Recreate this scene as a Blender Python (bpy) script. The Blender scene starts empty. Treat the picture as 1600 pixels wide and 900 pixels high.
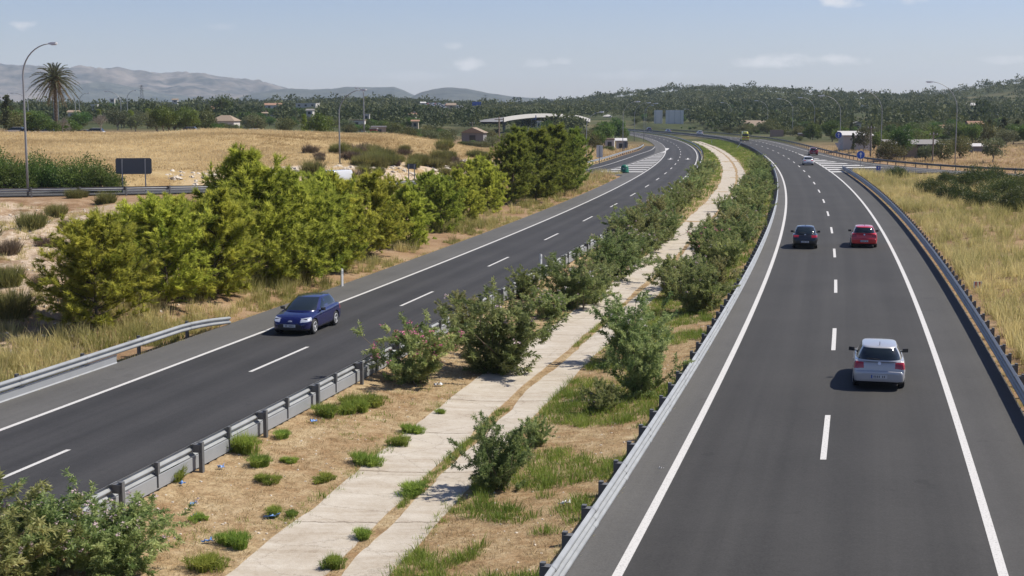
import bpy, math, random
import numpy as np

# ------------------------------------------------------------------ camera, sky, sun, exposure
scene = bpy.context.scene
COL = scene.collection
FPX, CAM_H, HORIZON = 2200.0, 9.2, 170.0          # focal length in photo pixels, bridge height, horizon row
PITCH = math.atan((450 - HORIZON) / FPX)
cam_data = bpy.data.cameras.new("camera")
cam_data.sensor_width = 36.0
cam_data.lens = FPX / 1600 * 36
cam_data.clip_start, cam_data.clip_end = 0.5, 60000
cam = bpy.data.objects.new("camera", cam_data)
cam.location = (0, 0, CAM_H)
cam.rotation_euler = (math.radians(90) - PITCH, 0, 0)
COL.objects.link(cam)
scene.camera = cam

SUN_DIR = np.array([0.80, 0.20, 1.0]); SUN_DIR = SUN_DIR / np.linalg.norm(SUN_DIR)
SUN_EL = math.asin(SUN_DIR[2]); SUN_AZ = math.atan2(SUN_DIR[0], SUN_DIR[1])
sun_data = bpy.data.lights.new("sun", 'SUN')
sun_data.energy = 5.0; sun_data.angle = math.radians(0.53); sun_data.color = (1.0, 0.935, 0.83)
sun = bpy.data.objects.new("sun", sun_data)
sun.rotation_euler = (math.pi / 2 - SUN_EL, 0, math.pi - SUN_AZ)
COL.objects.link(sun)
scene.view_settings.view_transform = 'Standard'
scene.view_settings.look = 'None'
scene.view_settings.gamma = 1.0
scene.view_settings.use_curve_mapping = False
scene.view_settings.exposure = 0.42
scene.cycles.max_bounces = 8
scene.cycles.transparent_max_bounces = 12
scene.cycles.volume_bounces = 1
scene.cycles.use_denoising = True

world = bpy.data.worlds.new("World"); scene.world = world
world.use_nodes = True
wn, wl = world.node_tree.nodes, world.node_tree.links
wn.clear()
w_out = wn.new('ShaderNodeOutputWorld'); w_bg = wn.new('ShaderNodeBackground')
sky = wn.new('ShaderNodeTexSky'); sky.sky_type = 'NISHITA'; sky.sun_disc = False
sky.sun_elevation = SUN_EL; sky.sun_rotation = SUN_AZ
sky.altitude = 0; sky.air_density = 1.0; sky.dust_density = 0.4; sky.ozone_density = 3.5
w_bg.inputs['Strength'].default_value = 0.074
wl.new(w_bg.outputs[0], w_out.inputs[0])

def wmath(op, a, b=None, c=None):
    n = wn.new('ShaderNodeMath'); n.operation = op
    for i, v in enumerate((a, b, c)):
        if v is None: continue
        if isinstance(v, (int, float)): n.inputs[i].default_value = v
        else: wl.new(v, n.inputs[i])
    return n.outputs[0]

# a few thin clouds, fixed in the sky by azimuth and elevation
tc = wn.new('ShaderNodeTexCoord'); sep = wn.new('ShaderNodeSeparateXYZ')
wl.new(tc.outputs['Generated'], sep.inputs[0])
azim = wmath('ARCTAN2', sep.outputs[0], sep.outputs[1]); elev = wmath('ARCSINE', sep.outputs[2])
def wnoise(scale, detail):
    n = wn.new('ShaderNodeTexNoise'); n.inputs['Scale'].default_value = scale
    n.inputs['Detail'].default_value = detail; n.inputs['Roughness'].default_value = 0.6
    m = wn.new('ShaderNodeMapping'); m.inputs['Scale'].default_value = (1, 1, 2.2)
    wl.new(tc.outputs['Generated'], m.inputs[0]); wl.new(m.outputs[0], n.inputs['Vector'])
    return n.outputs[0]
n_big = wnoise(55, 6)
cover = None
for az, el, wa, we, strength in [
        (-18.9, 3.15, .55, .22, .50), (-1.75, 1.80, .72, .30, .55), (-2.4, 2.50, .45, .16, .28),
        (0.85, 1.80, .62, .24, .42), (2.0, 1.92, .45, .17, .34), (12.9, 4.15, .85, .30, .60),
        (15.6, 4.12, .60, .22, .45), (10.6, 1.86, 1.7, .34, .58), (13.1, 1.92, 1.2, .26, .55),
        (19.2, 1.85, 1.3, .20, .32), (-11.6, 3.2, .8, .14, .12), (-4.0, 1.3, 2.0, .22, .14), (5.5, 1.35, 2.8, .22, .16)]:
    da = wmath('DIVIDE', wmath('SUBTRACT', azim, math.radians(az)), math.radians(wa))
    de = wmath('DIVIDE', wmath('SUBTRACT', elev, math.radians(el)), math.radians(we))
    d2 = wmath('ADD', wmath('MULTIPLY', da, da), wmath('MULTIPLY', de, de))
    v = wmath('SUBTRACT', wmath('ADD', 0.78, wmath('MULTIPLY', wmath('SUBTRACT', n_big, 0.5), 3.2)), wmath('MULTIPLY', d2, 0.8))
    v = wmath('MULTIPLY', wmath('MINIMUM', wmath('MAXIMUM', v, 0.0), 1.0), strength)
    cover = v if cover is None else wmath('MAXIMUM', cover, v)
cmix = wn.new('ShaderNodeMix'); cmix.data_type = 'RGBA'
wl.new(cover, cmix.inputs[0])
cmix.inputs[7].default_value = (9.6, 9.2, 9.2, 1)
tint_ = wn.new('ShaderNodeMix'); tint_.data_type = 'RGBA'; tint_.blend_type = 'MULTIPLY'; tint_.inputs[0].default_value = 1; tint_.inputs[7].default_value = (1.02, .95, 1.14, 1)
wl.new(sky.outputs[0], tint_.inputs[6]); wl.new(tint_.outputs[2], cmix.inputs[6]); wl.new(cmix.outputs[2], w_bg.inputs['Color'])

# ------------------------------------------------------------------ helpers
R = np.random.default_rng
CA, SA = math.cos(PITCH), math.sin(PITCH)
def gp(px, py, z=0.0):
    """point on the level z that the photo shows at (px, py)"""
    u, v = (px - 800) / FPX, (450 - py) / FPX
    t = (z - CAM_H) / (-SA + v * CA)
    return np.array([u * t, (CA + v * SA) * t, z])
def at(px, Y, z=0.0):
    return np.array([(px - 800) / FPX * (Y * CA + (CAM_H - z) * SA), Y, z])
def zat(py, Y):
    v = (450 - py) / FPX
    return CAM_H + Y * (v * CA - SA) / (CA + v * SA)
def ss(a, b, x):
    t = np.clip((np.asarray(x, float) - a) / (b - a), 0, 1); return t * t * (3 - 2 * t)

def put(o, parent=None):
    COL.objects.link(o)
    if parent is not None: o.parent = parent
    return o
def tag(o, label=None, cat=None, group=None, kind=None):
    for k, v in (('label', label), ('category', cat), ('group', group), ('kind', kind)):
        if v: o[k] = v
    return o
def thing(name, label, cat, loc=(0, 0, 0), rz=0.0, group=None):
    o = bpy.data.objects.new(name, None); o.location = [float(c) for c in loc]; o.rotation_euler = (0, 0, rz)
    return tag(put(o), label, cat, group)
KIDS = {}
def kids(o): return list(o.children)
def dup(root, loc, rz=0.0, sc=1.0, label=None, cat=None, group=None):
    """copy of a thing with copies of its parts and sub-parts"""
    r = root.copy(); COL.objects.link(r)
    r.location = [float(c) for c in loc]; r.rotation_euler = (0, 0, rz)
    r.scale = (sc, sc, sc) if np.isscalar(sc) else sc
    tag(r, label, cat, group)
    for ch in kids(root):
        c = ch.copy(); COL.objects.link(c); c.parent = r
        for g in kids(ch):
            d = g.copy(); COL.objects.link(d); d.parent = c
    return r
class Bank:
    """prototypes: the first use moves the prototype itself, later uses copy it"""
    def __init__(s, protos): s.p = protos; s.used = [False] * len(protos)
    def place(s, i, loc, rz=0.0, sc=1.0, label=None, cat=None, group=None):
        if s.used[i]: return dup(s.p[i], loc, rz, sc, label, cat, group)
        s.used[i] = True; r = s.p[i]
        r.location = [float(c) for c in loc]; r.rotation_euler = (0, 0, rz)
        r.scale = (sc, sc, sc) if np.isscalar(sc) else sc
        return tag(r, label, cat, group)
    def clean(s):
        for u, r in zip(s.used, s.p):
            if not u:
                for c in kids(r):
                    for g in kids(c): bpy.data.objects.remove(g)
                    bpy.data.objects.remove(c)
                bpy.data.objects.remove(r)

class MB:
    def __init__(s): s.v = []; s.f = []
    def add(s, V, F):
        o = len(s.v); s.v += [tuple(map(float, p)) for p in V]; s.f += [tuple(i + o for i in f) for f in F]; return s
    def box(s, c, size, rz=0.0, taper=1.0):
        x, y, z = [a / 2 for a in size]; cs, sn = math.cos(rz), math.sin(rz); V = []
        for dz in (-z, z):
            k = taper if dz > 0 else 1
            for dx, dy in ((-x, -y), (x, -y), (x, y), (-x, y)):
                dx2, dy2 = dx * k, dy * k
                V.append((c[0] + dx2 * cs - dy2 * sn, c[1] + dx2 * sn + dy2 * cs, c[2] + dz))
        return s.add(V, [(3, 2, 1, 0), (4, 5, 6, 7), (0, 1, 5, 4), (1, 2, 6, 5), (2, 3, 7, 6), (3, 0, 4, 7)])
    def tube(s, P, rad, n=8, cap=True):
        P = np.asarray(P, float); m = len(P); rad = np.broadcast_to(rad, (m,))
        T = np.gradient(P, axis=0); T /= np.linalg.norm(T, axis=1)[:, None] + 1e-9
        ref = np.array([0, 0, 1.0]) if abs(T[0][2]) < .9 else np.array([1.0, 0, 0])
        V = []
        for p, t, r in zip(P, T, rad):
            a = np.cross(ref, t); a /= np.linalg.norm(a) + 1e-9; b = np.cross(t, a)
            for k in range(n):
                w = 2 * math.pi * k / n; V.append(p + r * (a * math.cos(w) + b * math.sin(w)))
        F = [(i * n + k, i * n + (k + 1) % n, (i + 1) * n + (k + 1) % n, (i + 1) * n + k) for i in range(m - 1) for k in range(n)]
        if cap: F += [tuple(range(n))[::-1], tuple((m - 1) * n + k for k in range(n))]
        return s.add(V, F)
    def lathe(s, prof, c=(0, 0, 0), n=20):
        V = []
        for r, z in prof:
            for k in range(n):
                w = 2 * math.pi * k / n; V.append((c[0] + r * math.cos(w), c[1] + r * math.sin(w), c[2] + z))
        m = len(prof)
        F = [(i * n + k, i * n + (k + 1) % n, (i + 1) * n + (k + 1) % n, (i + 1) * n + k) for i in range(m - 1) for k in range(n)]
        F += [tuple(range(n))[::-1], tuple((m - 1) * n + k for k in range(n))]
        return s.add(V, F)
    def prism(s, poly, y0, y1):
        """polygon in x,z extruded along y"""
        n = len(poly); V = [(x, y0, z) for x, z in poly] + [(x, y1, z) for x, z in poly]
        F = [tuple(range(n)), tuple(range(n, 2 * n))[::-1]] + [(i, i + n, (i + 1) % n + n, (i + 1) % n) for i in range(n)]
        return s.add(V, F)
    def mesh(s, name, mat, smooth=False):
        me = bpy.data.meshes.new(name); me.from_pydata(s.v, [], s.f); me.update()
        mats = mat if isinstance(mat, (list, tuple)) else [mat]
        for m in mats: me.materials.append(m)
        me.polygons.foreach_set('use_smooth', [bool(smooth)] * len(me.polygons))
        return me
    def obj(s, name, mat, parent=None, smooth=False):
        return put(bpy.data.objects.new(name, s.mesh(name, mat, smooth)), parent)

def np_mesh(name, V, F, mat, tint=None, smooth=False, uv=None):
    V = np.asarray(V, np.float32).reshape(-1, 3); F = np.asarray(F, np.int32); k = F.shape[1]
    me = bpy.data.meshes.new(name)
    me.vertices.add(len(V)); me.vertices.foreach_set('co', V.ravel())
    me.loops.add(F.size); me.loops.foreach_set('vertex_index', F.ravel())
    me.polygons.add(len(F)); me.polygons.foreach_set('loop_start', np.arange(0, F.size, k, dtype=np.int32))
    me.polygons.foreach_set('use_smooth', np.full(len(F), bool(smooth)))
    me.update(calc_edges=True)
    if tint is not None:
        a = me.attributes.new('tint', 'FLOAT', 'POINT'); a.data.foreach_set('value', np.asarray(tint, np.float32))
    if uv is not None:
        l = me.uv_layers.new(name='UVMap'); l.data.foreach_set('uv', np.asarray(uv, np.float32)[F.ravel()].ravel())
    me.materials.append(mat)
    return me
def np_obj(name, V, F, mat, parent=None, **k):
    return put(bpy.data.objects.new(name, np_mesh(name, V, F, mat, **k)), parent)

# ------------------------------------------------------------------ materials
def mat(name):
    m = bpy.data.materials.new(name); m.use_nodes = True
    return m, m.node_tree.nodes, m.node_tree.links, m.node_tree.nodes['Principled BSDF']
def plain(name, col, rough=.5, metal=0.0, coat=0.0, noise=0.0, scale=8.0, spec=.5):
    m, n, l, b = mat(name)
    b.inputs['Base Color'].default_value = (*col, 1); b.inputs['Roughness'].default_value = rough
    b.inputs['Metallic'].default_value = metal; b.inputs['Coat Weight'].default_value = coat
    b.inputs['Coat Roughness'].default_value = .05; b.inputs['Specular IOR Level'].default_value = spec
    if noise:
        t = n.new('ShaderNodeTexNoise'); t.inputs['Scale'].default_value = scale; t.inputs['Detail'].default_value = 5
        g = n.new('ShaderNodeTexCoord'); l.new(g.outputs['Object'], t.inputs['Vector'])
        mx = n.new('ShaderNodeMix'); mx.data_type = 'RGBA'
        mx.inputs[6].default_value = (*[c * (1 - noise) for c in col], 1); mx.inputs[7].default_value = (*[min(1, c * (1 + noise)) for c in col], 1)
        l.new(t.outputs[0], mx.inputs[0]); l.new(mx.outputs[2], b.inputs['Base Color'])
    return m
def foliage(name, dark, light, rough=.55, transl=.35, obvar=.25):
    """leaf material: tint per leaf (attribute), hue shift per plant (object random), light through the leaf"""
    m, n, l, b = mat(name)
    at_ = n.new('ShaderNodeAttribute'); at_.attribute_name = 'tint'
    mx = n.new('ShaderNodeMix'); mx.data_type = 'RGBA'
    mx.inputs[6].default_value = (*dark, 1); mx.inputs[7].default_value = (*light, 1)
    l.new(at_.outputs['Fac'], mx.inputs[0])
    oi = n.new('ShaderNodeObjectInfo'); hs = n.new('ShaderNodeHueSaturation')
    mr = n.new('ShaderNodeMapRange'); mr.inputs[3].default_value = .5 - .03 * obvar / .25; mr.inputs[4].default_value = .5 + .02 * obvar / .25
    mv = n.new('ShaderNodeMapRange'); mv.inputs[3].default_value = 1 - obvar; mv.inputs[4].default_value = 1 + obvar
    l.new(oi.outputs['Random'], mr.inputs[0]); l.new(mr.outputs[0], hs.inputs['Hue'])
    ml = n.new('ShaderNodeMath'); ml.operation = 'FRACT'; m7 = n.new('ShaderNodeMath'); m7.operation = 'MULTIPLY'; m7.inputs[1].default_value = 7.13
    l.new(oi.outputs['Random'], m7.inputs[0]); l.new(m7.outputs[0], ml.inputs[0]); l.new(ml.outputs[0], mv.inputs[0])
    l.new(mv.outputs[0], hs.inputs['Value']); l.new(mx.outputs[2], hs.inputs['Color'])
    l.new(hs.outputs[0], b.inputs['Base Color']); b.inputs['Roughness'].default_value = rough
    b.inputs['Specular IOR Level'].default_value = .3
    tr = n.new('ShaderNodeBsdfTranslucent'); l.new(hs.outputs[0], tr.inputs['Color'])
    ms = n.new('ShaderNodeMixShader'); ms.inputs[0].default_value = transl
    out = n['Material Output']; l.new(b.outputs[0], ms.inputs[1]); l.new(tr.outputs[0], ms.inputs[2]); l.new(ms.outputs[0], out.inputs[0])
    return m
M = {}
M['galv'] = plain('galvanised_steel', (0.285, 0.298, 0.304), .5, .3, noise=.30, scale=1.7)
M['galv_dull'] = plain('dull_steel', (0.140, 0.143, 0.147), .6, .4, noise=.18, scale=5)
M['galv_shaded'] = plain('shaded_steel', (.185, .19, .195), .42, .45, noise=.14, scale=3)  # galvanised steel darkened: shade on the right rail's road face put into colour
M['panel'] = plain('pale_panel', (0.273, 0.285, 0.298), .55, .15, noise=.10, scale=2)
M['pole'] = plain('lamp_pole_steel', (0.294, 0.301, 0.308), .5, .4, noise=.1, scale=2)
M['lampwhite'] = plain('lamp_housing', (0.562, 0.569, 0.577), .35)
M['lampglass'] = plain('lamp_glass', (.45, .46, .46), .15)
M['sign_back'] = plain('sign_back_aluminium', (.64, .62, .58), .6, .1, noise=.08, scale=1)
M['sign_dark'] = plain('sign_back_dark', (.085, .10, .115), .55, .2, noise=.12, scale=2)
M['sign_blue'] = plain('sign_blue', (.015, .07, .36), .4)
M['sign_white'] = plain('sign_white', (0.608, 0.608, 0.608), .4)
M['sign_red'] = plain('sign_red', (.45, .02, .02), .4)
M['sign_pale'] = plain('sign_pale_grey', (0.416, 0.432, 0.456), .45)
M['post_white'] = plain('marker_white', (0.624, 0.624, 0.608), .5)
M['black'] = plain('black_rubber', (.012, .012, .013), .6)
M['tyre'] = plain('tyre', (.018, .018, .019), .75)
M['rim'] = plain('alloy', (.72, .73, .75), .35, .25)
M['under'] = plain('underbody', (.01, .01, .011), .8)
M['glass'] = plain('tinted_glass', (.012, .018, .020), .06, 0, spec=.7)
M['headlight'] = plain('headlight_lens', (.70, .72, .75), .08, .5, coat=1)
M['taillight'] = plain('taillight_lens', (.36, .012, .02), .12, coat=1)
M['plate'] = plain('plate_white', (0.546, 0.554, 0.546), .5)
M['plate_mark'] = plain('plate_marks', (.05, .05, .06), .6)
M['trim'] = plain('dark_trim', (.02, .02, .022), .45)
M['bark'] = plain('bark', (.11, .085, .065), .9, noise=.35, scale=14)
M['bark_grey'] = plain('bark_grey', (.20, .18, .16), .9, noise=.3, scale=14)
M['stem'] = plain('stem', (.16, .12, .08), .9, noise=.3, scale=10)
M['wood_pole'] = plain('wood_pole', (.19, .16, .13), .9, noise=.2, scale=5)
M['concrete'] = plain('concrete', (0.343, 0.328, 0.304), .9, noise=.12, scale=1.2)
M['parapet'] = plain('white_parapet', (0.484, 0.468, 0.445), .8, noise=.06, scale=.6)
M['wall_white'] = plain('white_render', (0.462, 0.442, 0.409), .9, noise=.06, scale=.7)
M['wall_cream'] = plain('cream_render', (0.363, 0.304, 0.224), .9, noise=.08, scale=.7)
M['wall_pink'] = plain('pink_render', (0.330, 0.224, 0.172), .9, noise=.08, scale=.7)
M['wall_stone'] = plain('rubble_stone', (0.224, 0.185, 0.139), .95, noise=.3, scale=2.5)
M['wall_grey'] = plain('grey_block', (0.172, 0.172, 0.178), .9, noise=.12, scale=1.5)
M['roof_tile'] = plain('clay_tile', (0.264, 0.152, 0.099), .9, noise=.25, scale=3)
M['roof_tan'] = plain('tan_tile', (0.251, 0.191, 0.139), .9, noise=.2, scale=3)
M['roof_grey'] = plain('fibre_cement', (0.198, 0.188, 0.178), .9, noise=.18, scale=2)
M['roof_white'] = plain('white_roof', (0.462, 0.449, 0.436), .8, noise=.06, scale=1)
M['window_dark'] = plain('window_dark', (.03, .035, .04), .2)
M['red_paint'] = plain('red_paint', (.22, .05, .05), .7, noise=.1)
M['green_plastic'] = plain('green_plastic', (.008, .13, .075), .4, noise=.06)
M['rag_blue'] = plain('blue_plastic', (0.128, 0.264, 0.576), .5)
M['rag_white'] = plain('clear_plastic', (0.600, 0.608, 0.624), .35)
M['petal_pink'] = plain('pink_petal', (0.68, 0.22, 0.34), .6)
M['petal_pale'] = plain('pale_petal', (0.560, 0.440, 0.440), .6)
M['petal_white'] = plain('white_petal', (0.576, 0.544, 0.496), .6)
M['oleander'] = foliage('oleander_leaf', (.135, .200, .062), (.410, .465, .185), .45, .52, .2)
M['oleander_dry'] = foliage('oleander_leaf_dusty', (.155, .190, .060), (.450, .445, .185), .5, .5, .2)
M['pine'] = foliage('young_pine_needle', (.168, .232, .029), (.585, .612, .108), .6, .6, .16)
M['pine_dark'] = foliage('dark_pine_needle', (.095, .150, .026), (.310, .360, .068), .6, .5, .18)
M['broadleaf'] = foliage('broadleaf', (0.041, 0.086, 0.019), (0.144, 0.216, 0.048), .5, 0.42, .28)
M['olive'] = foliage('olive_leaf', (0.072, 0.092, 0.040), (0.182, 0.198, 0.099), .55, 0.35, .25)
M['scrub'] = foliage('scrub_leaf', (0.054, 0.072, 0.022), (0.180, 0.180, 0.060), .6, 0.35, .25)
M['thicket'] = foliage('thicket_leaf', (.032, .056, .014), (.125, .150, .042), .5, .35, .2)
M['farwood'] = foliage('wood_leaf', (0.032, 0.050, 0.016), (0.120, 0.132, 0.046), .7, 0.3, .1)
M['palm'] = foliage('palm_leaf', (0.045, 0.062, 0.030), (0.135, 0.150, 0.080), .5, 0.35, .1)
M['palm_dead'] = foliage('dead_palm_leaf', (.12, .09, .05), (.26, .20, .12), .8, .2, .1)
M['dates'] = plain('date_bunches', (.40, .17, .03), .7, noise=.25, scale=6)
M['broom'] = foliage('broom_stem', (0.103, 0.121, 0.034), (0.299, 0.276, 0.098), .7, 0.4, .2)
M['twig'] = foliage('dry_twig', (.11, .085, .055), (.24, .19, .13), .85, .1, .2)
M['tall_grass'] = foliage('tall_grass', (.170, .180, .040), (.640, .535, .255), .7, .5, .1)
M['straw'] = foliage('straw', (.30, .21, .10), (.62, .50, .30), .8, .4, .1)
M['gold_grass'] = foliage('golden_grass', (.34, .225, .105), (.78, .62, .37), .8, .5, .1)
M['weed'] = foliage('green_weed', (.115, .190, .028), (.350, .420, .085), .6, .5, .18)
# ------------------------------------------------------------------ roads: plan curves
CL = [0.0069, -0.1148, 0.5876, -3.7212, 27.6454, -21.9137]
CR = [-0.0163, 0.1246, -0.2591, -2.3363, 26.4278, -1.0614]
def Lc(Y):                                            # lane divider of the carriageway coming towards the bridge
    return np.polyval(CL, np.asarray(Y, float) / 100)
def Rc(Y):                                            # lane divider of the carriageway leading away
    Y = np.asarray(Y, float)
    a = np.polyval(CR, Y / 100); b = Lc(Y) + np.interp(Y, [430, 500, 550, 600, 760], [21.5, 19.5, 16.5, 14, 13.5])
    w = ss(410, 470, Y); return a * (1 - w) + b * w
def off(f, d):
    def g(Y):
        Y = np.asarray(Y, float); s = (f(Y + .5) - f(Y - .5)); return f(Y) + d * np.sqrt(1 + s * s)
    return g
LW_L, LW_M = 3.2, 3.3                                  # lane widths of the left carriageway
LLf, LMf = off(Lc, -LW_L), off(Lc, LW_M)
L_out, L_in = off(Lc, -LW_L - 2.3), off(Lc, LW_M + .85)
RLf, RRf = off(Rc, -3.70), off(Rc, 3.74)
R_in, R_out = off(Rc, -3.70 - 1.0), off(Rc, 3.74 + 2.05)
def catmull(P, step=2.0):
    P = np.asarray(P, float); Q = np.vstack([2 * P[0] - P[1], P, 2 * P[-1] - P[-2]]); out = []
    for i in range(1, len(Q) - 2):
        n = max(2, int(np.linalg.norm(Q[i + 1] - Q[i]) / step))
        t = np.linspace(0, 1, n, endpoint=False)[:, None]
        a, b, c, d = Q[i - 1], Q[i], Q[i + 1], Q[i + 2]
        out.append(.5 * (2 * b + (c - a) * t + (2 * a - 5 * b + 4 * c - d) * t ** 2 + (3 * b - a - 3 * c + d) * t ** 3))
    return np.vstack(out + [Q[-2][None]])
def side(P, d):
    """polyline moved d to the right of its direction"""
    T = np.gradient(P[:, :2], axis=0); T /= np.linalg.norm(T, axis=1)[:, None]
    Q = P.copy(); Q[:, 0] += T[:, 1] * d; Q[:, 1] -= T[:, 0] * d; return Q
def resample(P, step):
    s = np.concatenate([[0], np.cumsum(np.linalg.norm(np.diff(P, axis=0), axis=1))])
    q = np.arange(0, s[-1], step); return np.stack([np.interp(q, s, P[:, k]) for k in range(P.shape[1])], 1), s[-1]
EXIT = catmull([(37.5, 352, 0), (33.0, 318, 0), (27.0, 285, 0), (21.6, 255, 0), (16.9, 231, 0), (12.0, 211, 0), (7.2, 195, .12),
                (.5, 177, .4), (-9, 158, .9), (-20, 141, 1.35), (-33, 128, 1.75), (-48, 119, 2.0), (-70, 111, 2.3), (-110, 102, 2.8)])
ENTRY = catmull([(140, 170, .6), (105, 178, .3), (86, 186, .1), (74.5, 194, 0), (66.5, 204, 0), (61.4, 218, 0), (58.8, 236, 0), (58.6, 257, 0),
                 (60.4, 283, 0), (63.3, 312, 0), (66.6, 345, 0), (70.3, 385, 0), (73.2, 430, 0)])

# ------------------------------------------------------------------ terrain
CTRL = np.array([(-30, 0, -.2), (-60, 0, .2), (-30, 20, -.2), (-30, 50, .0), (-25, 60, .05), (-45, 60, .6), (-22, 75, .35), (-35, 80, .8), (-50, 80, 1.1), (-30, 100, 1.15),
    (-42, 100, 1.5), (-20, 100, .6), (-10, 100, .2), (-12, 120, .5), (-2, 120, .0), (-60, 95, 1.8), (-5, 150, .2), (3, 165, 0),
    (-38, 142, 3.0), (-50, 133, 3.0), (-70, 126, 3.3), (-28, 155, 3.2), (-15, 170, 2.9), (-6, 186, 2.2), (2, 203, 1.0), (-60, 170, 4.4), (-40, 185, 4.9),
    (-25, 197, 5.5), (-16, 206, 5.1), (-10, 216, 4.0), (-4, 226, 2.6), (4, 235, 1.3), (10, 245, .5), (-80, 200, 5.1), (-55, 222, 5.2), (-30, 235, 4.6),
    (-10, 250, 2.6), (-95, 260, 4.4), (-50, 280, 3.6), (0, 290, 1.0), (15, 262, .3), (-120, 150, 4.5), (-100, 130, 3.8), (-90, 330, 3.6), (0, 340, 1.2),
    (20, 330, .2), (-150, 250, 5), (25, 20, -.2), (35, 40, .5), (50, 60, .9), (40, 90, .5), (60, 100, 1.0), (90, 100, 1.2), (50, 150, .4),
    (70, 150, .7), (60, 185, -.1), (100, 220, .1), (80, 250, .3), (120, 250, .5), (85, 330, .5), (120, 400, 1), (95, 420, .5), (30, 400, .2), (10, 420, 1.2),
    (-60, 420, 3.5), (-160, 400, 4.5), (180, 300, 1), (180, 150, 0), (90, 0, -.4), (-160, 60, 2.5), (-160, 0, 1), (180, 420, 2), (0, -60, 0), (90, -60, 0), (-90, -60, .3)], float)
def _rbf():
    P = CTRL[:, :2]; n = len(P); K = np.linalg.norm(P[:, None] - P[None], axis=2) + np.eye(n) * .6
    A = np.zeros((n + 3, n + 3)); A[:n, :n] = K; A[:n, n] = 1; A[:n, n + 1:] = P / 100; A[n, :n] = 1; A[n + 1:, :n] = P.T / 100
    return np.linalg.solve(A, np.concatenate([CTRL[:, 2], np.zeros(3)]))
_W = _rbf()
def vnoise(x, y, s, seed=0):
    """cheap smooth value noise in the plan, -1..1"""
    x = np.asarray(x, float) / s; y = np.asarray(y, float) / s; xi, yi = np.floor(x), np.floor(y); fx, fy = x - xi, y - yi
    fx = fx * fx * (3 - 2 * fx); fy = fy * fy * (3 - 2 * fy)
    def h(a, b):
        v = np.sin(a * 127.1 + b * 311.7 + seed * 74.7) * 43758.5453; return (v - np.floor(v)) * 2 - 1
    return (h(xi, yi) * (1 - fx) + h(xi + 1, yi) * fx) * (1 - fy) + (h(xi, yi + 1) * (1 - fx) + h(xi + 1, yi + 1) * fx) * fy
def path_x(Y):
    return np.interp(Y, [-20, 27, 40, 60, 88, 110, 150, 186, 222, 260, 292, 315, 350, 420], [-14.6, -4.35, -1.85, 3.0, 9.6, 14.4, 22.6, 29.3, 34.9, 40.0, 43.8, 46.2, 49.6, 54.5])
PX_S = np.arange(-20, 421, 3.0); _k = np.ones(9) / 9; _pv = path_x(PX_S); _ps = np.convolve(np.pad(_pv, 4, mode='reflect', reflect_type='odd'), _k, 'valid')
def pathc(Y): return np.interp(Y, PX_S, _ps)
def ground_raw(x, Y):
    sh = x.shape; x = x.ravel(); Y = Y.ravel()
    xc, yc = np.clip(x, -170, 190), np.clip(Y, -70, 440); z = np.zeros(len(x)); n = len(CTRL)
    for i in range(0, len(x), 20000):
        sl = slice(i, i + 20000)
        K = np.hypot(xc[sl, None] - CTRL[:, 0], yc[sl, None] - CTRL[:, 1])
        z[sl] = K @ _W[:n] + _W[n] + (_W[n + 1] * xc[sl] + _W[n + 2] * yc[sl]) / 100
    left = ss(60, -160, x - .03 * Y)
    far = .35 * (1 - left) + 3.6 * left + (left * 4.0 + (1 - left) * 3.6) * ss(480, 1000, Y) + 2 * ss(900, 2000, Y)
    far = far + 22.5 * np.exp(-((x - 195) / 150) ** 2 - ((Y - 1520) / 430) ** 2) + 6 * np.exp(-((x - 360) / 150) ** 2 - ((Y - 1500) / 420) ** 2)
    far = far + 32 * np.exp(-((x - 560) / 120) ** 2 - ((Y - 1380) / 330) ** 2)
    far = far + 4.5 * np.exp(-((x + 130) / 100) ** 2 - ((Y - 1250) / 300) ** 2)
    far = far + 2.0 * vnoise(x, Y, 170, 3) * ss(420, 800, Y)
    w = ss(330, 440, np.maximum(Y, np.abs(x) * 1.9)); z = z * (1 - w) + far * w
    return z.reshape(sh)
def corridor(x, Y, z):
    """lower the ground under the roads and shape the median"""
    lo, li, ri, ro = L_out(Y), L_in(Y), R_in(Y), R_out(Y)
    on = (Y < 640) & (Y > -80)
    fade = ss(700, 620, Y)
    def flat(z, a, b, zr, bl):
        d = np.maximum(np.maximum(a - x, x - b), 0); w = ss(.05, bl, d); w = 1 - (1 - w) * fade
        return zr * (1 - w) + z * w
    # median
    t = np.clip((x - li) / np.maximum(ri - li, .5), 0, 1)
    med = -.02 - .42 * np.sin(np.pi * t) ** .8 + .02 * vnoise(x, Y, 1.3, 5) * np.sin(np.pi * t)
    inm = (x > li) & (x < ri) & on
    z = np.where(inm, med * fade + z * (1 - fade), z)
    z = np.where(inm, z, flat(z, lo, li, -.10, 3.0)); z = np.where(inm, z, flat(z, ri, ro, -.10, 5.0))
    inroad = (((x > lo) & (x < li)) | ((x > ri) & (x < ro))) & on
    z = np.where(inroad, -.10, z)
    return z
def poly_dist(x, Y, P):
    sh = x.shape; x = x.ravel(); Y = Y.ravel(); d = np.full(len(x), 1e9); zz = np.zeros(len(x))
    near = (x > P[:, 0].min() - 30) & (x < P[:, 0].max() + 30) & (Y > P[:, 1].min() - 30) & (Y < P[:, 1].max() + 30)
    idx = np.where(near)[0]
    for i in range(0, len(idx), 20000):
        k = idx[i:i + 20000]; D = np.hypot(x[k, None] - P[:, 0], Y[k, None] - P[:, 1]); j = D.argmin(1)
        d[k] = D[np.arange(len(k)), j]; zz[k] = P[j, 2]
    return d.reshape(sh), zz.reshape(sh)
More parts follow.
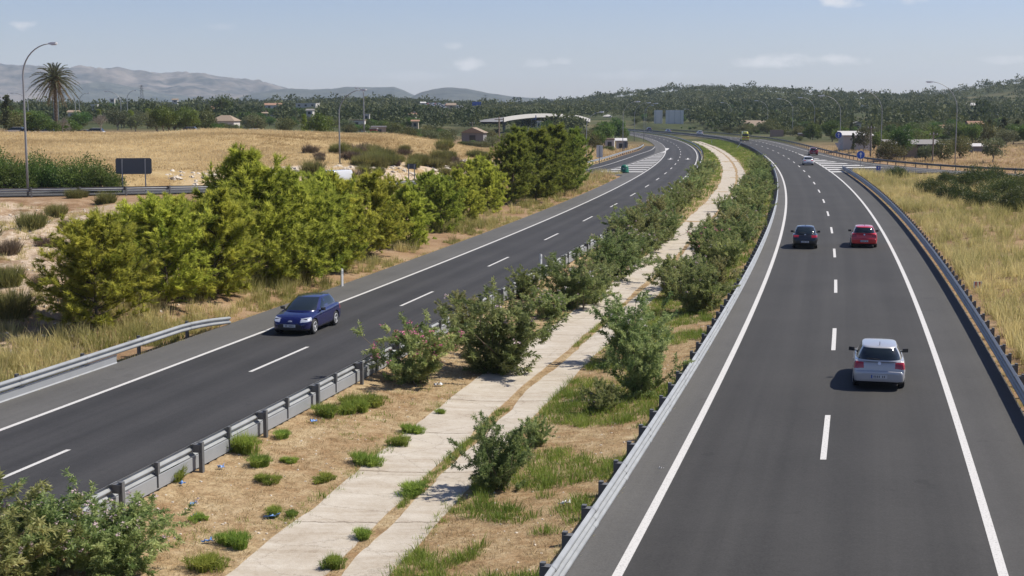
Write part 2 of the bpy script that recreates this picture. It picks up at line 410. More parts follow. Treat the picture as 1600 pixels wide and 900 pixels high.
def exit_side(x, Y):
    """positive on the far side of the exit ramp, seen from the bridge"""
    sh = np.shape(x); x = np.ravel(x); Y = np.ravel(Y); P = EXIT_F[::4]; T = np.gradient(P[:, :2], axis=0); T /= np.linalg.norm(T, axis=1)[:, None]; out = np.zeros(len(x))
    for i in range(0, len(x), 20000):
        D = np.hypot(x[i:i + 20000, None] - P[:, 0], Y[i:i + 20000, None] - P[:, 1]); j = D.argmin(1)
        out[i:i + 20000] = T[j, 1] * (x[i:i + 20000] - P[j, 0]) - T[j, 0] * (Y[i:i + 20000] - P[j, 1])
    return out.reshape(sh)
EXIT_F, ENTRY_F = resample(EXIT, .7)[0], resample(ENTRY, .7)[0]
def terr(x, Y, rough=True):
    x = np.atleast_1d(np.asarray(x, float)); Y = np.atleast_1d(np.asarray(Y, float))
    z = ground_raw(x, Y)
    dE, zE = poly_dist(x, Y, EXIT_F); dN, zN = poly_dist(x, Y, ENTRY_F)
    if rough:
        k = ss(0, 4, np.minimum(np.maximum(L_out(Y) - x, x - R_out(Y)), np.minimum(dE, dN) - 5))
        z = z + k * (.06 * vnoise(x, Y, 2.3, 1) + .16 * vnoise(x, Y, 6.1, 2) + .30 * vnoise(x, Y, 17, 7) + ss(115, 150, Y) * ss(20, 0, x) * ss(330, 260, Y) * (.45 * vnoise(x, Y, 21, 8) + .25 * vnoise(x, Y, 9, 9)) + ss(48, 60, Y) * ss(120, 105, Y) * ss(-14, -22, x) * (.75 * np.abs(vnoise(x, Y, 5.2, 10)) + .35 * np.abs(vnoise(x, Y, 2.1, 12)) - .25))
    for d, zr, half in ((dE, zE, 4.0), (dN, zN, 4.1)):
        w = ss(half + .3, half + 3.2, d); z = (zr - .10) * (1 - w) + z * w
    return corridor(x, Y, z)
def tz(x, Y): return float(terr(x, Y)[0])

# ground sheet: polar grid around the bridge, out to the horizon
ang = np.radians(np.concatenate([np.linspace(-180, -62, 24, endpoint=False), np.linspace(-62, -26, 70, endpoint=False), np.linspace(-26, 26, 520, endpoint=False), np.linspace(26, 62, 70, endpoint=False), np.linspace(62, 180, 24, endpoint=False)]))
rad = np.concatenate([[0.5], 6 * 1.0112 ** np.arange(0, 505), [2500, 4000, 8000, 16000, 40000]])
rad = rad[(rad < 1700) | (rad > 2400)]
AA, RR_ = np.meshgrid(ang, rad)
GX, GY = RR_ * np.sin(AA), RR_ * np.cos(AA)
GZ = terr(GX, GY)
na, nr = len(ang), len(rad)
ii, jj = np.meshgrid(np.arange(nr - 1), np.arange(na), indexing='ij')
GF = np.stack([ii * na + jj, ii * na + (jj + 1) % na, (ii + 1) * na + (jj + 1) % na, (ii + 1) * na + jj], -1).reshape(-1, 4)[:, ::-1]
# where each soil lies (masks, not light): golden field, chalky bank, median earth, green cover
dE_, _ = poly_dist(GX, GY, EXIT_F)
leftm = ss(0, 2, L_out(GY) - GX)
beyond = leftm * (exit_side(GX, GY) > 0) * (GY > 95) * (GY < 345)        # the far side of the exit ramp
m_gold = beyond * ss(285, 250, GY)
m_chalk = leftm * (1 - beyond) * ss(20, 3, np.abs(GX + 33 - (GY - 70) * -.12)) * ss(46, 62, GY) * ss(118, 108, GY) + beyond * ss(13, 9, dE_ + 1.5 * vnoise(GX, GY, 5, 33)) * ss(-34, -26, GX) * ss(8, 0, GX)
m_med = ((GX > L_in(GY)) & (GX < R_in(GY)) & (GY < 640)) * 1.0
m_far = ss(280, 420, GY)
gm, n, l, b = mat('ground_soil')
def nnode(tree_n, typ, **kw):
    x = tree_n.new(typ)
    for k, v in kw.items(): x.inputs[k].default_value = v
    return x
tcg = n.new('ShaderNodeTexCoord')
def gnoise(scale, detail=6, rough=.6):
    t = nnode(n, 'ShaderNodeTexNoise', Scale=scale, Detail=detail, Roughness=rough); l.new(tcg.outputs['Object'], t.inputs['Vector']); return t.outputs[0]
def gramp(fac, stops):
    r = n.new('ShaderNodeValToRGB'); e = r.color_ramp.elements
    while len(e) < len(stops): e.new(.5)
    for k, (p, c) in enumerate(stops): e[k].position = p; e[k].color = (*c, 1)
    l.new(fac, r.inputs[0]); return r.outputs[0]
def gmix(fac, a, c):
    x = n.new('ShaderNodeMix'); x.data_type = 'RGBA'; l.new(fac, x.inputs[0]); l.new(a, x.inputs[6]); l.new(c, x.inputs[7]); return x.outputs[2]
def gattr(k):
    a = n.new('ShaderNodeAttribute'); a.attribute_name = k; return a.outputs['Fac']
def gmath(op, a, c):
    x = n.new('ShaderNodeMath'); x.operation = op
    for i, v in enumerate((a, c)):
        if isinstance(v, (int, float)): x.inputs[i].default_value = v
        else: l.new(v, x.inputs[i])
    return x.outputs[0]
n1, n2, n3, n4 = gnoise(.35, 8, .65), gnoise(3.0, 6, .7), gnoise(14, 4, .7), gnoise(.012, 5, .6)
base = gramp(n1, [(.3, (.185, .112, .062)), (.5, (.265, .175, .10)), (.7, (.32, .23, .145))])
gold = gramp(n1, [(.3, (.27, .18, .085)), (.5, (.35, .255, .125)), (.72, (.42, .325, .18))])
chalk = gramp(n2, [(.28, (.25, .165, .095)), (.45, (.40, .31, .22)), (.65, (.56, .475, .375))])
n5 = gnoise(.9, 7, .7)
medc = gmix(gramp(n5, [(.36, (0, 0, 0)), (.62, (1, 1, 1))]), gramp(n2, [(.3, (.15, .098, .050)), (.5, (.255, .162, .082)), (.7, (.33, .235, .132))]), gramp(n2, [(.28, (.25, .172, .095)), (.5, (.36, .275, .16)), (.75, (.46, .375, .25))]))
farc = gramp(n4, [(.32, (.035, .048, .018)), (.52, (.060, .068, .028)), (.64, (.11, .10, .05)), (.80, (.22, .17, .095))])
chmask = gmath('MULTIPLY', gattr('chalk'), gmath('MINIMUM', gmath('MULTIPLY', gmath('MAXIMUM', gmath('SUBTRACT', n1, .40), 0.0), 7.0), 1.0))
c = gmix(gattr('gold'), base, gold); c = gmix(chmask, c, chalk); c = gmix(gattr('median'), c, medc); c = gmix(gattr('far'), c, farc)
fine = gramp(n3, [(.25, (.55, .55, .55)), (.6, (1.12, 1.12, 1.12))])
mm = n.new('ShaderNodeMix'); mm.data_type = 'RGBA'; mm.blend_type = 'MULTIPLY'; mm.inputs[0].default_value = 1; l.new(c, mm.inputs[6]); l.new(fine, mm.inputs[7])
l.new(mm.outputs[2], b.inputs['Base Color']); b.inputs['Roughness'].default_value = .95; b.inputs['Specular IOR Level'].default_value = .1
bp = nnode(n, 'ShaderNodeBump', Strength=.5, Distance=.05); l.new(n3, bp.inputs['Height']); l.new(bp.outputs[0], b.inputs['Normal'])
g = np_obj('ground', np.stack([GX, GY, GZ], -1).reshape(-1, 3), GF, gm, smooth=True)
for k, a in (('gold', m_gold), ('chalk', m_chalk), ('median', m_med), ('far', m_far)):
    t = g.data.attributes.new(k, 'FLOAT', 'POINT'); t.data.foreach_set('value', a.astype(np.float32).ravel())
tag(g, kind='structure')

# ------------------------------------------------------------------ far mountains
def ridge(name, Y, pts, depth, col_lo, col_hi, rough_amp, seed):
    """a mountain range: its crest at distance Y, falling away to both sides"""
    pts = np.array(pts, float); px = np.linspace(pts[0, 0], pts[-1, 0], 420)
    py = np.interp(px, pts[:, 0], pts[:, 1]); k = np.hanning(9); k /= k.sum(); py = np.convolve(np.pad(py, 4, mode='edge'), k, 'valid')
    X = (px - 800) / FPX * Y; crest = np.array([zat(p, Y) for p in py])
    rows = np.concatenate([np.linspace(0, 1, 26), 1 + np.linspace(.1, 1, 8)]); V = []
    for r in rows:
        prof = np.sin(np.pi / 2 * min(r, 1)) ** 1.1 if r <= 1 else math.cos((r - 1) * math.pi / 2)
        yy = Y - depth * (1 - r)
        h = crest * prof
        edge = (r - 0) * (2 - r)
        nz = rough_amp * (vnoise(X, np.full_like(X, yy), depth * .35, seed) * .6 + vnoise(X, np.full_like(X, yy), depth * .12, seed + 1) * .35 + vnoise(X, np.full_like(X, yy), depth * .045, seed + 2) * .25 + vnoise(X, np.full_like(X, yy), depth * .016, seed + 3) * .13) * edge
        V.append(np.stack([X * yy / Y, np.full_like(X, yy), h + nz * (1 - .72 * math.exp(-((r - 1) / .16) ** 2))], 1))
    V = np.array(V); m_, n_ = V.shape[:2]
    i, j = np.meshgrid(np.arange(m_ - 1), np.arange(n_ - 1), indexing='ij')
    F = np.stack([i * n_ + j, i * n_ + j + 1, (i + 1) * n_ + j + 1, (i + 1) * n_ + j], -1).reshape(-1, 4)
    mm_, n, l, b = mat(name + '_rock'); t = n.new('ShaderNodeTexNoise'); t.inputs['Scale'].default_value = 9.0 / depth * 1.0; t.inputs['Detail'].default_value = 9; t.inputs['Roughness'].default_value = .7
    g_ = n.new('ShaderNodeTexCoord'); l.new(g_.outputs['Object'], t.inputs['Vector'])
    r_ = n.new('ShaderNodeValToRGB'); r_.color_ramp.elements[0].position = .38; r_.color_ramp.elements[1].position = .62
    r_.color_ramp.elements[0].color = (*col_lo, 1); r_.color_ramp.elements[1].color = (*col_hi, 1)
    l.new(t.outputs[0], r_.inputs[0]); l.new(r_.outputs[0], b.inputs['Base Color']); b.inputs['Roughness'].default_value = 1
    tag(np_obj(name, V.reshape(-1, 3), F, mm_, smooth=True), kind='structure')
ridge('mountains', 6500, [(-200, 108), (0, 105), (40, 108), (75, 107), (110, 115), (150, 113), (190, 116), (215, 121), (240, 119), (265, 122), (300, 118), (325, 119), (355, 127), (395, 135), (430, 141), (480, 150), (560, 166), (640, 172)], 1900, (.03, .033, .034), (.19, .16, .14), 62, 3)
ridge('mountain_shoulder', 5200, [(60, 168), (110, 140), (145, 132), (180, 131), (210, 137), (260, 146), (300, 152), (330, 168)], 900, (.030, .036, .036), (.085, .088, .075), 16, 9)
ridge('hills', 5000, [(360, 158), (400, 146), (430, 142), (450, 140), (490, 141), (520, 140), (545, 136), (590, 137), (618, 136), (635, 142), (650, 150), (680, 162), (720, 172)], 1100, (.028, .034, .034), (.078, .082, .070), 12, 14)
ridge('hill_range', 4300, [(620, 166), (655, 149), (680, 141), (700, 138), (730, 139), (760, 146), (800, 152), (850, 155), (890, 158), (960, 165), (1020, 170)], 1000, (.028, .034, .034), (.078, .082, .070), 11, 21)
ridge('distant_peaks', 7600, [(1440, 172), (1455, 160), (1475, 156), (1488, 154), (1505, 158), (1520, 152), (1545, 157), (1570, 172)], 1000, (.15, .14, .12), (.3, .27, .24), 20, 30)

# ------------------------------------------------------------------ asphalt and markings
def asphalt(name, c0, c1, streak=.0):
    m, n, l, b = mat(name)
    uv = n.new('ShaderNodeUVMap'); g_ = n.new('ShaderNodeTexCoord')
    def noi(sock, sc, det, scale3=(1, 1, 1)):
        mp = n.new('ShaderNodeMapping'); mp.inputs['Scale'].default_value = scale3; l.new(sock, mp.inputs[0])
        t = n.new('ShaderNodeTexNoise'); t.inputs['Scale'].default_value = sc; t.inputs['Detail'].default_value = det; t.inputs['Roughness'].default_value = .65
        l.new(mp.outputs[0], t.inputs['Vector']); return t.outputs[0]
    a = noi(g_.outputs['Object'], 19, 5); s = noi(uv.outputs[0], 1.0, 5, (1.7, .02, 1)); p = noi(g_.outputs['Object'], .18, 6)
    def mth(op, x, y):
        q = n.new('ShaderNodeMath'); q.operation = op
        for i, v in enumerate((x, y)):
            if isinstance(v, (int, float)): q.inputs[i].default_value = v
            else: l.new(v, q.inputs[i])
        return q.outputs[0]
    f = mth('ADD', mth('ADD', mth('MULTIPLY', a, .80), mth('MULTIPLY', noi(g_.outputs['Object'], 5.5, 5), .35)), mth('ADD', mth('MULTIPLY', s, .40 + streak * .7), mth('MULTIPLY', p, .45)))
    f = mth('ADD', mth('MULTIPLY', mth('SUBTRACT', f, .875 + .125 + streak * .35), 2.0), .5)
    sx = n.new('ShaderNodeSeparateXYZ'); l.new(uv.outputs[0], sx.inputs[0])
    w_ = mth('SINE', mth('MULTIPLY', mth('ADD', sx.outputs[0], .45), 2 * math.pi / 1.85), 0.0)            # wheel tracks, two to a lane
    f = mth('ADD', f, mth('MULTIPLY', mth('MULTIPLY', w_, s), .16 + streak * .5))
    pt = noi(g_.outputs['Object'], .55, 4); f = mth('SUBTRACT', f, mth('MULTIPLY', mth('GREATER_THAN', pt, .66), .22))   # damp-looking oil patches
    mx = n.new('ShaderNodeMix'); mx.data_type = 'RGBA'; mx.inputs[6].default_value = (*c0, 1); mx.inputs[7].default_value = (*c1, 1)
    l.new(f, mx.inputs[0]); l.new(mx.outputs[2], b.inputs['Base Color']); b.inputs['Roughness'].default_value = .82; b.inputs['Specular IOR Level'].default_value = .35
    bp = n.new('ShaderNodeBump'); bp.inputs['Strength'].default_value = .35; bp.inputs['Distance'].default_value = .01; l.new(a, bp.inputs['Height']); l.new(bp.outputs[0], b.inputs['Normal'])
    return m
M['asphalt_r'] = asphalt('asphalt_right', (.017, .0166, .0155), (.047, .0455, .0425))
M['asphalt_l'] = asphalt('asphalt_left', (.016, .016, .0163), (.046, .045, .045), .25)
M['asphalt_shoulder'] = asphalt('asphalt_shoulder', (.058, .057, .054), (.110, .107, .101))
M['asphalt_shoulder_r'] = asphalt('asphalt_shoulder_right', (.034, .033, .031), (.072, .070, .066))
mk, n, l, b = mat('road_paint'); t = n.new('ShaderNodeTexNoise'); t.inputs['Scale'].default_value = 22; t.inputs['Detail'].default_value = 6; gg = n.new('ShaderNodeTexCoord'); l.new(gg.outputs['Object'], t.inputs['Vector'])
r_ = n.new('ShaderNodeValToRGB'); r_.color_ramp.elements[0].position = .26; r_.color_ramp.elements[0].color = (.22, .215, .205, 1); r_.color_ramp.elements[1].position = .47; r_.color_ramp.elements[1].color = (.53, .52, .495, 1)
l.new(t.outputs[0], r_.inputs[0]); l.new(r_.outputs[0], b.inputs['Base Color']); b.inputs['Roughness'].default_value = .6
M['paint'] = mk
def strip(name, A, B, mat_, z=0.0, cross=6, kind='structure', build=True):
    """sheet between two polylines (n,2|3) of equal length"""
    A = np.asarray(A, float); B = np.asarray(B, float)
    if A.shape[1] == 2: A = np.c_[A, np.zeros(len(A))]; B = np.c_[B, np.zeros(len(B))]
    t = np.linspace(0, 1, cross)[None, :, None]; V = A[:, None] * (1 - t) + B[:, None] * t; V[..., 2] += z
    s = np.concatenate([[0], np.cumsum(np.linalg.norm(np.diff(A[:, :2], axis=0), axis=1))])
    w = np.linalg.norm((B - A)[:, :2], axis=1)
    UV = np.stack([np.broadcast_to(t[..., 0] * w[:, None], V.shape[:2]), np.broadcast_to(s[:, None], V.shape[:2])], -1)
    m_, n_ = V.shape[:2]; i, j = np.meshgrid(np.arange(m_ - 1), np.arange(n_ - 1), indexing='ij')
    F = np.stack([i * n_ + j, i * n_ + j + 1, (i + 1) * n_ + j + 1, (i + 1) * n_ + j], -1).reshape(-1, 4)
    if not build: return V.reshape(-1, 3), F
    return tag(np_obj(name, V.reshape(-1, 3), F, mat_, uv=UV.reshape(-1, 2)), kind=kind)
YS = np.arange(-40, 700, 2.0)
def fx(f, Y=YS): return np.c_[f(Y), Y]
strip('left_road', fx(LLf), fx(LMf), M['asphalt_l'])
strip('left_road_shoulder', fx(L_out), fx(LLf), M['asphalt_shoulder'], cross=4)
strip('left_road_inner_shoulder', fx(LMf), fx(L_in), M['asphalt_shoulder'], cross=3)
strip('right_road', fx(RLf), fx(RRf), M['asphalt_r'])
strip('right_road_inner_shoulder', fx(R_in), fx(RLf), M['asphalt_shoulder'], cross=3)
strip('right_road_shoulder', fx(RRf), fx(R_out), M['asphalt_shoulder_r'], cross=4)
# slip roads (their sheets lie a few millimetres under the main sheets where they meet)
def lift(P, main):
    Q = P.copy(); return Q
strip('exit_road', side(EXIT, -3.6), side(EXIT, 4.2), M['asphalt_l'], z=-.012, cross=5)
strip('entry_road', side(ENTRY, -3.4), side(ENTRY, 3.7), M['asphalt_shoulder_r'], z=-.016, cross=5)
# paved gores
def poly_sheet(name, pts, mat_, z, kind='structure'):
    V = [(float(p[0]), float(p[1]), z) for p in pts]; me = bpy.data.meshes.new(name); me.from_pydata(V, [], [tuple(range(len(V)))]); me.materials.append(mat_); me.update()
    return tag(put(bpy.data.objects.new(name, me)), kind=kind)
Yg = np.arange(196, 350, 4.0)
ex_r = side(EXIT, -1.9)                                                 # the slip road's edge towards the main road
def xr_exit(Y): o = np.argsort(ex_r[:, 1]); return np.interp(Y, ex_r[o, 1], ex_r[o, 0])
strip('exit_gore_paving', np.c_[np.minimum(xr_exit(Yg) - 1, LLf(Yg) - .1), Yg], fx(LLf, Yg), M['asphalt_shoulder'], z=-.006, cross=4)
en_l = side(ENTRY, -1.9); _o = np.argsort(en_l[:, 1])
def xl_entry(Y): return np.interp(Y, en_l[_o, 1], en_l[_o, 0])
Yn = np.arange(204, 300, 4.0)
strip('entry_gore_paving', fx(RRf, Yn), np.c_[np.maximum(xl_entry(Yn) + 1, RRf(Yn) + .1), Yn], M['asphalt_r'], z=-.006, cross=4)
# painted lines
VV, FF, cnt = [], [], 0
def paint(A, B, z=.006):
    global cnt
    V, F = strip('', A, B, None, z, 2, build=False); VV.append(V); FF.append(F + cnt); cnt += len(V)
def line(f, w, Ya, Yb, step=2.0):
    Y = np.append(np.arange(Ya, Yb, step), Yb); paint(fx(off(f, -w / 2), Y), fx(off(f, w / 2), Y))
line(LLf, .17, -40, 333); line(LMf, .17, -40, 640); line(RLf, .2, -40, 640); line(RRf, .2, -40, 292)
def dashes(f, w, Y0, period, length, Y1):
    Y = Y0
    while Y < Y1:
        s = math.hypot(1, float(f(Y + 1) - f(Y))); line(f, w, Y, Y + length / s); Y += period / s
RD0 = 34.8
while RD0 > -30: RD0 -= 17 * .972
dashes(Rc, .16, RD0, 17.5, 5.6, 640)
LD0 = 48.3
while LD0 > -30: LD0 -= 17 * .968
dashes(Lc, .14, LD0, 17.2, 5.4, 640)
dashes(off(Lc, -LW_L), .17, 336, 9, 4, 640); dashes(off(Rc, 3.74), .2, 296, 9, 4, 640)
def pline(P, w, z=.004):
    P = np.asarray(P, float); paint(side(P, -w / 2), side(P, w / 2), z)
pline(side(EXIT, 1.75)[:-4], .15, -.002); ex_in = side(EXIT, -1.75); pline(ex_in[(ex_in[:, 1] < 322)][:-4], .15, .002)
pline(side(ENTRY, 1.75), .15, -.006); en_in = side(ENTRY, -1.75); pline(en_in[en_in[:, 1] < 292], .15, -.002)
tipY = np.arange(300, 335, 3.0); paint(np.c_[np.maximum(xr_exit(tipY) , LLf(tipY) - 1.2), tipY], fx(LLf, tipY), .003)
for k in range(13):                                                    # exit gore hatching
    Y = 207 + k * 7.4; a, c_ = float(xr_exit(Y)) + .25, float(LLf(Y)) - .15
    if c_ - a > .3: paint([(a, Y), (a, Y + 2.2)], [(c_, Y - .3), (c_, Y + 1.9)], .003)
for k in range(11):                                                    # entry gore hatching
    Y = 206 + k * 7.6; a, c_ = float(RRf(Y)) + .15, float(xl_entry(Y + 2)) - .1
    if k < 2: c_ = min(c_, float(R_out(Y)) + .3)
    if c_ - a > .3: paint([(a, Y), (a, Y + 3.0)], [(c_, Y + 1.0), (c_, Y + 4.0)], .003)
def arrow(f, Y):
    x = float(f(Y)); s = float(f(Y + 1) - f(Y)); c = lambda u, v: (x + u + s * v, Y + v)
    paint([c(-.12, -1), c(-.12, 4)], [c(.12, -1), c(.12, 4)]); paint([c(-.6, -1), c(-.02, -4)], [c(.6, -1), c(.02, -4)])
arrow(off(Lc, -1.6), 262); arrow(off(Lc, 1.6), 262)
tag(np_obj('road_markings', np.vstack(VV), np.vstack(FF), M['paint']), kind='structure')

# concrete drain in the median: two strips with an earth joint
cm, n, l, b = mat('drain_concrete'); tcg = n.new('ShaderNodeTexCoord'); uvn = n.new('ShaderNodeUVMap')
t1 = nnode(n, 'ShaderNodeTexNoise', Scale=1.1, Detail=8, Roughness=.7); l.new(tcg.outputs['Object'], t1.inputs['Vector'])
t2 = nnode(n, 'ShaderNodeTexNoise', Scale=9, Detail=4, Roughness=.7); l.new(tcg.outputs['Object'], t2.inputs['Vector'])
mp = n.new('ShaderNodeMapping'); mp.inputs['Scale'].default_value = (.35, 2.2, 1); l.new(uvn.outputs[0], mp.inputs[0])
t3 = nnode(n, 'ShaderNodeTexNoise', Scale=1.0, Detail=5, Roughness=.65); l.new(mp.outputs[0], t3.inputs['Vector'])
ad = n.new('ShaderNodeMath'); ad.operation = 'ADD'; l.new(t1.outputs[0], ad.inputs[0])
a2 = n.new('ShaderNodeMath'); a2.operation = 'MULTIPLY_ADD'; a2.inputs[1].default_value = .5; l.new(t2.outputs[0], a2.inputs[0]); l.new(t3.outputs[0], a2.inputs[2])
l.new(a2.outputs[0], ad.inputs[1])
r_ = n.new('ShaderNodeValToRGB'); e = r_.color_ramp.elements; e[0].position = .30; e[0].color = (.20, .155, .105, 1); e[1].position = .62; e[1].color = (.46, .42, .355, 1); e2 = e.new(.44); e2.color = (.36, .31, .245, 1); e3 = e.new(.9); e3.color = (.52, .48, .41, 1)
dv = n.new('ShaderNodeMath'); dv.operation = 'MULTIPLY'; dv.inputs[1].default_value = .42; l.new(ad.outputs[0], dv.inputs[0]); l.new(dv.outputs[0], r_.inputs[0])
sx_ = n.new('ShaderNodeSeparateXYZ'); l.new(uvn.outputs[0], sx_.inputs[0])
def pm(op, *v):
    q = n.new('ShaderNodeMath'); q.operation = op
    for i_, u_ in enumerate(v):
        if isinstance(u_, (int, float)): q.inputs[i_].default_value = u_
        else: l.new(u_, q.inputs[i_])
    return q.outputs[0]
jy = pm('FRACT', pm('ADD', pm('MULTIPLY', sx_.outputs[1], 1 / 4.6), pm('MULTIPLY', t1.outputs[0], .09)))
jo = pm('MULTIPLY', pm('LESS_THAN', jy, .012), .75)                         # slab joints filled with soil
ck = nnode(n, 'ShaderNodeTexVoronoi', Scale=.55); ck.feature = 'DISTANCE_TO_EDGE'; wv_ = n.new('ShaderNodeVectorMath'); wv_.operation = 'MULTIPLY_ADD'; l.new(t2.outputs[1], wv_.inputs[0]); wv_.inputs[1].default_value = (.35, .35, .35); l.new(tcg.outputs['Object'], wv_.inputs[2]); l.new(wv_.outputs[0], ck.inputs['Vector'])
cr_ = pm('MULTIPLY', pm('LESS_THAN', ck.outputs['Distance'], .008), .30)   # cracks
mxj = n.new('ShaderNodeMix'); mxj.data_type = 'RGBA'; l.new(pm('MAXIMUM', jo, cr_), mxj.inputs[0]); l.new(r_.outputs[0], mxj.inputs[6]); mxj.inputs[7].default_value = (.10, .075, .05, 1)
l.new(mxj.outputs[2], b.inputs['Base Color']); b.inputs['Roughness'].default_value = .9; b.inputs['Specular IOR Level'].default_value = .2
bp = nnode(n, 'ShaderNodeBump', Strength=.4, Distance=.03); l.new(t2.outputs[0], bp.inputs['Height']); l.new(bp.outputs[0], b.inputs['Normal'])
Yp = np.concatenate([np.arange(-20, 120, .25), np.arange(120, 421, 1.0)])
def wob(seed, amp): return amp * (vnoise(Yp, Yp * 0, 1.1, seed) * .5 + vnoise(Yp, Yp * 0, 3.7, seed + 1)) + amp * .8 * np.maximum(vnoise(Yp, Yp * 0, .55, seed + 2) - .35, 0)
def slab(name, o0, o1, s0, s1):
    Q = pathc(Yp); A = Q + o0 + wob(s0, .10); B = Q + o1 + wob(s1, .07)
    V = []
    for t in np.linspace(0, 1, 5):
        x = A * (1 - t) + B * t; z = terr(x, Yp, rough=False) + .016 + .018 * vnoise(Yp, Yp * 0 + t, 4.0, 2); V.append(np.stack([x, Yp, z], 1))
    low = [np.c_[V[0][:, :2], V[0][:, 2] - .22], np.c_[V[-1][:, :2], V[-1][:, 2] - .22]]
    V = np.array([low[0]] + V + [low[1]]).transpose(1, 0, 2); m_, n_ = V.shape[:2]
    i, j = np.meshgrid(np.arange(m_ - 1), np.arange(n_ - 1), indexing='ij')
    F = np.stack([i * n_ + j, i * n_ + j + 1, (i + 1) * n_ + j + 1, (i + 1) * n_ + j], -1).reshape(-1, 4)
    UV = np.stack([V[..., 0] - pathc(Yp)[:, None], V[..., 1]], -1)
    tag(np_obj(name, V.reshape(-1, 3), F, cm, uv=UV.reshape(-1, 2)), kind='structure')
slab('path', -1.70, .22, 11, 15)
slab('path_strip', .58, 1.62, 19, 23)
# ------------------------------------------------------------------ guardrails
TPROF = [(.0, .26), (.015, .268), (.075, .31), (.083, .335), (.075, .36), (.012, .40), (.0, .425), (.012, .45), (.075, .49), (.083, .515), (.075, .54), (.012, .58), (.0, .605), (.012, .63), (.075, .67), (.083, .70), (.075, .73), (.015, .772), (.0, .78)]
WPROF = [(.0, .43), (.015, .437), (.075, .475), (.083, .50), (.075, .525), (.012, .565), (.0, .59), (.012, .615), (.075, .655), (.083, .68), (.075, .705), (.015, .743), (.0, .75)]
def post_mesh(h=.78, depth=.55, w=.12):
    mb = MB(); t = .012; zc, zh = (h - depth) / 2, h + depth
    mb.box((0, -.05, zc), (w, t, zh)); mb.box((-w / 2 + t / 2, 0, zc), (t, .088, zh)); mb.box((w / 2 - t / 2, 0, zc), (t, .088, zh))
    mb.box((0, 0, h + .004), (w + .004, .10, .008))
    return mb.mesh('post', M['galv_dull'])
POST, POST_D = post_mesh(), post_mesh(w=.14)
_sp = MB(); _sp.box((0, 0, .62), (.16, .20, .20)); _sp.box((0, 0, .725), (.19, .24, .012)); SPACER = _sp.mesh('spacer', M['galv_dull'])
_cl = MB(); _cl.box((0, .0, .59), (.10, .10, .30)); _cl.box((0, -.03, .33), (.09, .012, .44)); CLAMP = _cl.mesh('bracket', M['galv_dull'])
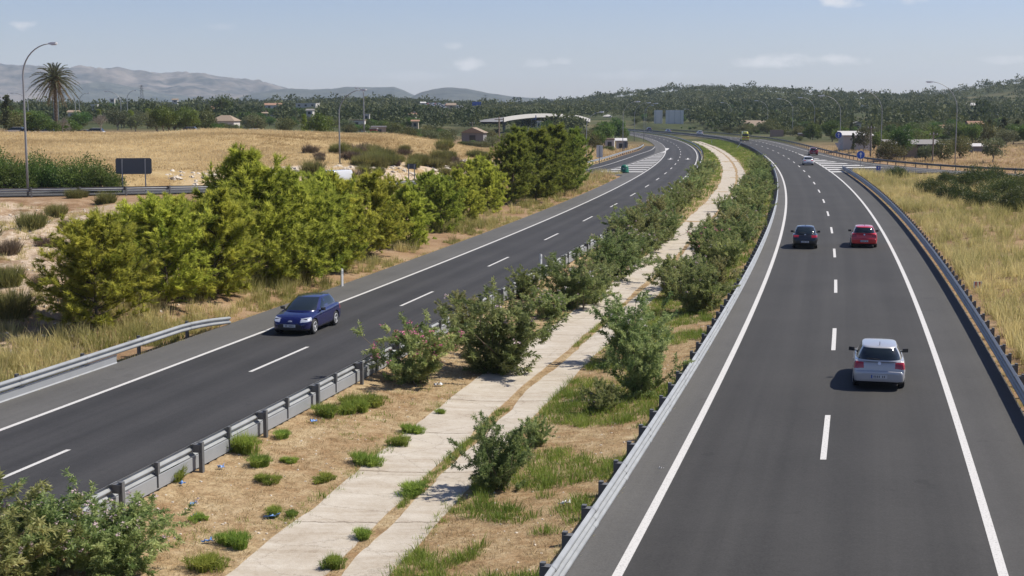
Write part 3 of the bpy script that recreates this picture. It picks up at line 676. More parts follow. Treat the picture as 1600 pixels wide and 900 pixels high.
def guardrail(name, label, P, face, beam_mat, step=4.0, panel=None, clamp=False, end_turn=0.0, group='steel guardrails along the roads', near=(0, 0), tall=False):
    """W-beam along the post line P (n,3); face +1 = beam on the right of the direction"""
    P = np.asarray(P, float); t = thing(name, label, 'guardrail', P[0], 0, group); o = P[0].copy()
    Pl, L = resample(np.asarray(P), 1.0); Pl = np.vstack([Pl, P[-1]]) - o
    def extrude(prof, pts, base):
        T = np.gradient(pts[:, :2], axis=0); T /= np.linalg.norm(T, axis=1)[:, None]; N = np.stack([T[:, 1], -T[:, 0]], 1) * face
        pr = np.array(prof); V = np.zeros((len(pts), len(pr), 3))
        V[..., 0] = pts[:, None, 0] + N[:, None, 0] * (pr[None, :, 0] + base); V[..., 1] = pts[:, None, 1] + N[:, None, 1] * (pr[None, :, 0] + base); V[..., 2] = pts[:, None, 2] + pr[None, :, 1]
        m_, n_ = V.shape[:2]; i, j = np.meshgrid(np.arange(m_ - 1), np.arange(n_), indexing='ij')
        F = np.stack([i * n_ + j, i * n_ + (j + 1) % n_, (i + 1) * n_ + (j + 1) % n_, (i + 1) * n_ + j], -1).reshape(-1, 4); return V.reshape(-1, 3), F
    PJ, _ = resample(np.asarray(P), 4.0); PJ = PJ[1:40] - o
    front = TPROF if tall else WPROF; back = [(u - .006, z) for u, z in front[::-1]]
    V, F = extrude(front + back, Pl, .20); VS, FS, cN = [V], [F], len(V)                        # overlapping joints of the beam, a hand wide
    for q in PJ:
        i_ = int(np.argmin(np.hypot(Pl[:, 0] - q[0], Pl[:, 1] - q[1]))); i_ = min(max(i_, 1), len(Pl) - 2); d_ = (Pl[i_ + 1] - Pl[i_ - 1]); d_ /= np.linalg.norm(d_)
        v_, f_ = extrude([(u + .010, z) for u, z in front] + [(u - .014, z) for u, z in front[::-1]], np.array([Pl[i_] - d_ * .16, Pl[i_], Pl[i_] + d_ * .16]), .20); VS.append(v_); FS.append(f_ + cN); cN += len(v_)
    np_obj('beam', np.vstack(VS), np.vstack(FS), beam_mat, t)
    if panel:
        a, b_, pm = panel; seg = Pl[int(a):int(b_)] if b_ else Pl
        prof = [(.0, .085), (.035, .095), (.04, .10), (.012, .14), (.012, .34), (.04, .38), (.03, .40), (0, .405), (-.008, .40), (-.008, .07)]
        V, F = extrude(prof, seg, .17); np_obj('lower_panel', V, F, pm, t)
    Q, _ = resample(np.asarray(P), step); T = np.gradient(Q[:, :2], axis=0); A = np.arctan2(-T[:, 0], T[:, 1])
    dist = np.linalg.norm(Q[:, :2] - np.array(near), axis=1); order = np.argsort(dist); keep = set(order[:95].tolist()); rest = MB()
    vis = 180
    for k in range(len(Q)):
        if k in keep:
            p = put(bpy.data.objects.new('post', POST), t); p.location = Q[k] - o; p.rotation_euler = (0, 0, A[k] + (0 if face < 0 else math.pi)); p.rotation_euler[2] += math.pi / 2
            if dist[k] < vis:
                s = put(bpy.data.objects.new('spacer', SPACER), p); s.location = (0, 0, 0); s.rotation_euler = (0, 0, 0); s.location = (0, .10 if False else .10, 0)
        else:
            rest.box(Q[k] - o + np.array([0, 0, .1]), (.12, .1, 1.2), A[k])
    if rest.v: tag(rest.obj('posts', M['galv_dull'], t), kind='stuff')
    if clamp:
        C, _ = resample(np.asarray(P), step); C = (C[:-1] + C[1:]) / 2; c0 = 0
        for k in range(min(len(C), 45)):
            n_ = np.array([math.cos(A[k]), math.sin(A[k]), 0]) * face
            s = put(bpy.data.objects.new('bracket', CLAMP), t); s.location = C[k] - o + n_ * .17; s.rotation_euler = (0, 0, A[k])
    return t
def fy(f, a, b, step=2.0, z=None):
    Y = np.arange(a, b, step); x = f(Y); return np.c_[x, Y, terr(x, Y, False) if z is None else np.full(len(Y), z)]
# post orientation: local +y must point to the road
def fix_posts():
    pass
guardrail('guardrail', 'galvanised guardrail with a lower panel along the median edge of the left road', fy(off(Lc, LW_M + 1.15), 16, 640), -1, M['galv'], panel=(0, 130, M['panel']), clamp=True)
guardrail('guardrail', 'pale guardrail between the median oleanders and the right road, dark post tops behind it', fy(off(Rc, -3.70 - 1.12), 14, 640), 1, M['galv'], step=2.0, tall=True)
_le = fy(off(Lc, -LW_L - 2.45), 10, 61.5); _le[-3:, 2] -= np.array([.0, .12, .32])
guardrail('guardrail', 'guardrail with lower panel at the left road edge, its end sunk in grass', _le, 1, M['galv'], panel=(0, 43, M['panel']))
guardrail('guardrail', 'bluish shaded guardrail in front of the tall dry grass right of the right road', fy(off(Rc, 3.74 + 2.32), 6, 215), -1, M['galv_shaded'], step=2.0, tall=True)
_ep = side(EXIT, -4.5); _ep = _ep[_ep[:, 1] < 176]; _ep[:, 2] = terr(_ep[:, 0], _ep[:, 1], False) + .05
guardrail('guardrail', 'guardrail on the chalky bank top in front of the dark bushes and lamp post', _ep[::-1], 1 if False else -1, M['galv'])
_ex = side(EXIT, 4.7); _ex = _ex[(_ex[:, 1] > 205) & (_ex[:, 1] < 345)]; _ex[:, 2] = terr(_ex[:, 0], _ex[:, 1], False)
guardrail('guardrail', 'pale guardrail below the dry slope on the outside of the exit lane', _ex, -1, M['galv'])
_en = np.vstack([side(ENTRY, 4.3), fy(off(Rc, 3.74 + 5.3), 436, 640)]); _en[:, 2] = 0
guardrail('guardrail', 'dark guardrail behind the entry lane, running below the lamp posts on the right', _en, -1, M['galv_dull'])  # beam in darker steel: shade of its road side put into the colour

# ------------------------------------------------------------------ street lamps
def lamp(px, Yd, pz, head_px, head_py, label, group, rad=.11, base_z=None):
    """davit lamp: tapered pole bending into an arm that reaches (head_px, head_py) at the pole's distance"""
    z0 = tz(at(px, Yd, pz)[0], Yd) if base_z is None else base_z
    b = at(px, Yd, z0); zt = zat(head_py, Yd); top = at(head_px, Yd, zt); h = zt - z0; dx = top[0] - b[0]; sg = 1 if dx > 0 else -1
    t = thing('street_lamp', label, 'street lamp', b, 0, group)
    ax = abs(dx); bend = min(h * .33, ax * 1.15)
    pts = [(0, 0, -.3), (0, 0, h * .3), (0, 0, h - bend)]; rr = [rad, rad * .9, rad * .68]
    for k in range(1, 10):
        w = k / 9 * math.pi * .46; pts.append((sg * ax * .92 * (1 - math.cos(w)) / (1 - math.cos(math.pi * .46)), 0, h - bend + (bend - .12) * math.sin(w) / math.sin(math.pi * .46))); rr.append(rad * (.66 - .28 * k / 9))
    MB().tube(pts, rr, 8).obj('pole', M['pole'], t, True)
    hd = MB(); e = np.array(pts[-1]); L_ = max(.75, ax * .30) * (1 + .35 * (Yd > 280))
    hd.add([(e[0] + sg * a, y * w_, e[2] + z_) for a, w_, z_lo, z_hi in ((0, .08, -.05, .06), (L_ * .35, .16, -.10, .12), (L_ * .85, .17, -.06, .13), (L_, .09, .0, .09)) for y, z_ in ((-1, z_lo), (1, z_lo), (.7, z_hi), (-.7, z_hi))],
           [(i * 4 + k, i * 4 + (k + 1) % 4, (i + 1) * 4 + (k + 1) % 4, (i + 1) * 4 + k) for i in range(3) for k in range(4)] + [(0, 1, 2, 3), (12, 13, 14, 15)])
    h_ = hd.obj('lamp_head', M['lampwhite'], t)
    MB().box((e[0] + sg * L_ * .6, 0, e[2] - .10), (L_ * .5, .22, .05)).obj('lens', M['lampglass'], h_)
    MB().box((0, 0, .02), (.42, .42, .05)).obj('base_plate', M['galv_dull'], t)
    return t
GL, GR = 'street lamps left of the motorway', 'street lamps right of the motorway'
lamp(44, 119, 2.2, 79, 66, 'tall grey street lamp behind the bank guardrail beside dark bushes, arm to the right', GL)
lamp(531, 163, 1.9, 565, 139, 'tall grey street lamp in front of the golden field, beside the white van', GL, .10)
for px, Yd, hx, hy, lab in [(85.5, 400, 63, 139, 'lamp left of the palm trunk, arm to the left, beyond the golden field'),
                            (119, 410, 98, 147, 'lamp just right of the palm trunk, arm to the left under the fronds'),
                            (190, 420, 168, 142, 'lamp standing alone right of the palm, arm to the left over the trees'),
                            (45, 430, 22, 145, 'lamp behind the tallest left lamp post, arm to the left'),
                            (92, 470, 108, 139, 'lamp with its arm to the right in front of the palm crown'),
                            (125, 480, 136, 145, 'small lamp with its arm to the right, right of the palm crown'),
                            (200, 470, 210, 141, 'small lamp head on a right-hand arm over trees, beneath the grey mountain'),
                            (569, 330, 560, 137, 'thin tall lamp post behind the one beside the white van')]:
    lamp(px, Yd, 3, hx, hy, lab, GL, .15)
for px, Yd, hx, hy, lab in [(916, 222, 938, 174, 'street lamp beside the dark pine at the exit lane, arm to the right'),
                            (973, 290, 994, 158, 'street lamp on the dry slope by the white walls, arm to the right'),
                            (991, 380, 1011, 160, 'second of the three close lamps left of the large sign backs'),
                            (1006, 385, 1023, 161, 'third of the three close lamps left of the large sign backs'),
                            (1009, 520, 1018, 164, 'faint lamp post behind the three close lamps by the road bend')]:
    lamp(px, Yd, .2, hx, hy, lab, GL, .085)
for px, Yd, hx, hy, lab in [(1492, 231, 1456, 127, 'tallest lamp on the right, behind the entry lane guardrail and dark bushes'),
                            (1376, 275, 1348, 141, 'street lamp in front of the grey roofed shed, arm to the left'),
                            (1312, 330, 1287, 149, 'street lamp behind the blue round sign with the white triangle'),
                            (1272, 410, 1253, 152, 'street lamp above the dark red car, arm to the left'),
                            (1238, 455, 1220, 154, 'street lamp between the yellow van and the dark red car, taller neighbour to its right'),
                            (1199, 520, 1184, 157, 'street lamp beside the tan tiled house, arm to the left'),
                            (1142, 640, 1130, 160, 'faint thin lamp post left of the yellow van'),
                            (1080, 700, 1071, 170, 'faint thin lamp post right of the large sign backs')]:
    lamp(px, Yd, .2, hx, hy, lab, GR, .095)

# ------------------------------------------------------------------ signs and markers
def panel_sign(name, label, px0, px1, py0, py1, Yd, mat_, posts, base_z=None, tilt=0.0, ribs=0):
    a, b_ = at(px0, Yd, 3), at(px1, Yd, 3); xc = (a[0] + b_[0]) / 2; w = abs(b_[0] - a[0]); z1, z0 = zat(py0, Yd), zat(py1, Yd)
    zb = tz(xc, Yd) if base_z is None else base_z
    t = thing(name, label, 'road sign', (xc, Yd, zb), tilt)
    p = MB(); c = min(.12, w * .08); h0, h1 = z0 - zb, z1 - zb
    p.prism([(-w / 2 + c, h0), (w / 2 - c, h0), (w / 2, h0 + c), (w / 2, h1 - c), (w / 2 - c, h1), (-w / 2 + c, h1), (-w / 2, h1 - c), (-w / 2, h0 + c)], 0, .05).obj('panel', mat_, t)
    for k in range(posts):
        x = 0 if posts == 1 else -w * .32 + k * w * .64 / (posts - 1)
        MB().box((x, -.06, h1 / 2 - .25), (.10, .10, h1 + .35)).obj('post', M['galv'], t)
    for k in range(ribs):
        MB().box((0, -.012, h0 + (h1 - h0) * (k + .5) / ribs), (w * .98, .02, .03)).obj('rib', mat_, t)
    return t
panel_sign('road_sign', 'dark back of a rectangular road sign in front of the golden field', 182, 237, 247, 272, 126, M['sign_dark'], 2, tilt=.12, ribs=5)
panel_sign('road_sign', 'narrower of the two large grey sign backs above the far road bend', 1022, 1035, 172, 196, 655, M['sign_back'], 2, ribs=6)
panel_sign('road_sign', 'wider of the two large grey sign backs above the far road bend', 1040, 1068, 172, 197, 650, M['sign_back'], 3, ribs=6)
panel_sign('road_sign', 'upright grey sign back on the dry slope beside the exit lane', 932, 942, 227, 246, 238, M['sign_back'], 1)
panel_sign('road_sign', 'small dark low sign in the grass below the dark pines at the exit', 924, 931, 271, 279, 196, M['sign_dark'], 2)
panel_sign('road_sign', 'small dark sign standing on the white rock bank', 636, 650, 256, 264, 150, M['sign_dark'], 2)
panel_sign('road_sign', 'blue direction sign beneath the white curved overpass', 829, 838, 180, 187, 500, M['sign_blue'], 2)
panel_sign('road_sign', 'blue direction sign above the traffic queue on the far hill road', 738, 752, 159, 165, 900, M['sign_blue'], 2)
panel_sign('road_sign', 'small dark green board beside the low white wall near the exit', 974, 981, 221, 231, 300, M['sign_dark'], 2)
def disc(r, t_, n=28):
    mb = MB(); V = [(r * math.cos(2 * math.pi * k / n), y, r * math.sin(2 * math.pi * k / n)) for y in (0, t_) for k in range(n)]
    return mb.add(V, [tuple(range(n)), tuple(range(n, 2 * n))[::-1]] + [(k, k + n, (k + 1) % n + n, (k + 1) % n) for k in range(n)])
def arrow_prism(s, y0, y1):
    return MB().prism([(-.10 * s, -.6 * s), (.10 * s, -.6 * s), (.10 * s, .12 * s), (.34 * s, .12 * s), (0, .62 * s), (-.34 * s, .12 * s), (-.10 * s, .12 * s)], y0, y1)
def round_sign(label, px, py, Yd, r, tri=None, slope=0):
    x = at(px, Yd, 2)[0]; zb = tz(x, Yd); zc = zat(py, Yd) - zb
    t = thing('road_sign', label, 'road sign', (x, Yd, zb))
    MB().tube([(0, .06, -.3), (0, .06, zc + r * .8)], .045, 8).obj('post', M['galv'], t)
    d = disc(r, .03).obj('disc', M['sign_blue'], t); d.location = (0, 0, zc)
    rm = MB(); n = 28
    V = [(q * math.cos(2 * math.pi * k / n), -.004, q * math.sin(2 * math.pi * k / n)) for q in (r * .93, r * .985) for k in range(n)]
    rm.add(V, [(k, (k + 1) % n, (k + 1) % n + n, k + n) for k in range(n)]).obj('border', M['sign_white'], d)
    a = arrow_prism(r * 1.05, -.012, -.002).obj('arrow', M['sign_white'], d); a.rotation_euler = (0, slope, 0)
    if tri:
        z2 = zat(tri, Yd) - zb; s = r * 1.05
        p = MB().prism([(0, -s), (s * 1.05, s * .7), (-s * 1.05, s * .7)], .005, .03).obj('triangle', M['sign_pale'], t); p.location = (0, 0, z2)
    return t
round_sign('blue round sign with a white upward arrow at the entry lane gore', 1345, 242, 227, .66)
round_sign('blue round sign above a pale triangle, on one post behind the entry lane', 1310, 211, 287, .68, tri=227)
x, Yk = at(1372.5, 200, 1)[0], 200.0; zb = tz(x, Yk)
t = thing('kilometre_sign', 'small square blue sign low in the grass behind the right guardrail head', 'road sign', (x, Yk, zb))
MB().box((0, 0, 1.05), (.62, .03, .62)).obj('panel', M['sign_blue'], t); MB().box((0, .04, .5), (.06, .05, 1.3)).obj('post', M['galv'], t)
MB().box((.02, -.018, 1.12), (.10, .004, .22)).obj('symbol', M['sign_white'], t)
# red and white marker behind the right guardrail
p = gp(1527, 462, -.2); t = thing('marker_board', 'small white board with red stripes behind the right guardrail', 'marker', p)
MB().box((0, 0, .55), (.42, .03, .34)).obj('board', M['sign_white'], t)
for dx in (-.1, .09): MB().box((dx, -.017, .55), (.07, .006, .33)).obj('stripe', M['sign_red'], t)
MB().box((0, .03, .25), (.06, .04, .7)).obj('post', M['galv'], t)
# gore bollard: green, domed, with white arrows
p = gp(976, 270, 0); t = thing('gore_marker', 'round green plastic gore marker at the tip of the white hatching', 'traffic bollard', (p[0], p[1], 0))
MB().lathe([(.62, 0), (.64, .12), (.60, .2), (.56, .75), (.50, .98), (.36, 1.10), (.16, 1.17), (.02, 1.18)], n=28).obj('shell', M['green_plastic'], t, True)
MB().lathe([(.70, 0), (.70, .08), (.60, .09)], n=28).obj('base', M['black'], t)
for sx in (-1, 1):
    a = MB().prism([(sx * .10, .52), (sx * .36, .62), (sx * .10, .72)], -.60, -.585).obj('chevron', M['sign_pale'], t)
# white delineator posts
def delineator(label, x, y, z, lean=0.0, rz=0.0, h=1.05):
    t = thing('delineator_post', label, 'marker post', (x, y, z), rz, 'white marker posts by the roads'); t.rotation_euler = (0, lean, rz)
    MB().prism([(-.06, -.2), (.06, -.2), (.06, h - .05), (-.06, h)], -.045, .045).obj('body', M['post_white'], t)
    MB().box((0, -.048, h - .22), (.118, .006, .14)).obj('reflector', M['sign_pale'], t)
p = gp(534.5, 447, 0); delineator('upright white marker post in the grass beside the left road shoulder', p[0], p[1], tz(p[0], p[1]), rz=.75)
p = gp(845, 428, 0); delineator('white marker post behind the left median guardrail among oleanders', p[0], p[1], tz(p[0], p[1]), h=1.25, rz=.75)
p = gp(1151, 230, 0); delineator('white marker post leaning to the right beside the drain near the far bend', p[0], p[1], tz(p[0], p[1]), lean=.62, h=2.2)
for px, py, lab in [(1112, 222, 'small upright white post in the far median, left of the leaning marker post'), (1047, 213, 'thin white post in the far median, beneath the large sign backs')]:
    p = gp(px, py, 0); delineator(lab, p[0], p[1], tz(p[0], p[1]))

# ------------------------------------------------------------------ vehicles
def crv(xs, ys, n):
    """smooth interpolation of table columns"""
    xs = np.asarray(xs, float); ys = np.asarray(ys, float); m = np.gradient(ys, xs, axis=0)
    d = np.diff(ys, axis=0) / np.diff(xs)[:, None] if ys.ndim > 1 else np.diff(ys) / np.diff(xs)
    q = n; i = np.clip(np.searchsorted(xs, q, 'right') - 1, 0, len(xs) - 2); h = xs[i + 1] - xs[i]; t = ((q - xs[i]) / h)
    if ys.ndim > 1: t = t[:, None]; h = h[:, None]
    return (2 * t ** 3 - 3 * t ** 2 + 1) * ys[i] + (t ** 3 - 2 * t ** 2 + t) * h * m[i] + (-2 * t ** 3 + 3 * t ** 2) * ys[i + 1] + (t ** 3 - t ** 2) * h * m[i + 1]
HATCH = dict(   # y (of the length, rear -.5), half width, underside, crease height, side top, middle top
    body=[(-.500, .70, .36, .45, .560, .565), (-.497, .80, .31, .45, .605, .615), (-.490, .88, .27, .46, .632, .645), (-.4795, .925, .25, .48, .650, .668), (-.476, .938, .24, .52, .73, .76), (-.470, .948, .23, .53, .83, .87), (-.460, .957, .22, .54, .915, .955), (-.445, .97, .21, .56, .965, .995),
          (-.41, .985, .20, .58, .985, 1.01), (-.31, 1.0, .20, .60, .985, 1.0), (-.10, 1.0, .19, .58, .955, .97), (.10, .995, .19, .57, .93, .95), (.21, .985, .19, .57, .905, .945), (.31, .97, .19, .57, .845, .885),
          (.40, .935, .19, .56, .765, .815), (.445, .89, .19, .54, .69, .745), (.472, .82, .20, .50, .615, .66), (.488, .74, .22, .46, .545, .575), (.500, .60, .26, .42, .47, .48)],
    cowl=.215, tail=-.468, roof_f=.015, roof_r=-.385, gh_w=.89, roof_w=.645, belt=(.915, .985), roof=1.40, dome=.055)
COUPE = dict(   # rounded tail and roof
    body=[(-.500, .66, .40, .46, .55, .56), (-.494, .76, .34, .46, .62, .63), (-.485, .85, .29, .47, .68, .70), (-.47, .91, .25, .50, .76, .80), (-.45, .95, .22, .54, .84, .89), (-.42, .98, .20, .57, .90, .95),
          (-.36, 1.0, .20, .59, .94, .98), (-.25, 1.0, .19, .60, .95, .98), (-.10, 1.0, .19, .58, .935, .95), (.10, .995, .19, .57, .91, .93), (.21, .985, .19, .57, .885, .925), (.31, .97, .19, .57, .825, .865),
          (.40, .935, .19, .56, .745, .795), (.445, .89, .19, .54, .67, .725), (.472, .82, .20, .50, .595, .64), (.488, .74, .22, .46, .525, .555), (.500, .60, .26, .42, .45, .46)],
    cowl=.215, tail=-.43, roof_f=.0, roof_r=-.27, gh_w=.89, roof_w=.66, belt=(.895, .955), roof=1.37, dome=.06)
VAN = dict(
    body=[(-.500, .88, .40, .50, .62, .63), (-.498, .93, .34, .50, .80, .82), (-.494, .96, .30, .52, 1.0, 1.02), (-.488, .98, .26, .55, 1.10, 1.12), (-.46, .995, .25, .60, 1.12, 1.14), (-.3, 1.0, .25, .62, 1.13, 1.15), (.1, 1.0, .25, .62, 1.12, 1.14), (.25, .99, .25, .62, 1.10, 1.13),
          (.34, .97, .25, .62, 1.03, 1.08), (.42, .93, .25, .60, .92, .97), (.46, .88, .26, .56, .82, .87), (.485, .80, .28, .52, .70, .74), (.5, .68, .34, .48, .56, .57)],
    cowl=.32, tail=-.492, roof_f=.18, roof_r=-.47, gh_w=.93, roof_w=.80, belt=(1.09, 1.13), roof=2.30, dome=.07)
def make_car(label, L, W, H, paint, style, group, wheel=.31, plates='marks', tail=True, bike=False, glass_van=False, detail=True):
    st = style; hw = W / 2; sc = H / (st['roof'] + st['dome']); t = thing('car', label, 'car', (0, 0, 0), 0, group)
    tab = np.array(st['body']); q = np.sort(np.unique(np.concatenate([tab[:, 0], np.linspace(-.5, .5, 110), np.linspace(-.5, -.40, 70), np.linspace(.38, .5, 60)])))
    S = crv(tab[:, 0], tab[:, 1:], q)
    pk = np.array([(0, 0), (.5, 0), (.86, .0), (.955, .22), (.985, .55), (1.0, 1.0), (.99, 1.5), (.965, 1.78), (.92, 1.95), (.84, 2.02), (.66, 2.45), (.36, 2.82), (0, 3.0)])
    nk = 66; kk = np.linspace(0, 12, nk); ck = crv(np.arange(13), pk, kk)
    hz = np.zeros((len(q), nk))
    for j in range(nk):
        c = ck[j, 1]
        zb, zm, zs, zd = S[:, 1], S[:, 2], S[:, 3], S[:, 4]
        hz[:, j] = np.where(c <= 1, zb + (zm - zb) * c, np.where(c <= 2, zm + (zs - zm) * (c - 1), zs + (zd - zs) * (c - 2)))
    X = S[:, :1] * hw * ck[:, 0][None]; Yq = np.repeat(q[:, None] * L, nk, 1); Z = hz * sc
    V = np.concatenate([np.stack([X, Yq, Z], -1), np.stack([-X[:, ::-1], Yq, Z[:, ::-1]], -1)[:, 1:]], 1); n_ = V.shape[1]; m_ = len(q)
    V = V.reshape(-1, 3); wy = [(-.305 * L), (.318 * L)]; ra = wheel * 1.16
    i, j = np.meshgrid(np.arange(m_ - 1), np.arange(n_ - 1), indexing='ij')
    F = np.stack([i * n_ + j, i * n_ + j + 1, (i + 1) * n_ + j + 1, (i + 1) * n_ + j], -1).reshape(-1, 4)
    sidev = np.abs(V[:, 0]) > hw * .72; inside = np.zeros(len(V), bool)
    for y in wy: inside |= (np.hypot(V[:, 1] - y, V[:, 2] - wheel) < ra) & sidev
    rem = inside[F].all(1) | ((np.abs(V[F].mean(1)[:, 0]) > hw * .72) & (np.min([np.hypot(V[F].mean(1)[:, 1] - y, V[F].mean(1)[:, 2] - wheel) for y in wy], 0) < ra * .97))
    F = F[~rem]
    for y in wy:                                            # pull the arch edge onto a circle
        d = np.hypot(V[:, 1] - y, V[:, 2] - wheel); k = (d < ra) & sidev & (d > 1e-3)
        V[k, 1] = y + (V[k, 1] - y) * ra / d[k]; V[k, 2] = wheel + (V[k, 2] - wheel) * ra / d[k]
    C = V[F].mean(1); cx, cy, cz = np.abs(C[:, 0]) / hw, C[:, 1] / L, C[:, 2] / sc
    which = np.zeros(len(F), int)
    rear, front = cy < -.40, cy > .33
    if st is VAN: which[rear & (cx > .82) & (cz > .72) & (cz < 1.02) & (cy < -.475)] = 1
    elif st is COUPE: which[rear & (cx > .50) & (cx < .96) & (cz > .66 + .10 * cx) & (cz < .86 + .02 * cx) & (cy < -.445 + .03 * (cx > .8))] = 1
    else: which[rear & (cx > .60) & (cz > .70 + .06 * (1 - cx)) & (cz < .905 + .03 * cx) & (cy < -.425)] = 1
    which[front & (cx > .52) & (cz > .56 + .10 * (cx - .5)) & (cz < .74 + .12 * (cx - .7)) & (cy > .385)] = 2
    which[(cy > .47) & (cx < .50) & (cz > .30) & (cz < .50)] = 3
    which[(cz < .30) & (((cy < -.44) & (cx < .9)) | (cy > .44))] = 3
    which[(cz < .27) & (cx > .8)] = 3
    def part(name, code, mat_, parent=t, sel=None, smooth=True):
        f = F[(which == code) if sel is None else sel]
        if not len(f): return None
        u, inv = np.unique(f, return_inverse=True); return np_obj(name, V[u], inv.reshape(f.shape), mat_, parent, smooth=smooth)
    body = part('body', 0, paint)
    for s in (-1, 1):
        part('taillight', 1, M['taillight'], t, (which == 1) & (C[:, 0] * s > 0)); part('headlight', 2, M['headlight'], t, (which == 2) & (C[:, 0] * s > 0))
    part('bumper_trim', 3, M['trim'])
    c0 = np.arange(n_); capm = MB(); capm.add(V[:n_], [tuple(c0[:-1])]); capm.obj('rear_cap', paint, t); capm = MB(); capm.add(V[(m_ - 1) * n_:], [tuple(c0[:-1][::-1])]); capm.obj('front_cap', M['trim'], t)
    # greenhouse
    nt, nv = 96, 13; th = np.linspace(0, 2 * math.pi, nt, endpoint=False); e = 2 / 4.6
    sx, sy = np.sign(np.cos(th)) * np.abs(np.cos(th)) ** e, np.sign(np.sin(th)) * np.abs(np.sin(th)) ** e
    bx, by = sx * hw * st['gh_w'], (st['cowl'] + st['tail']) / 2 * L + sy * (st['cowl'] - st['tail']) / 2 * L
    by += np.where(sy > 0, 1, .35) * np.sign(sy) * .05 * L * (1 - np.abs(sx) ** 2) * (np.abs(sy) > .6)
    bz = np.interp(sy, [-1, 1], [st['belt'][1], st['belt'][0]]) - .03 + .03 * (1 - sx ** 2) * (sy > .5)
    tx, ty = sx * hw * st['roof_w'], (st['roof_f'] + st['roof_r']) / 2 * L + sy * (st['roof_f'] - st['roof_r']) / 2 * L
    ty += np.sign(sy) * .025 * L * (1 - np.abs(sx) ** 2) * (np.abs(sy) > .6)
    rings = []
    for v in np.linspace(0, 1, nv):
        k = v; bul = math.sin(math.pi * v) * .035
        rings.append(np.stack([(bx + (tx - bx) * k) * (1 + bul), by + (ty - by) * k + np.where(sy > .7, .02 * L * math.sin(math.pi * v), np.where(sy < -.7, -.012 * L * math.sin(math.pi * v), 0)), (bz + (st['roof'] - bz) * (k ** .93)) * sc], 1))
    yc = (st['roof_f'] + st['roof_r']) / 2 * L
    for r in (.96, .88, .74, .55, .32, .12):
        rings.append(np.stack([tx * r, yc + (ty - yc) * r, np.full(nt, (st['roof'] + st['dome'] * (1 - r ** 2.2)) * sc)], 1))
    G = np.array(rings); ng = len(G); GV = G.reshape(-1, 3); i, j = np.meshgrid(np.arange(ng - 1), np.arange(nt), indexing='ij')
    GFc = np.stack([i * nt + j, i * nt + (j + 1) % nt, (i + 1) * nt + (j + 1) % nt, (i + 1) * nt + j], -1).reshape(-1, 4)
    vv = (i.ravel() + .5) / (nv - 1); jm = (j.ravel()); ux = np.abs(sx[jm] + sx[(jm + 1) % nt]) / 2; uy = (sy[jm] + sy[(jm + 1) % nt]) / 2
    ymid = GV[GFc].mean(1)[:, 1] / L; xs_ = GV[GFc].mean(1)[:, 0]
    sidef = (ux > .965) & (np.abs(uy) < .93); win = np.zeros(len(GFc), int); band = (vv > .14) & (vv < .93)
    win[(vv < .96) & (vv > .06) & (uy > .8) & (ux < .93)] = 1
    rl = (.10, .94) if st is not VAN else (.12, .62)
    win[(vv > rl[0]) & (vv < rl[1]) & (uy < -.8) & (ux < .90)] = 2
    pil = (np.abs(ymid + .085 + .0) < .012)
    lim = -.5 if st is not VAN else .10
    win[band & sidef & ~pil & (ymid > max(lim, st['tail'] + .10))] = 3
    caps = np.arange(nt)[None] + (ng - 1) * nt
    def gpart(name, sel, mat_):
        f = GFc[sel]
        if not len(f): return
        u, inv = np.unique(f, return_inverse=True); np_obj(name, GV[u], inv.reshape(f.shape), mat_, t, smooth=True)
    gpart('roof', win == 0, paint); gpart('windscreen', win == 1, M['glass']); gpart('rear_window', win == 2, M['glass'])
    gpart('side_window', (win == 3) & (xs_ > 0), M['glass']); gpart('side_window', (win == 3) & (xs_ < 0), M['glass'])
    cap = MB(); cap.add(GV[(ng - 1) * nt:] + [0, 0, .0], [tuple(range(nt))]); cap.obj('roof_centre', paint, t)
    MB().box((0, 0, .46 * sc), (W * .80, L * .90, .5 * sc)).obj('underbody', M['under'], t)
    if detail:
        MB().box((0, -.02 * L, .98 * sc), (W * .70, L * .12, .30)).obj('seat', M['trim'], t); MB().box((0, -.26 * L, .98 * sc), (W * .70, L * .07, .22)).obj('seat', M['trim'], t)
    for y in wy:
        for s in (-1, 1):
            w = put(bpy.data.objects.new('wheel', None), t); w.location = (s * (hw - .12), y, wheel); w.rotation_euler = (0, s * math.pi / 2, 0)
            MB().lathe([(wheel * .62, -.10), (wheel * .92, -.105), (wheel, -.07), (wheel, .07), (wheel * .92, .105), (wheel * .64, .10)], n=28).obj('tyre', M['tyre'], w, True)
            rm = MB(); rm.lathe([(wheel * .66, .085), (wheel * .66, .108), (wheel * .60, .112), (wheel * .58, .06)], n=28)
            for k in range(5):
                a = 2 * math.pi * k / 5; rm.box((math.cos(a) * wheel * .32, math.sin(a) * wheel * .32, .085), (wheel * .60, .065, .03), a)
            rm.lathe([(.05, .07), (.05, .108), (.01, .11)], n=12); rm.obj('rim', M['rim'], w)
    # mirrors, plates, wiper, aerial, badge
    for s in (-1, 1):
        mo = MB(); c = np.array([s * (hw * .93 + .10), st['cowl'] * L - .12 * L, (st['belt'][0] + .06) * sc])
        mo.add([c + (s * a, b_, z_) for a, b_, z_ in ((-.09, -.05, -.07), (.10, -.05, -.06), (.10, -.05, .07), (-.09, -.05, .06), (-.06, .09, -.05), (.06, .07, -.045), (.06, .07, .05), (-.06, .09, .045))],
               [(0, 1, 2, 3), (4, 7, 6, 5), (0, 4, 5, 1), (1, 5, 6, 2), (2, 6, 7, 3), (3, 7, 4, 0)]); mo.box(c + (-s * .12, .02, -.05), (.10, .04, .03))
        mo.obj('mirror', paint if style is HATCH and L > 4.1 and paint is not M.get('silver') else M['trim'], t)
    ye = -L / 2
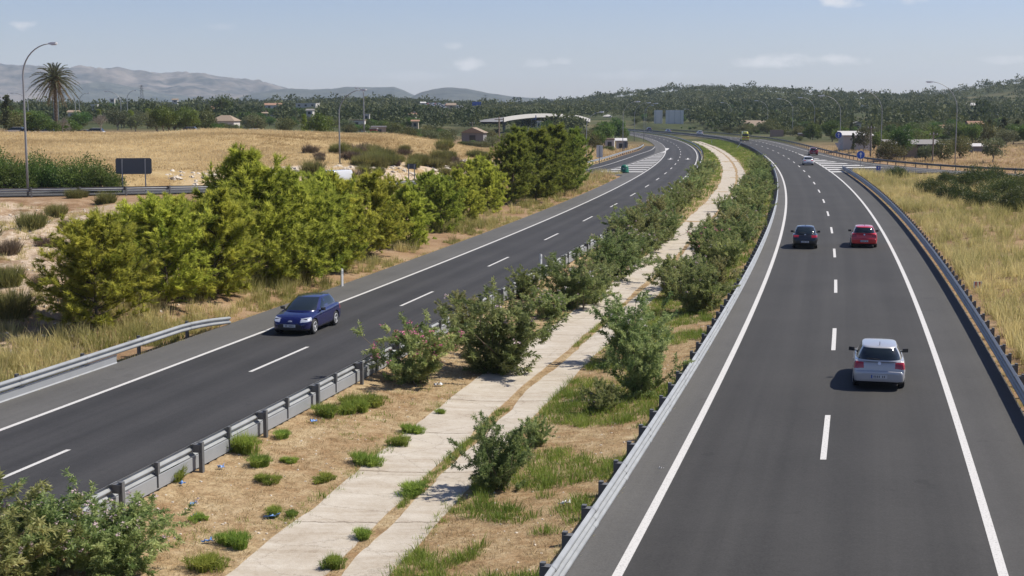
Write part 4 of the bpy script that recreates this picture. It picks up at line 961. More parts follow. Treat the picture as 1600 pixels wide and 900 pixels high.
    pl = MB().box((0, ye - .008, .465 * sc), (.52, .012, .115)).obj('licence_plate', M['plate'], t)
    for k in range(7):
        if k != 4: MB().box((-.16 + k * .055, ye - .016, .465 * sc), (.026, .004, .07)).obj('character', M['plate_mark'], pl)
    MB().box((-.235, ye - .0155, .465 * sc), (.04, .004, .11)).obj('band', M['sign_blue'], pl)
    pf = MB().box((0, L / 2 - .004 * L + .012, .42 * sc), (.52, .012, .115)).obj('licence_plate', M['plate'], t)
    for k in range(7):
        if k != 4: MB().box((-.16 + k * .055, L / 2 - .004 * L + .020, .42 * sc), (.026, .004, .07)).obj('character', M['plate_mark'], pf)
    b2 = disc(.055, .015, 16).obj('badge', M['rim'], t); b2.location = (0, (st['tail'] - .020) * L, .90 * sc if st is not VAN else 1.0); b2.rotation_euler = (-.25, 0, 0)
    b3 = disc(.06, .015, 16).obj('badge', M['rim'], t); b3.location = (0, .483 * L, .60 * sc); b3.scale = (1.4, 1, .7)
    if st is not VAN:
        MB().tube([(0, (st['tail'] - .014) * L, 1.03 * sc), (-.18, (st['tail'] - .020) * L, 1.045 * sc), (-.40, (st['tail'] - .012) * L, 1.05 * sc)], .012, 5).obj('wiper', M['black'], t)
        MB().tube([(0, st['roof_r'] * L + .10, H - .03), (0, st['roof_r'] * L + .02, H + .10)], .010, 5).obj('aerial', M['black'], t)
    return t
def paintm(name, col, metal=.3, rough=.28): return plain(name, col, rough, metal, coat=1.0)
M['silver'] = paintm('silver_paint', (.42, .42, .425), .25, .34); M['charcoal'] = paintm('charcoal_paint', (.020, .023, .027), .4)
M['red'] = paintm('red_car_paint', (.60, .012, .016), .02); M['blue'] = paintm('blue_paint', (.004, .0055, .070), .2, .25)
M['white'] = paintm('white_car_paint', (.60, .605, .61), 0); M['maroon'] = paintm('maroon_paint', (.26, .012, .018), .15); M['yellow'] = paintm('ambulance_yellow', (.70, .66, .05), 0, .4)
M['paleblue'] = paintm('pale_blue_paint', (.30, .35, .44), .2); M['darkblue'] = paintm('dark_blue_paint', (.03, .05, .12), .2)
def on_road(car, f, d, Y, away=True):
    g = off(f, d); s = float(g(Y + 1) - g(Y - 1)) / 2; a = -math.atan(s); car.location = (float(g(Y)), Y, .004); car.rotation_euler = (0, 0, a + (0 if away else math.pi)); return car
GC = 'cars driving on the motorway'
on_road(make_car('silver hatchback nearest the bridge on the right road, seen from behind', 4.05, 1.70, 1.45, M['silver'], HATCH, GC), Rc, 1.55, 47.5)
on_road(make_car('dark charcoal small car in the left lane, level with the red car', 3.70, 1.66, 1.48, M['charcoal'], COUPE, GC), Rc, -1.9, 94.4)
on_road(make_car('bright red hatchback on the right road, level with the charcoal car', 4.02, 1.72, 1.44, M['red'], HATCH, GC), Rc, 1.95, 95.3)
on_road(make_car('blue hatchback coming towards the bridge on the left road, silver wheels', 3.92, 1.72, 1.40, M['blue'], dict(HATCH, cowl=.245, roof_f=-.02, roof_r=-.36, roof_w=.63), GC), Lc, -1.72, 58.7, False)
on_road(make_car('small white car beside the hatched gore of the entry lane', 3.95, 1.70, 1.42, M['white'], COUPE, GC), Rc, 1.7, 233.5)
on_road(make_car('dark red car on the entry lane behind the white car', 4.2, 1.76, 1.50, M['maroon'], HATCH, GC), Rc, 6.1, 284)
amb = make_car('tall yellow ambulance van far ahead on the right road', 5.9, 2.05, 2.75, M['yellow'], VAN, GC, wheel=.35); amb.name = 'ambulance_van'; amb['category'] = 'van'
on_road(amb, Rc, .6, 408)
MB().box((0, -1.0, 2.80), (1.3, .25, .14)).obj('light_bar', M['sign_blue'], amb)
MB().box((0, -2.99, .95), (1.9, .02, .22)).obj('stripe', M['sign_red'], amb)
on_road(make_car('pale car at the far bend, left of the yellow van and under the sign backs', 4.3, 1.78, 1.5, M['paleblue'], HATCH, GC), Rc, -1.4, 548)
on_road(make_car('white car at the far bend, nearer of the two left of the yellow van', 4.3, 1.78, 1.5, M['white'], HATCH, GC), Rc, 1.2, 505)
on_road(make_car('dark car just visible behind the lamp posts on the far bend', 4.3, 1.78, 1.5, M['darkblue'], HATCH, GC), Rc, 1.2, 596)
vn = make_car('white van on the exit ramp, half hidden behind the young pines', 4.5, 1.8, 1.75, M['white'], VAN, 'vehicles on the slip roads', wheel=.33); vn.name = 'white_van'; vn['category'] = 'van'
_k = np.argmin(np.abs((EXIT_F[:, 0] - (525 - 800) / FPX * EXIT_F[:, 1] * 1.01))); _v = EXIT_F[_k] ; _t = EXIT_F[_k + 3] - EXIT_F[_k - 3]
vn.location = (float(_v[0]), float(_v[1]), float(_v[2])); vn.rotation_euler = (0, 0, math.atan2(-_t[0], _t[1]))
# ------------------------------------------------------------------ buildings
def house(name, label, px, py_base, Yd, w, d, h, wall, roof, kind='gable', rh=1.6, rz=0.0, nwin=2, door=False, group='houses among the trees', cat='house', sink=1.5, chim=False, ztop=None):
    """py_base: photo row of the visible wall foot; the walls go on below it into the ground"""
    z = zat(py_base, Yd) if ztop is None else ztop - h - rh; p = at(px, Yd, z); t = thing(name, label, cat, p, rz, group)
    zg = tz(p[0], Yd); low = min(-sink, zg - z - .5)
    MB().box((0, 0, (h + low) / 2), (w, d, h - low)).obj('wall', wall, t)
    rf = MB(); o = .35
    if kind == 'gable':
        rf.add([(-w / 2 - o, -d / 2 - o, h), (w / 2 + o, -d / 2 - o, h), (w / 2 + o, d / 2 + o, h), (-w / 2 - o, d / 2 + o, h), (-w / 2 - o, 0, h + rh), (w / 2 + o, 0, h + rh)], [(0, 1, 5, 4), (2, 3, 4, 5), (1, 2, 5), (3, 0, 4), (3, 2, 1, 0)])
    elif kind == 'front':
        rf.add([(-w / 2 - o, -d / 2 - o, h), (w / 2 + o, -d / 2 - o, h), (w / 2 + o, d / 2 + o, h), (-w / 2 - o, d / 2 + o, h), (0, -d / 2 - o, h + rh), (0, d / 2 + o, h + rh)], [(0, 1, 4), (2, 3, 5), (1, 2, 5, 4), (3, 0, 4, 5), (3, 2, 1, 0)])
    elif kind == 'hip':
        rf.add([(-w / 2 - o, -d / 2 - o, h), (w / 2 + o, -d / 2 - o, h), (w / 2 + o, d / 2 + o, h), (-w / 2 - o, d / 2 + o, h), (-w * .2, 0, h + rh), (w * .2, 0, h + rh)], [(0, 1, 5, 4), (2, 3, 4, 5), (1, 2, 5), (3, 0, 4), (3, 2, 1, 0)])
    elif kind == 'shed':
        rf.add([(-w / 2 - o, -d / 2 - o, h), (w / 2 + o, -d / 2 - o, h), (w / 2 + o, d / 2 + o, h + rh), (-w / 2 - o, d / 2 + o, h + rh), (-w / 2 - o, -d / 2 - o, h + .15), (w / 2 + o, -d / 2 - o, h + .15), (w / 2 + o, d / 2 + o, h + rh + .15), (-w / 2 - o, d / 2 + o, h + rh + .15)],
               [(4, 5, 6, 7), (3, 2, 1, 0), (0, 1, 5, 4), (1, 2, 6, 5), (2, 3, 7, 6), (3, 0, 4, 7)])
    else:
        rf.box((0, 0, h + .12), (w + .3, d + .3, .25))
    r_ = rf.obj('roof', roof, t)
    if chim: MB().box((w * .25, .4, h + rh * .8), (.6, .6, 1.4)).obj('chimney', wall, r_)
    for k in range(nwin):
        x = (k + .5) / nwin * w - w / 2
        f = MB().box((x, -d / 2 - .03, h * .58), (min(1.2, w / nwin * .45), .08, min(1.3, h * .42))).obj('window', M['window_dark'], t)
    if door: MB().box((w * .36, -d / 2 - .03, 1.0), (1.0, .08, 2.0)).obj('door', M['trim'], t)
    return t
HS = [  # label, px, roof top row, row of the visible foot, distance, width in rows' pixels, depth, height, wall, roof, roof kind, rise
    ('low house with a wide pale terracotta hip roof behind the golden field', 353, 180, 190, 330, 5.4, 4.3, 2.4, 'wall_white', 'roof_tan', 'hip', 1.30),
    ('white house right of the palm tree, seen through the trees', 148, 163, 172, 620, 2.8, 3.0, 2.6, 'wall_white', 'roof_white', 'flat', 0.25),
    ('low white wall building under the palm fronds', 116, 172, 178, 420, 2.7, 3.0, 2.4, 'wall_white', 'roof_tan', 'gable', 0.64),
    ('small white house between palm and lone street lamp', 176, 154, 158, 800, 2.5, 3.0, 2.4, 'wall_white', 'roof_white', 'flat', 0.25),
    ('white house with reddish roof above the terracotta hip roof', 340, 166, 173, 640, 5.2, 4.2, 2.4, 'wall_white', 'roof_tile', 'gable', 1.20),
    ('little white house on the skyline above the reddish tree', 274, 154, 159, 900, 3.3, 3.0, 2.4, 'wall_white', 'roof_tan', 'gable', 0.79),
    ('white villa with terracotta roof beneath the saddle between grey mountain and blue hills', 427, 161, 166, 760, 8.6, 6.9, 2.4, 'wall_white', 'roof_tile', 'gable', 1.10),
    ('long white villa with flat roof beneath the blue hills', 481, 161, 166, 760, 11.1, 7.0, 2.4, 'wall_white', 'roof_white', 'flat', 0.25),
    ('white house with a grey roof below the long white villa', 485, 170, 179, 560, 2.5, 3.0, 2.4, 'wall_white', 'roof_grey', 'gable', 0.61),
    ('cream house left of the dark tree at the golden field edge', 414, 175, 181, 560, 2.0, 3.0, 2.4, 'wall_cream', 'roof_tan', 'gable', 0.49),
    ('low white house behind the thin lamp post', 573, 178, 183, 520, 2.1, 3.0, 2.4, 'wall_white', 'roof_white', 'flat', 0.25),
    ('long low white building with flat roof beyond the field', 558, 187, 192, 430, 4.9, 3.9, 2.4, 'wall_white', 'roof_tan', 'flat', 0.25),
    ('long white roofed farm building behind the red shed', 592, 197, 203, 330, 3.3, 3.0, 2.4, 'wall_cream', 'roof_white', 'flat', 0.25),
    ('small dark red shed beyond the ridge of the golden field', 584, 200, 209, 310, 1.4, 3.0, 2.4, 'red_paint', 'roof_grey', 'flat', 0.25),
    ('cream two storey house right of the red shed', 649, 187, 199, 420, 1.9, 3.0, 2.4, 'wall_cream', 'roof_tile', 'gable', 0.46),
    ('white house with terracotta roof above the cream two storey house', 645, 176, 182, 560, 2.5, 3.0, 2.4, 'wall_white', 'roof_tile', 'gable', 0.61),
    ('white house on the wooded slope left of the traffic queue', 661, 159, 163, 1000, 3.6, 3.0, 2.4, 'wall_white', 'roof_white', 'gable', 0.87),
    ('grey gable fronted barn beyond the right end of the golden field', 741, 199, 217, 285, 4.4, 3.5, 2.4, 'wall_grey', 'roof_tan', 'front', 1.06),
    ('cream house beside the head of the traffic queue', 705, 161, 168, 880, 5.6, 4.5, 2.4, 'wall_cream', 'roof_tan', 'gable', 1.34),
    ('white house under the hill at the left end of the ridge wood', 805, 166, 170, 1100, 4.0, 3.2, 2.4, 'wall_white', 'roof_white', 'gable', 0.96),
    ('white roofed house low on the wooded hill left of the lamps', 949, 179, 186, 800, 4.4, 3.5, 2.4, 'wall_white', 'roof_white', 'hip', 1.05),
    ('low white walled yard building left of the exit lane lamp', 953, 216, 226, 320, 2.0, 3.0, 2.4, 'wall_white', 'roof_tan', 'flat', 0.25),
    ('white gable house right of the low white yard building', 970, 217, 226, 310, 2.0, 3.0, 2.4, 'wall_white', 'roof_white', 'shed', 0.47),
    ('white building under the overpass beside the trees', 842, 189, 197, 470, 1.3, 3.0, 2.4, 'wall_white', 'roof_white', 'flat', 0.25),
    ('large house with tan tiled roof and white gable right of the yellow van', 1177, 188, 202, 560, 9.2, 7.3, 2.4, 'wall_white', 'roof_tan', 'gable', 2.20),
    ('small pinkish house behind the lamp left of the blue and white signs', 1256, 208, 216, 440, 3.2, 3.0, 2.4, 'wall_pink', 'roof_white', 'flat', 0.25),
    ('whitewashed ruined house behind the blue sign and white triangle', 1336, 206, 227, 300, 6.0, 4.8, 2.4, 'wall_white', 'roof_white', 'shed', 0.80),
    ('white house with blue green gable above the whitewashed ruin', 1338, 190, 203, 480, 2.6, 3.0, 2.5, 'wall_white', 'roof_grey', 'front', 0.63),
    ('pinkish house right of the yellow green tree', 1474, 195, 207, 430, 3.9, 3.1, 2.4, 'wall_pink', 'roof_tile', 'gable', 0.94),
    ('house with brown tiled roof right of the tallest right lamp', 1522, 189, 202, 500, 5.0, 4.0, 2.4, 'wall_cream', 'roof_tile', 'gable', 1.20),
    ('small white hut left of the yellow green tree', 1410, 202, 211, 340, 1.2, 2.0, 2.4, 'wall_white', 'roof_white', 'flat', 0.25),
    ('white roofed villa on the slope left of the right-hand hill', 1515, 161, 166, 1000, 6.4, 5.1, 2.4, 'wall_white', 'roof_white', 'gable', 1.53),
    ('white villa high on the right-hand hill', 1574, 156, 159, 1200, 4.9, 3.9, 2.4, 'wall_white', 'roof_tan', 'flat', 0.25),
    ('white house on the skyline behind the second right lamp', 1337, 158, 162, 1100, 5.0, 4.0, 2.4, 'wall_white', 'roof_tan', 'hip', 1.20),
    ('flat white house under the skyline left of the second right lamp', 1350, 163, 168, 950, 4.3, 3.5, 2.4, 'wall_white', 'roof_white', 'flat', 0.25),
    ('long low white roof beneath the right-hand hill', 1553, 176, 179, 800, 5.8, 4.7, 2.4, 'wall_white', 'roof_grey', 'flat', 0.25),
]
for lab, px, ptop, py, Yd, w, d, h, wl_, rf_, kd, rh in HS:
    house('house', lab, px, None, Yd, w, d, h, M[wl_], M[rf_], kd, rh, rz=((px * 7) % 13 - 6) * .03, nwin=max(1, int(w / 3.2)), ztop=zat(ptop, Yd), chim=(px % 3 == 0 and kd in ('gable', 'hip')))
sh = house('stone_shed', 'long ruined stone shed with a grey roof and a dark doorway on the right', 1425, 239.5, 268, 9.8, 5, 1.65, M['wall_stone'], M['roof_grey'], 'shed', .75, nwin=0, group='sheds in the fields', cat='shed')
MB().box((.9, -2.53, .8), (1.25, .1, 1.6)).obj('doorway', M['black'], sh); MB().box((-2.6, -2.53, 1.0), (.5, .1, .45)).obj('window', M['window_dark'], sh); MB().box((2.0, -3.0, .8), (.9, .9, 1.6)).obj('lean_to', M['wall_grey'], sh)
house('greenhouse', 'low pale plastic tunnel at the foot of the slope on the right', 1527, 233, 290, 2.6, 3, .5, M['wall_grey'], M['roof_white'], 'shed', .5, nwin=0, group='sheds in the fields', cat='greenhouse')
# garden walls
def wall(label, pxa, pxb, py, Yd, h, m):
    a, b_ = at(pxa, Yd, 0), at(pxb, Yd, 0); xc = (a[0] + b_[0]) / 2; z = zat(py, Yd)
    o = tag(MB().box((0, 0, h / 2 - 1), (b_[0] - a[0], .3, h + 2)).obj('garden_wall', M[m]), label, 'wall', 'low walls in the fields'); o.location = (xc, Yd, z)
wall('low pinkish wall behind the entry lane guardrail left of the blue and white signs', 1203, 1224, 210, 440, 1.4, 'wall_pink')
wall('low pale garden wall at the far bend right of the sign backs', 1075, 1112, 203, 640, 2.0, 'wall_stone')
wall('low cream wall in dry grass right of the whitewashed ruin', 1370, 1392, 235, 262, .8, 'wall_cream')

# overpass with a pale parapet
def overpass():
    P = catmull([(at(px, Y, 0)[0], Y, zat(py, Y)) for px, py, Y in [(768, 184, 455), (782, 181, 468), (820, 177.5, 502), (860, 178, 538), (888, 180.5, 566), (907, 185.5, 592)]], 3)
    t = thing('overpass', 'curved overpass with a pale parapet left of the motorway bend', 'bridge', (P[0][0], P[0][1], 0)); o = np.array([P[0][0], P[0][1], 0]); Q = P - o
    def ext(name, prof, mt):
        T = np.gradient(Q[:, :2], axis=0); T /= np.linalg.norm(T, axis=1)[:, None]; N = np.stack([T[:, 1], -T[:, 0]], 1); pr = np.array(prof); V = np.zeros((len(Q), len(pr), 3))
        V[..., :2] = Q[:, None, :2] + N[:, None] * pr[None, :, :1]; V[..., 2] = Q[:, None, 2] + pr[None, :, 1]
        m_, n_ = V.shape[:2]; i, j = np.meshgrid(np.arange(m_ - 1), np.arange(n_), indexing='ij')
        np_obj(name, V.reshape(-1, 3), np.stack([i * n_ + j, i * n_ + (j + 1) % n_, (i + 1) * n_ + (j + 1) % n_, (i + 1) * n_ + j], -1).reshape(-1, 4), mt, t)
    ext('deck', [(-4, -1.3), (4, -1.3), (3.2, -1.85), (-3.2, -1.85)], M['wall_grey'])
    ext('parapet', [(3.8, -1.35), (4.1, -1.35), (4.1, 0), (3.8, 0)], M['parapet']); ext('kerb', [(-4.1, -1.35), (-3.8, -1.35), (-3.8, -1.0), (-4.1, -1.0)], M['wall_grey'])
    for k in range(6, len(Q) - 2, 12):
        z0 = tz(P[k][0], P[k][1]); h = P[k][2] - 2.2 - z0
        if h > .8: MB().tube([(Q[k][0], Q[k][1], z0 - .5), (Q[k][0], Q[k][1], z0 + h)], .5, 12).obj('pier', M['wall_grey'], t)
overpass()
a, b_ = at(885, 556, 3), at(908, 556, 3); z0 = tz(a[0], 556) - 1; zt = zat(184.5, 556)
rw = thing('retaining_wall', 'tall grey gridded retaining wall under the right end of the overpass', 'retaining wall', ((a[0] + b_[0]) / 2, 556, z0), -.2)
wv = b_[0] - a[0]; hh = zt - z0; MB().box((0, 0, hh / 2), (wv, .6, hh)).obj('face', M['wall_grey'], rw)
for k in range(7): MB().box((0, -.33, hh * (k + .5) / 7), (wv, .08, .16)).obj('rail', M['sign_pale'], rw)
for k in range(6): MB().box((-wv / 2 + wv * (k + .5) / 6, -.37, hh / 2), (.14, .06, hh)).obj('rail', M['sign_pale'], rw)
# hill road with a traffic queue, and its simple small cars
HR = catmull([(at(px, Y, 0)[0], Y, zat(py, Y)) for px, py, Y in [(668, 186, 800), (690, 179.5, 850), (700, 173, 905), (699, 168.5, 960), (690, 164, 1040), (676, 162, 1100)]], 8)
HR[:, 2] = np.maximum(HR[:, 2], terr(HR[:, 0], HR[:, 1]) + .3)
strip('hill_road', side(HR, -14), side(HR, 14), M['asphalt_shoulder'], z=-.3, cross=3)
def mini_car(mp, L=4.3, W=1.75, H=1.5):
    t = thing('queued_car', 'car', 'car'); b = MB()
    b.add([(s * W / 2 * k, y * L / 2, z) for y, z0_, z1_, k in ((-1, .3, .75, .9), (-.9, .25, .95, 1), (.2, .25, .95, 1), (.8, .25, .78, .97), (1, .3, .6, .85)) for s, z in ((-1, z0_), (1, z0_), (1, z1_), (-1, z1_))],
          [(i * 4 + k, i * 4 + (k + 1) % 4, (i + 1) * 4 + (k + 1) % 4, (i + 1) * 4 + k) for i in range(4) for k in range(4)] + [(0, 1, 2, 3), (19, 18, 17, 16)])
    b.add([(s * W / 2 * .7, y * L, H - .03) for y, s in ((-.36, -1), (-.36, 1), (.02, 1), (.02, -1))] + [(s * W / 2 * .68, y * L, H) for y, s in ((-.34, -1), (-.34, 1), (0, 1), (0, -1))], [(0, 1, 5, 4), (1, 2, 6, 5), (2, 3, 7, 6), (3, 0, 4, 7), (4, 5, 6, 7)])
    b.obj('body', mp, t); g_ = MB()
    g_.add([(s * W / 2 * k, y * L, z) for k, y0_, y1_, z in ((.9, -.46, .2, .95), (.7, -.36, .02, H - .03)) for y, s in ((y0_, -1), (y0_, 1), (y1_, 1), (y1_, -1))], [(0, 1, 5, 4), (1, 2, 6, 5), (2, 3, 7, 6), (3, 0, 4, 7)])
    g_.obj('windows', M['glass'], t)
    for y in (-.3, .3):
        for s in (-1, 1):
            w = MB().lathe([(.2, -.09), (.31, -.08), (.31, .08), (.2, .09)], n=12).obj('wheel', M['tyre'], t); w.location = (s * (W / 2 - .08), y * L, .31); w.rotation_euler = (0, math.pi / 2, 0)
    return t
CB = Bank([mini_car(M[k]) for k in ('white', 'silver', 'paleblue', 'darkblue', 'red')]); CNAME = ['white', 'silver', 'pale blue', 'dark blue', 'red']
rg = R(4); HQ, _ = resample(HR, 9.0)
for lane in (-7, -2.5, 2.5, 7):
    S_ = side(HQ, lane); Tq = np.gradient(S_[:, :2], axis=0)
    for k in range(1, len(S_) - 2):
        if rg.random() < .62:
            c = int(rg.choice(5, p=[.42, .25, .17, .08, .08])); CB.place(c, S_[k] - [0, 0, .28], math.atan2(-Tq[k, 0], Tq[k, 1]), 1.0, f'{CNAME[c]} car standing in the queue on the distant hill road', 'car', 'cars queuing on the distant hill road')
for px, py, Yd, c, lab in [(22, 210, 262, 0, 'white car parked at the far left behind the golden field'), (45, 208, 268, 1, 'silver car parked second from the left behind the golden field'), (68, 210, 262, 0, 'white car parked behind the field, left of the bare tree'),
                           (124, 208, 262, 1, 'silver car parked just left of the bare grey tree'), (145, 211, 255, 0, 'white car parked right beside the bare grey tree'), (392, 203, 250, 0, 'white car parked beyond the right part of the golden field'), (292, 206, 262, 1, 'grey car parked behind the field below the reddish tree'),
                           (38, 213, 255, 2, 'pale blue car parked at the far left behind the golden field')]:
    x = at(px, Yd, 4)[0]; z = max(tz(x, Yd), zat(py, Yd) - 1.3); CB.place(c, (x, Yd, z), 1.4 + .2 * (px % 3), 1.0, lab, 'car', 'cars parked behind the golden field')
CB.clean()
# lattice pylons and poles
def pylon(px, py0, py1, Yd, lab):
    z1, z0 = zat(py0, Yd), zat(py1, Yd) - 3; x = at(px, Yd, z0)[0]; h = z1 - z0; t = thing('power_pylon', lab, 'pylon', (x, Yd, z0), 0, 'power pylons on the skyline'); mb = MB(); w = h * .10
    for sx in (-1, 1):
        for sy in (-1, 1): mb.tube([(sx * w, sy * w, 0), (sx * w * .25, sy * w * .25, h)], h * .006, 4)
    for k in range(7):
        a, c_ = k / 7, (k + 1) / 7; wa, wb = w * (1 - .75 * a), w * (1 - .75 * c_)
        for sy in (-1, 1): mb.tube([(-wa, sy * wa, a * h), (wb, sy * wb, c_ * h)], h * .004, 4); mb.tube([(wa, sy * wa, a * h), (-wb, sy * wb, c_ * h)], h * .004, 4)
    mb.obj('tower', M['galv_dull'], t)
    for z_ in (.72, .84, .95): MB().box((0, 0, z_ * h), (h * .26, h * .012, h * .012)).obj('crossarm', M['galv_dull'], t)
for a in [(759, 148, 170, 1700, 'faint lattice pylon on the skyline above the traffic queue'), (1320, 144, 162, 2300, 'faint pylon on the skyline left of the second right lamp'), (1382, 142, 162, 2300, 'faint pylon just right of the second right lamp head'),
          (1422, 140, 160, 2000, 'clearest pylon on the skyline left of the tallest right lamp'), (222, 133, 160, 1500, 'pylon in front of the grey mountain right of the palm')]: pylon(*a)
def upole(px, py0, py1, Yd, lab, arm=True):
    z0, z1 = zat(py1, Yd), zat(py0, Yd); x = at(px, Yd, z0)[0]; zg = min(z0, tz(x, Yd)); t = thing('utility_pole', lab, 'utility pole', (x, Yd, zg), 0, 'wooden utility poles')
    MB().tube([(0, 0, -.5), (0, 0, z1 - zg)], [.16, .11], 8).obj('pole', M['wood_pole'], t)
    if arm:
        MB().box((0, -.12, z1 - zg - .5), (1.5, .1, .12)).obj('crossarm', M['wood_pole'], t)
        for s in (-.6, 0, .6): MB().tube([(s, -.12, z1 - zg - .44), (s, -.12, z1 - zg - .2)], .05, 6).obj('insulator', M['lampwhite'], t)
for a in [(780, 182, 236, 235, 'utility pole with white insulators at the right end of the golden field'), (1457, 206, 252, 245, 'dark utility pole right of the ruined stone shed'), (1360, 196, 236, 270, 'pale utility pole left of the ruined stone shed'), (738, 190, 212, 400, 'short pole beside the grey barn')]: upole(*a)

# ------------------------------------------------------------------ plants
def unit(v): return v / (np.linalg.norm(v, axis=-1, keepdims=True) + 1e-9)
def rdir(rng, n): return unit(rng.normal(size=(n, 3)))
def leaf_quads(P, D, L, W, rng, droop=0.0):
    n = len(P); S = unit(np.cross(D, rdir(rng, n))); L = np.broadcast_to(L, (n,))[:, None]; W = np.broadcast_to(W, (n,))[:, None]
    mid = P + D * L * .45; tip = P + D * L; tip[:, 2] -= droop * L[:, 0]
    V = np.stack([P, mid + S * W * .5, tip, mid - S * W * .5], 1).reshape(-1, 3)
    return V, np.arange(4 * n).reshape(n, 4)
def needle_tris(P, D, L, W, rng):
    n = len(P); S = unit(np.cross(D, rdir(rng, n))) * (np.broadcast_to(W, (n,))[:, None] * .5)
    V = np.stack([P - S, P + S, P + D * np.broadcast_to(L, (n,))[:, None]], 1).reshape(-1, 3)
    return V, np.arange(3 * n).reshape(n, 3)
def perp_spread(D, rng, k, ang):
    """k directions round each D within the cone ang"""
    n = len(D); Dk = np.repeat(D, k, 0); return unit(Dk + rdir(rng, n * k) * np.tan(ang))
def plant(name, parts, protos_label='plant', cat='plant'):
    t = thing(name, protos_label, cat)
    for p in parts:
        if p is None: continue
        nm, me = p; put(bpy.data.objects.new(nm, me), t)
    return t
def blossom_mesh(P, mt, rng, s=.042, petals=5):
    n = len(P); A = rdir(rng, n); A[:, 2] = np.abs(A[:, 2]); B = unit(np.cross(A, rdir(rng, n))); C = np.cross(A, B); V, F = [], []
    for k in range(petals):
        a = 2 * math.pi * k / petals; d = unit(B * math.cos(a) + C * math.sin(a) + A * .35); v, f = leaf_quads(P, d, s, s * .8, rng); F.append(f + 4 * n * k); V.append(v)
    return np_mesh('blossoms', np.vstack(V), np.vstack(F), mt)

def oleander(seed, h=2.6, w=2.2, n_stem=26, leaf=.15, flower=None, nflow=0, dens=1.0, dry=False):
    rng = R(seed); st = MB(); P, D, T = [], [], []; tips = []
    for k in range(n_stem):
        az = rng.uniform(0, 2 * math.pi); lean = rng.uniform(.05, .95); hh = h * rng.uniform(.55, .98) * (1 - .38 * lean ** 1.5)
        b = np.array([rng.normal() * .14 * w, rng.normal() * .14 * w, 0]); o = np.array([math.cos(az), math.sin(az), 0]) * lean * w * .75
        s = np.linspace(0, 1, 6)[:, None]; path = b + o * s ** 1.4 + np.array([0, 0, hh]) * s + rng.normal(size=(6, 3)) * .025 * s
        if k < 14: st.tube(path, np.linspace(.022, .007, 6), 5, False)
        nb = rng.integers(7, 10)
        for j in range(nb):
            f = rng.uniform(.02, .95) if j else 1.0; q = np.array([np.interp(f, s[:, 0], path[:, c]) for c in range(3)])
            dv = unit(np.array([math.cos(az) * .5, math.sin(az) * .5, .75]) + rng.normal(size=3) * .55); ln = h * rng.uniform(.13, .26)
            n = int(76 * dens); u = rng.uniform(.05, 1, n)[:, None]; pts = q + dv * ln * u + rng.normal(size=(n, 3)) * .02
            d = unit(dv * .75 + rdir(rng, n) * .95); P.append(pts); D.append(d); T.append(np.clip(rng.normal(.42, .22, n) + .25 * rng.normal(), 0, 1)); tips.append(q + dv * ln * 1.08)
    P, D, T = np.vstack(P), np.vstack(D), np.concatenate(T); P[:, 2] = np.maximum(P[:, 2], .03)
    V, F = leaf_quads(P, D, leaf * rng.uniform(.7, 1.2, len(P)), leaf * .24, rng, .12)
    parts = [('stems', st.mesh('stems', M['stem'])), ('foliage', np_mesh('foliage', V, F, M['oleander_dry' if dry else 'oleander'], tint=np.repeat(T, 4)))]
    if nflow:
        tips = np.array(tips); top = tips[np.argsort(tips[:, 2])[-int(len(tips) * .6):]]; sel = top[rng.choice(len(top), min(nflow, len(top)), False)]
        Q = np.repeat(sel, 7, 0) + rng.normal(size=(len(sel) * 7, 3)) * .04; parts.append(('blossoms', blossom_mesh(Q, M[flower], rng)))
    return plant('oleander_shrub', parts, 'oleander', 'shrub')
OB = Bank([oleander(1, 2.7, 2.3, 34, flower='petal_pale', nflow=10), oleander(2, 2.9, 2.1, 36, flower='petal_white', nflow=12), oleander(3, 2.4, 2.4, 30, flower='petal_pale', nflow=12, dry=True), oleander(4, 2.6, 2.0, 30),
           oleander(5, 2.3, 2.6, 30, flower='petal_pink', nflow=46), oleander(6, 2.5, 2.7, 38, flower='petal_pale', nflow=60)])
OH = [2.7, 2.9, 2.4, 2.6, 2.3, 2.5]
def oleander_at(px, py, h, k, label, wide=1.0, rz=None, z=-.25):
    p = gp(px, py, z); x, Y = p[0], p[1]; s = h / OH[k]; OB.place(k, (x, Y, tz(x, Y) - .03), (px * 1.7) % 6.28 if rz is None else rz, (s * wide * 1.18, s * wide * 1.18, s), label, 'shrub', 'oleander shrubs in the median')
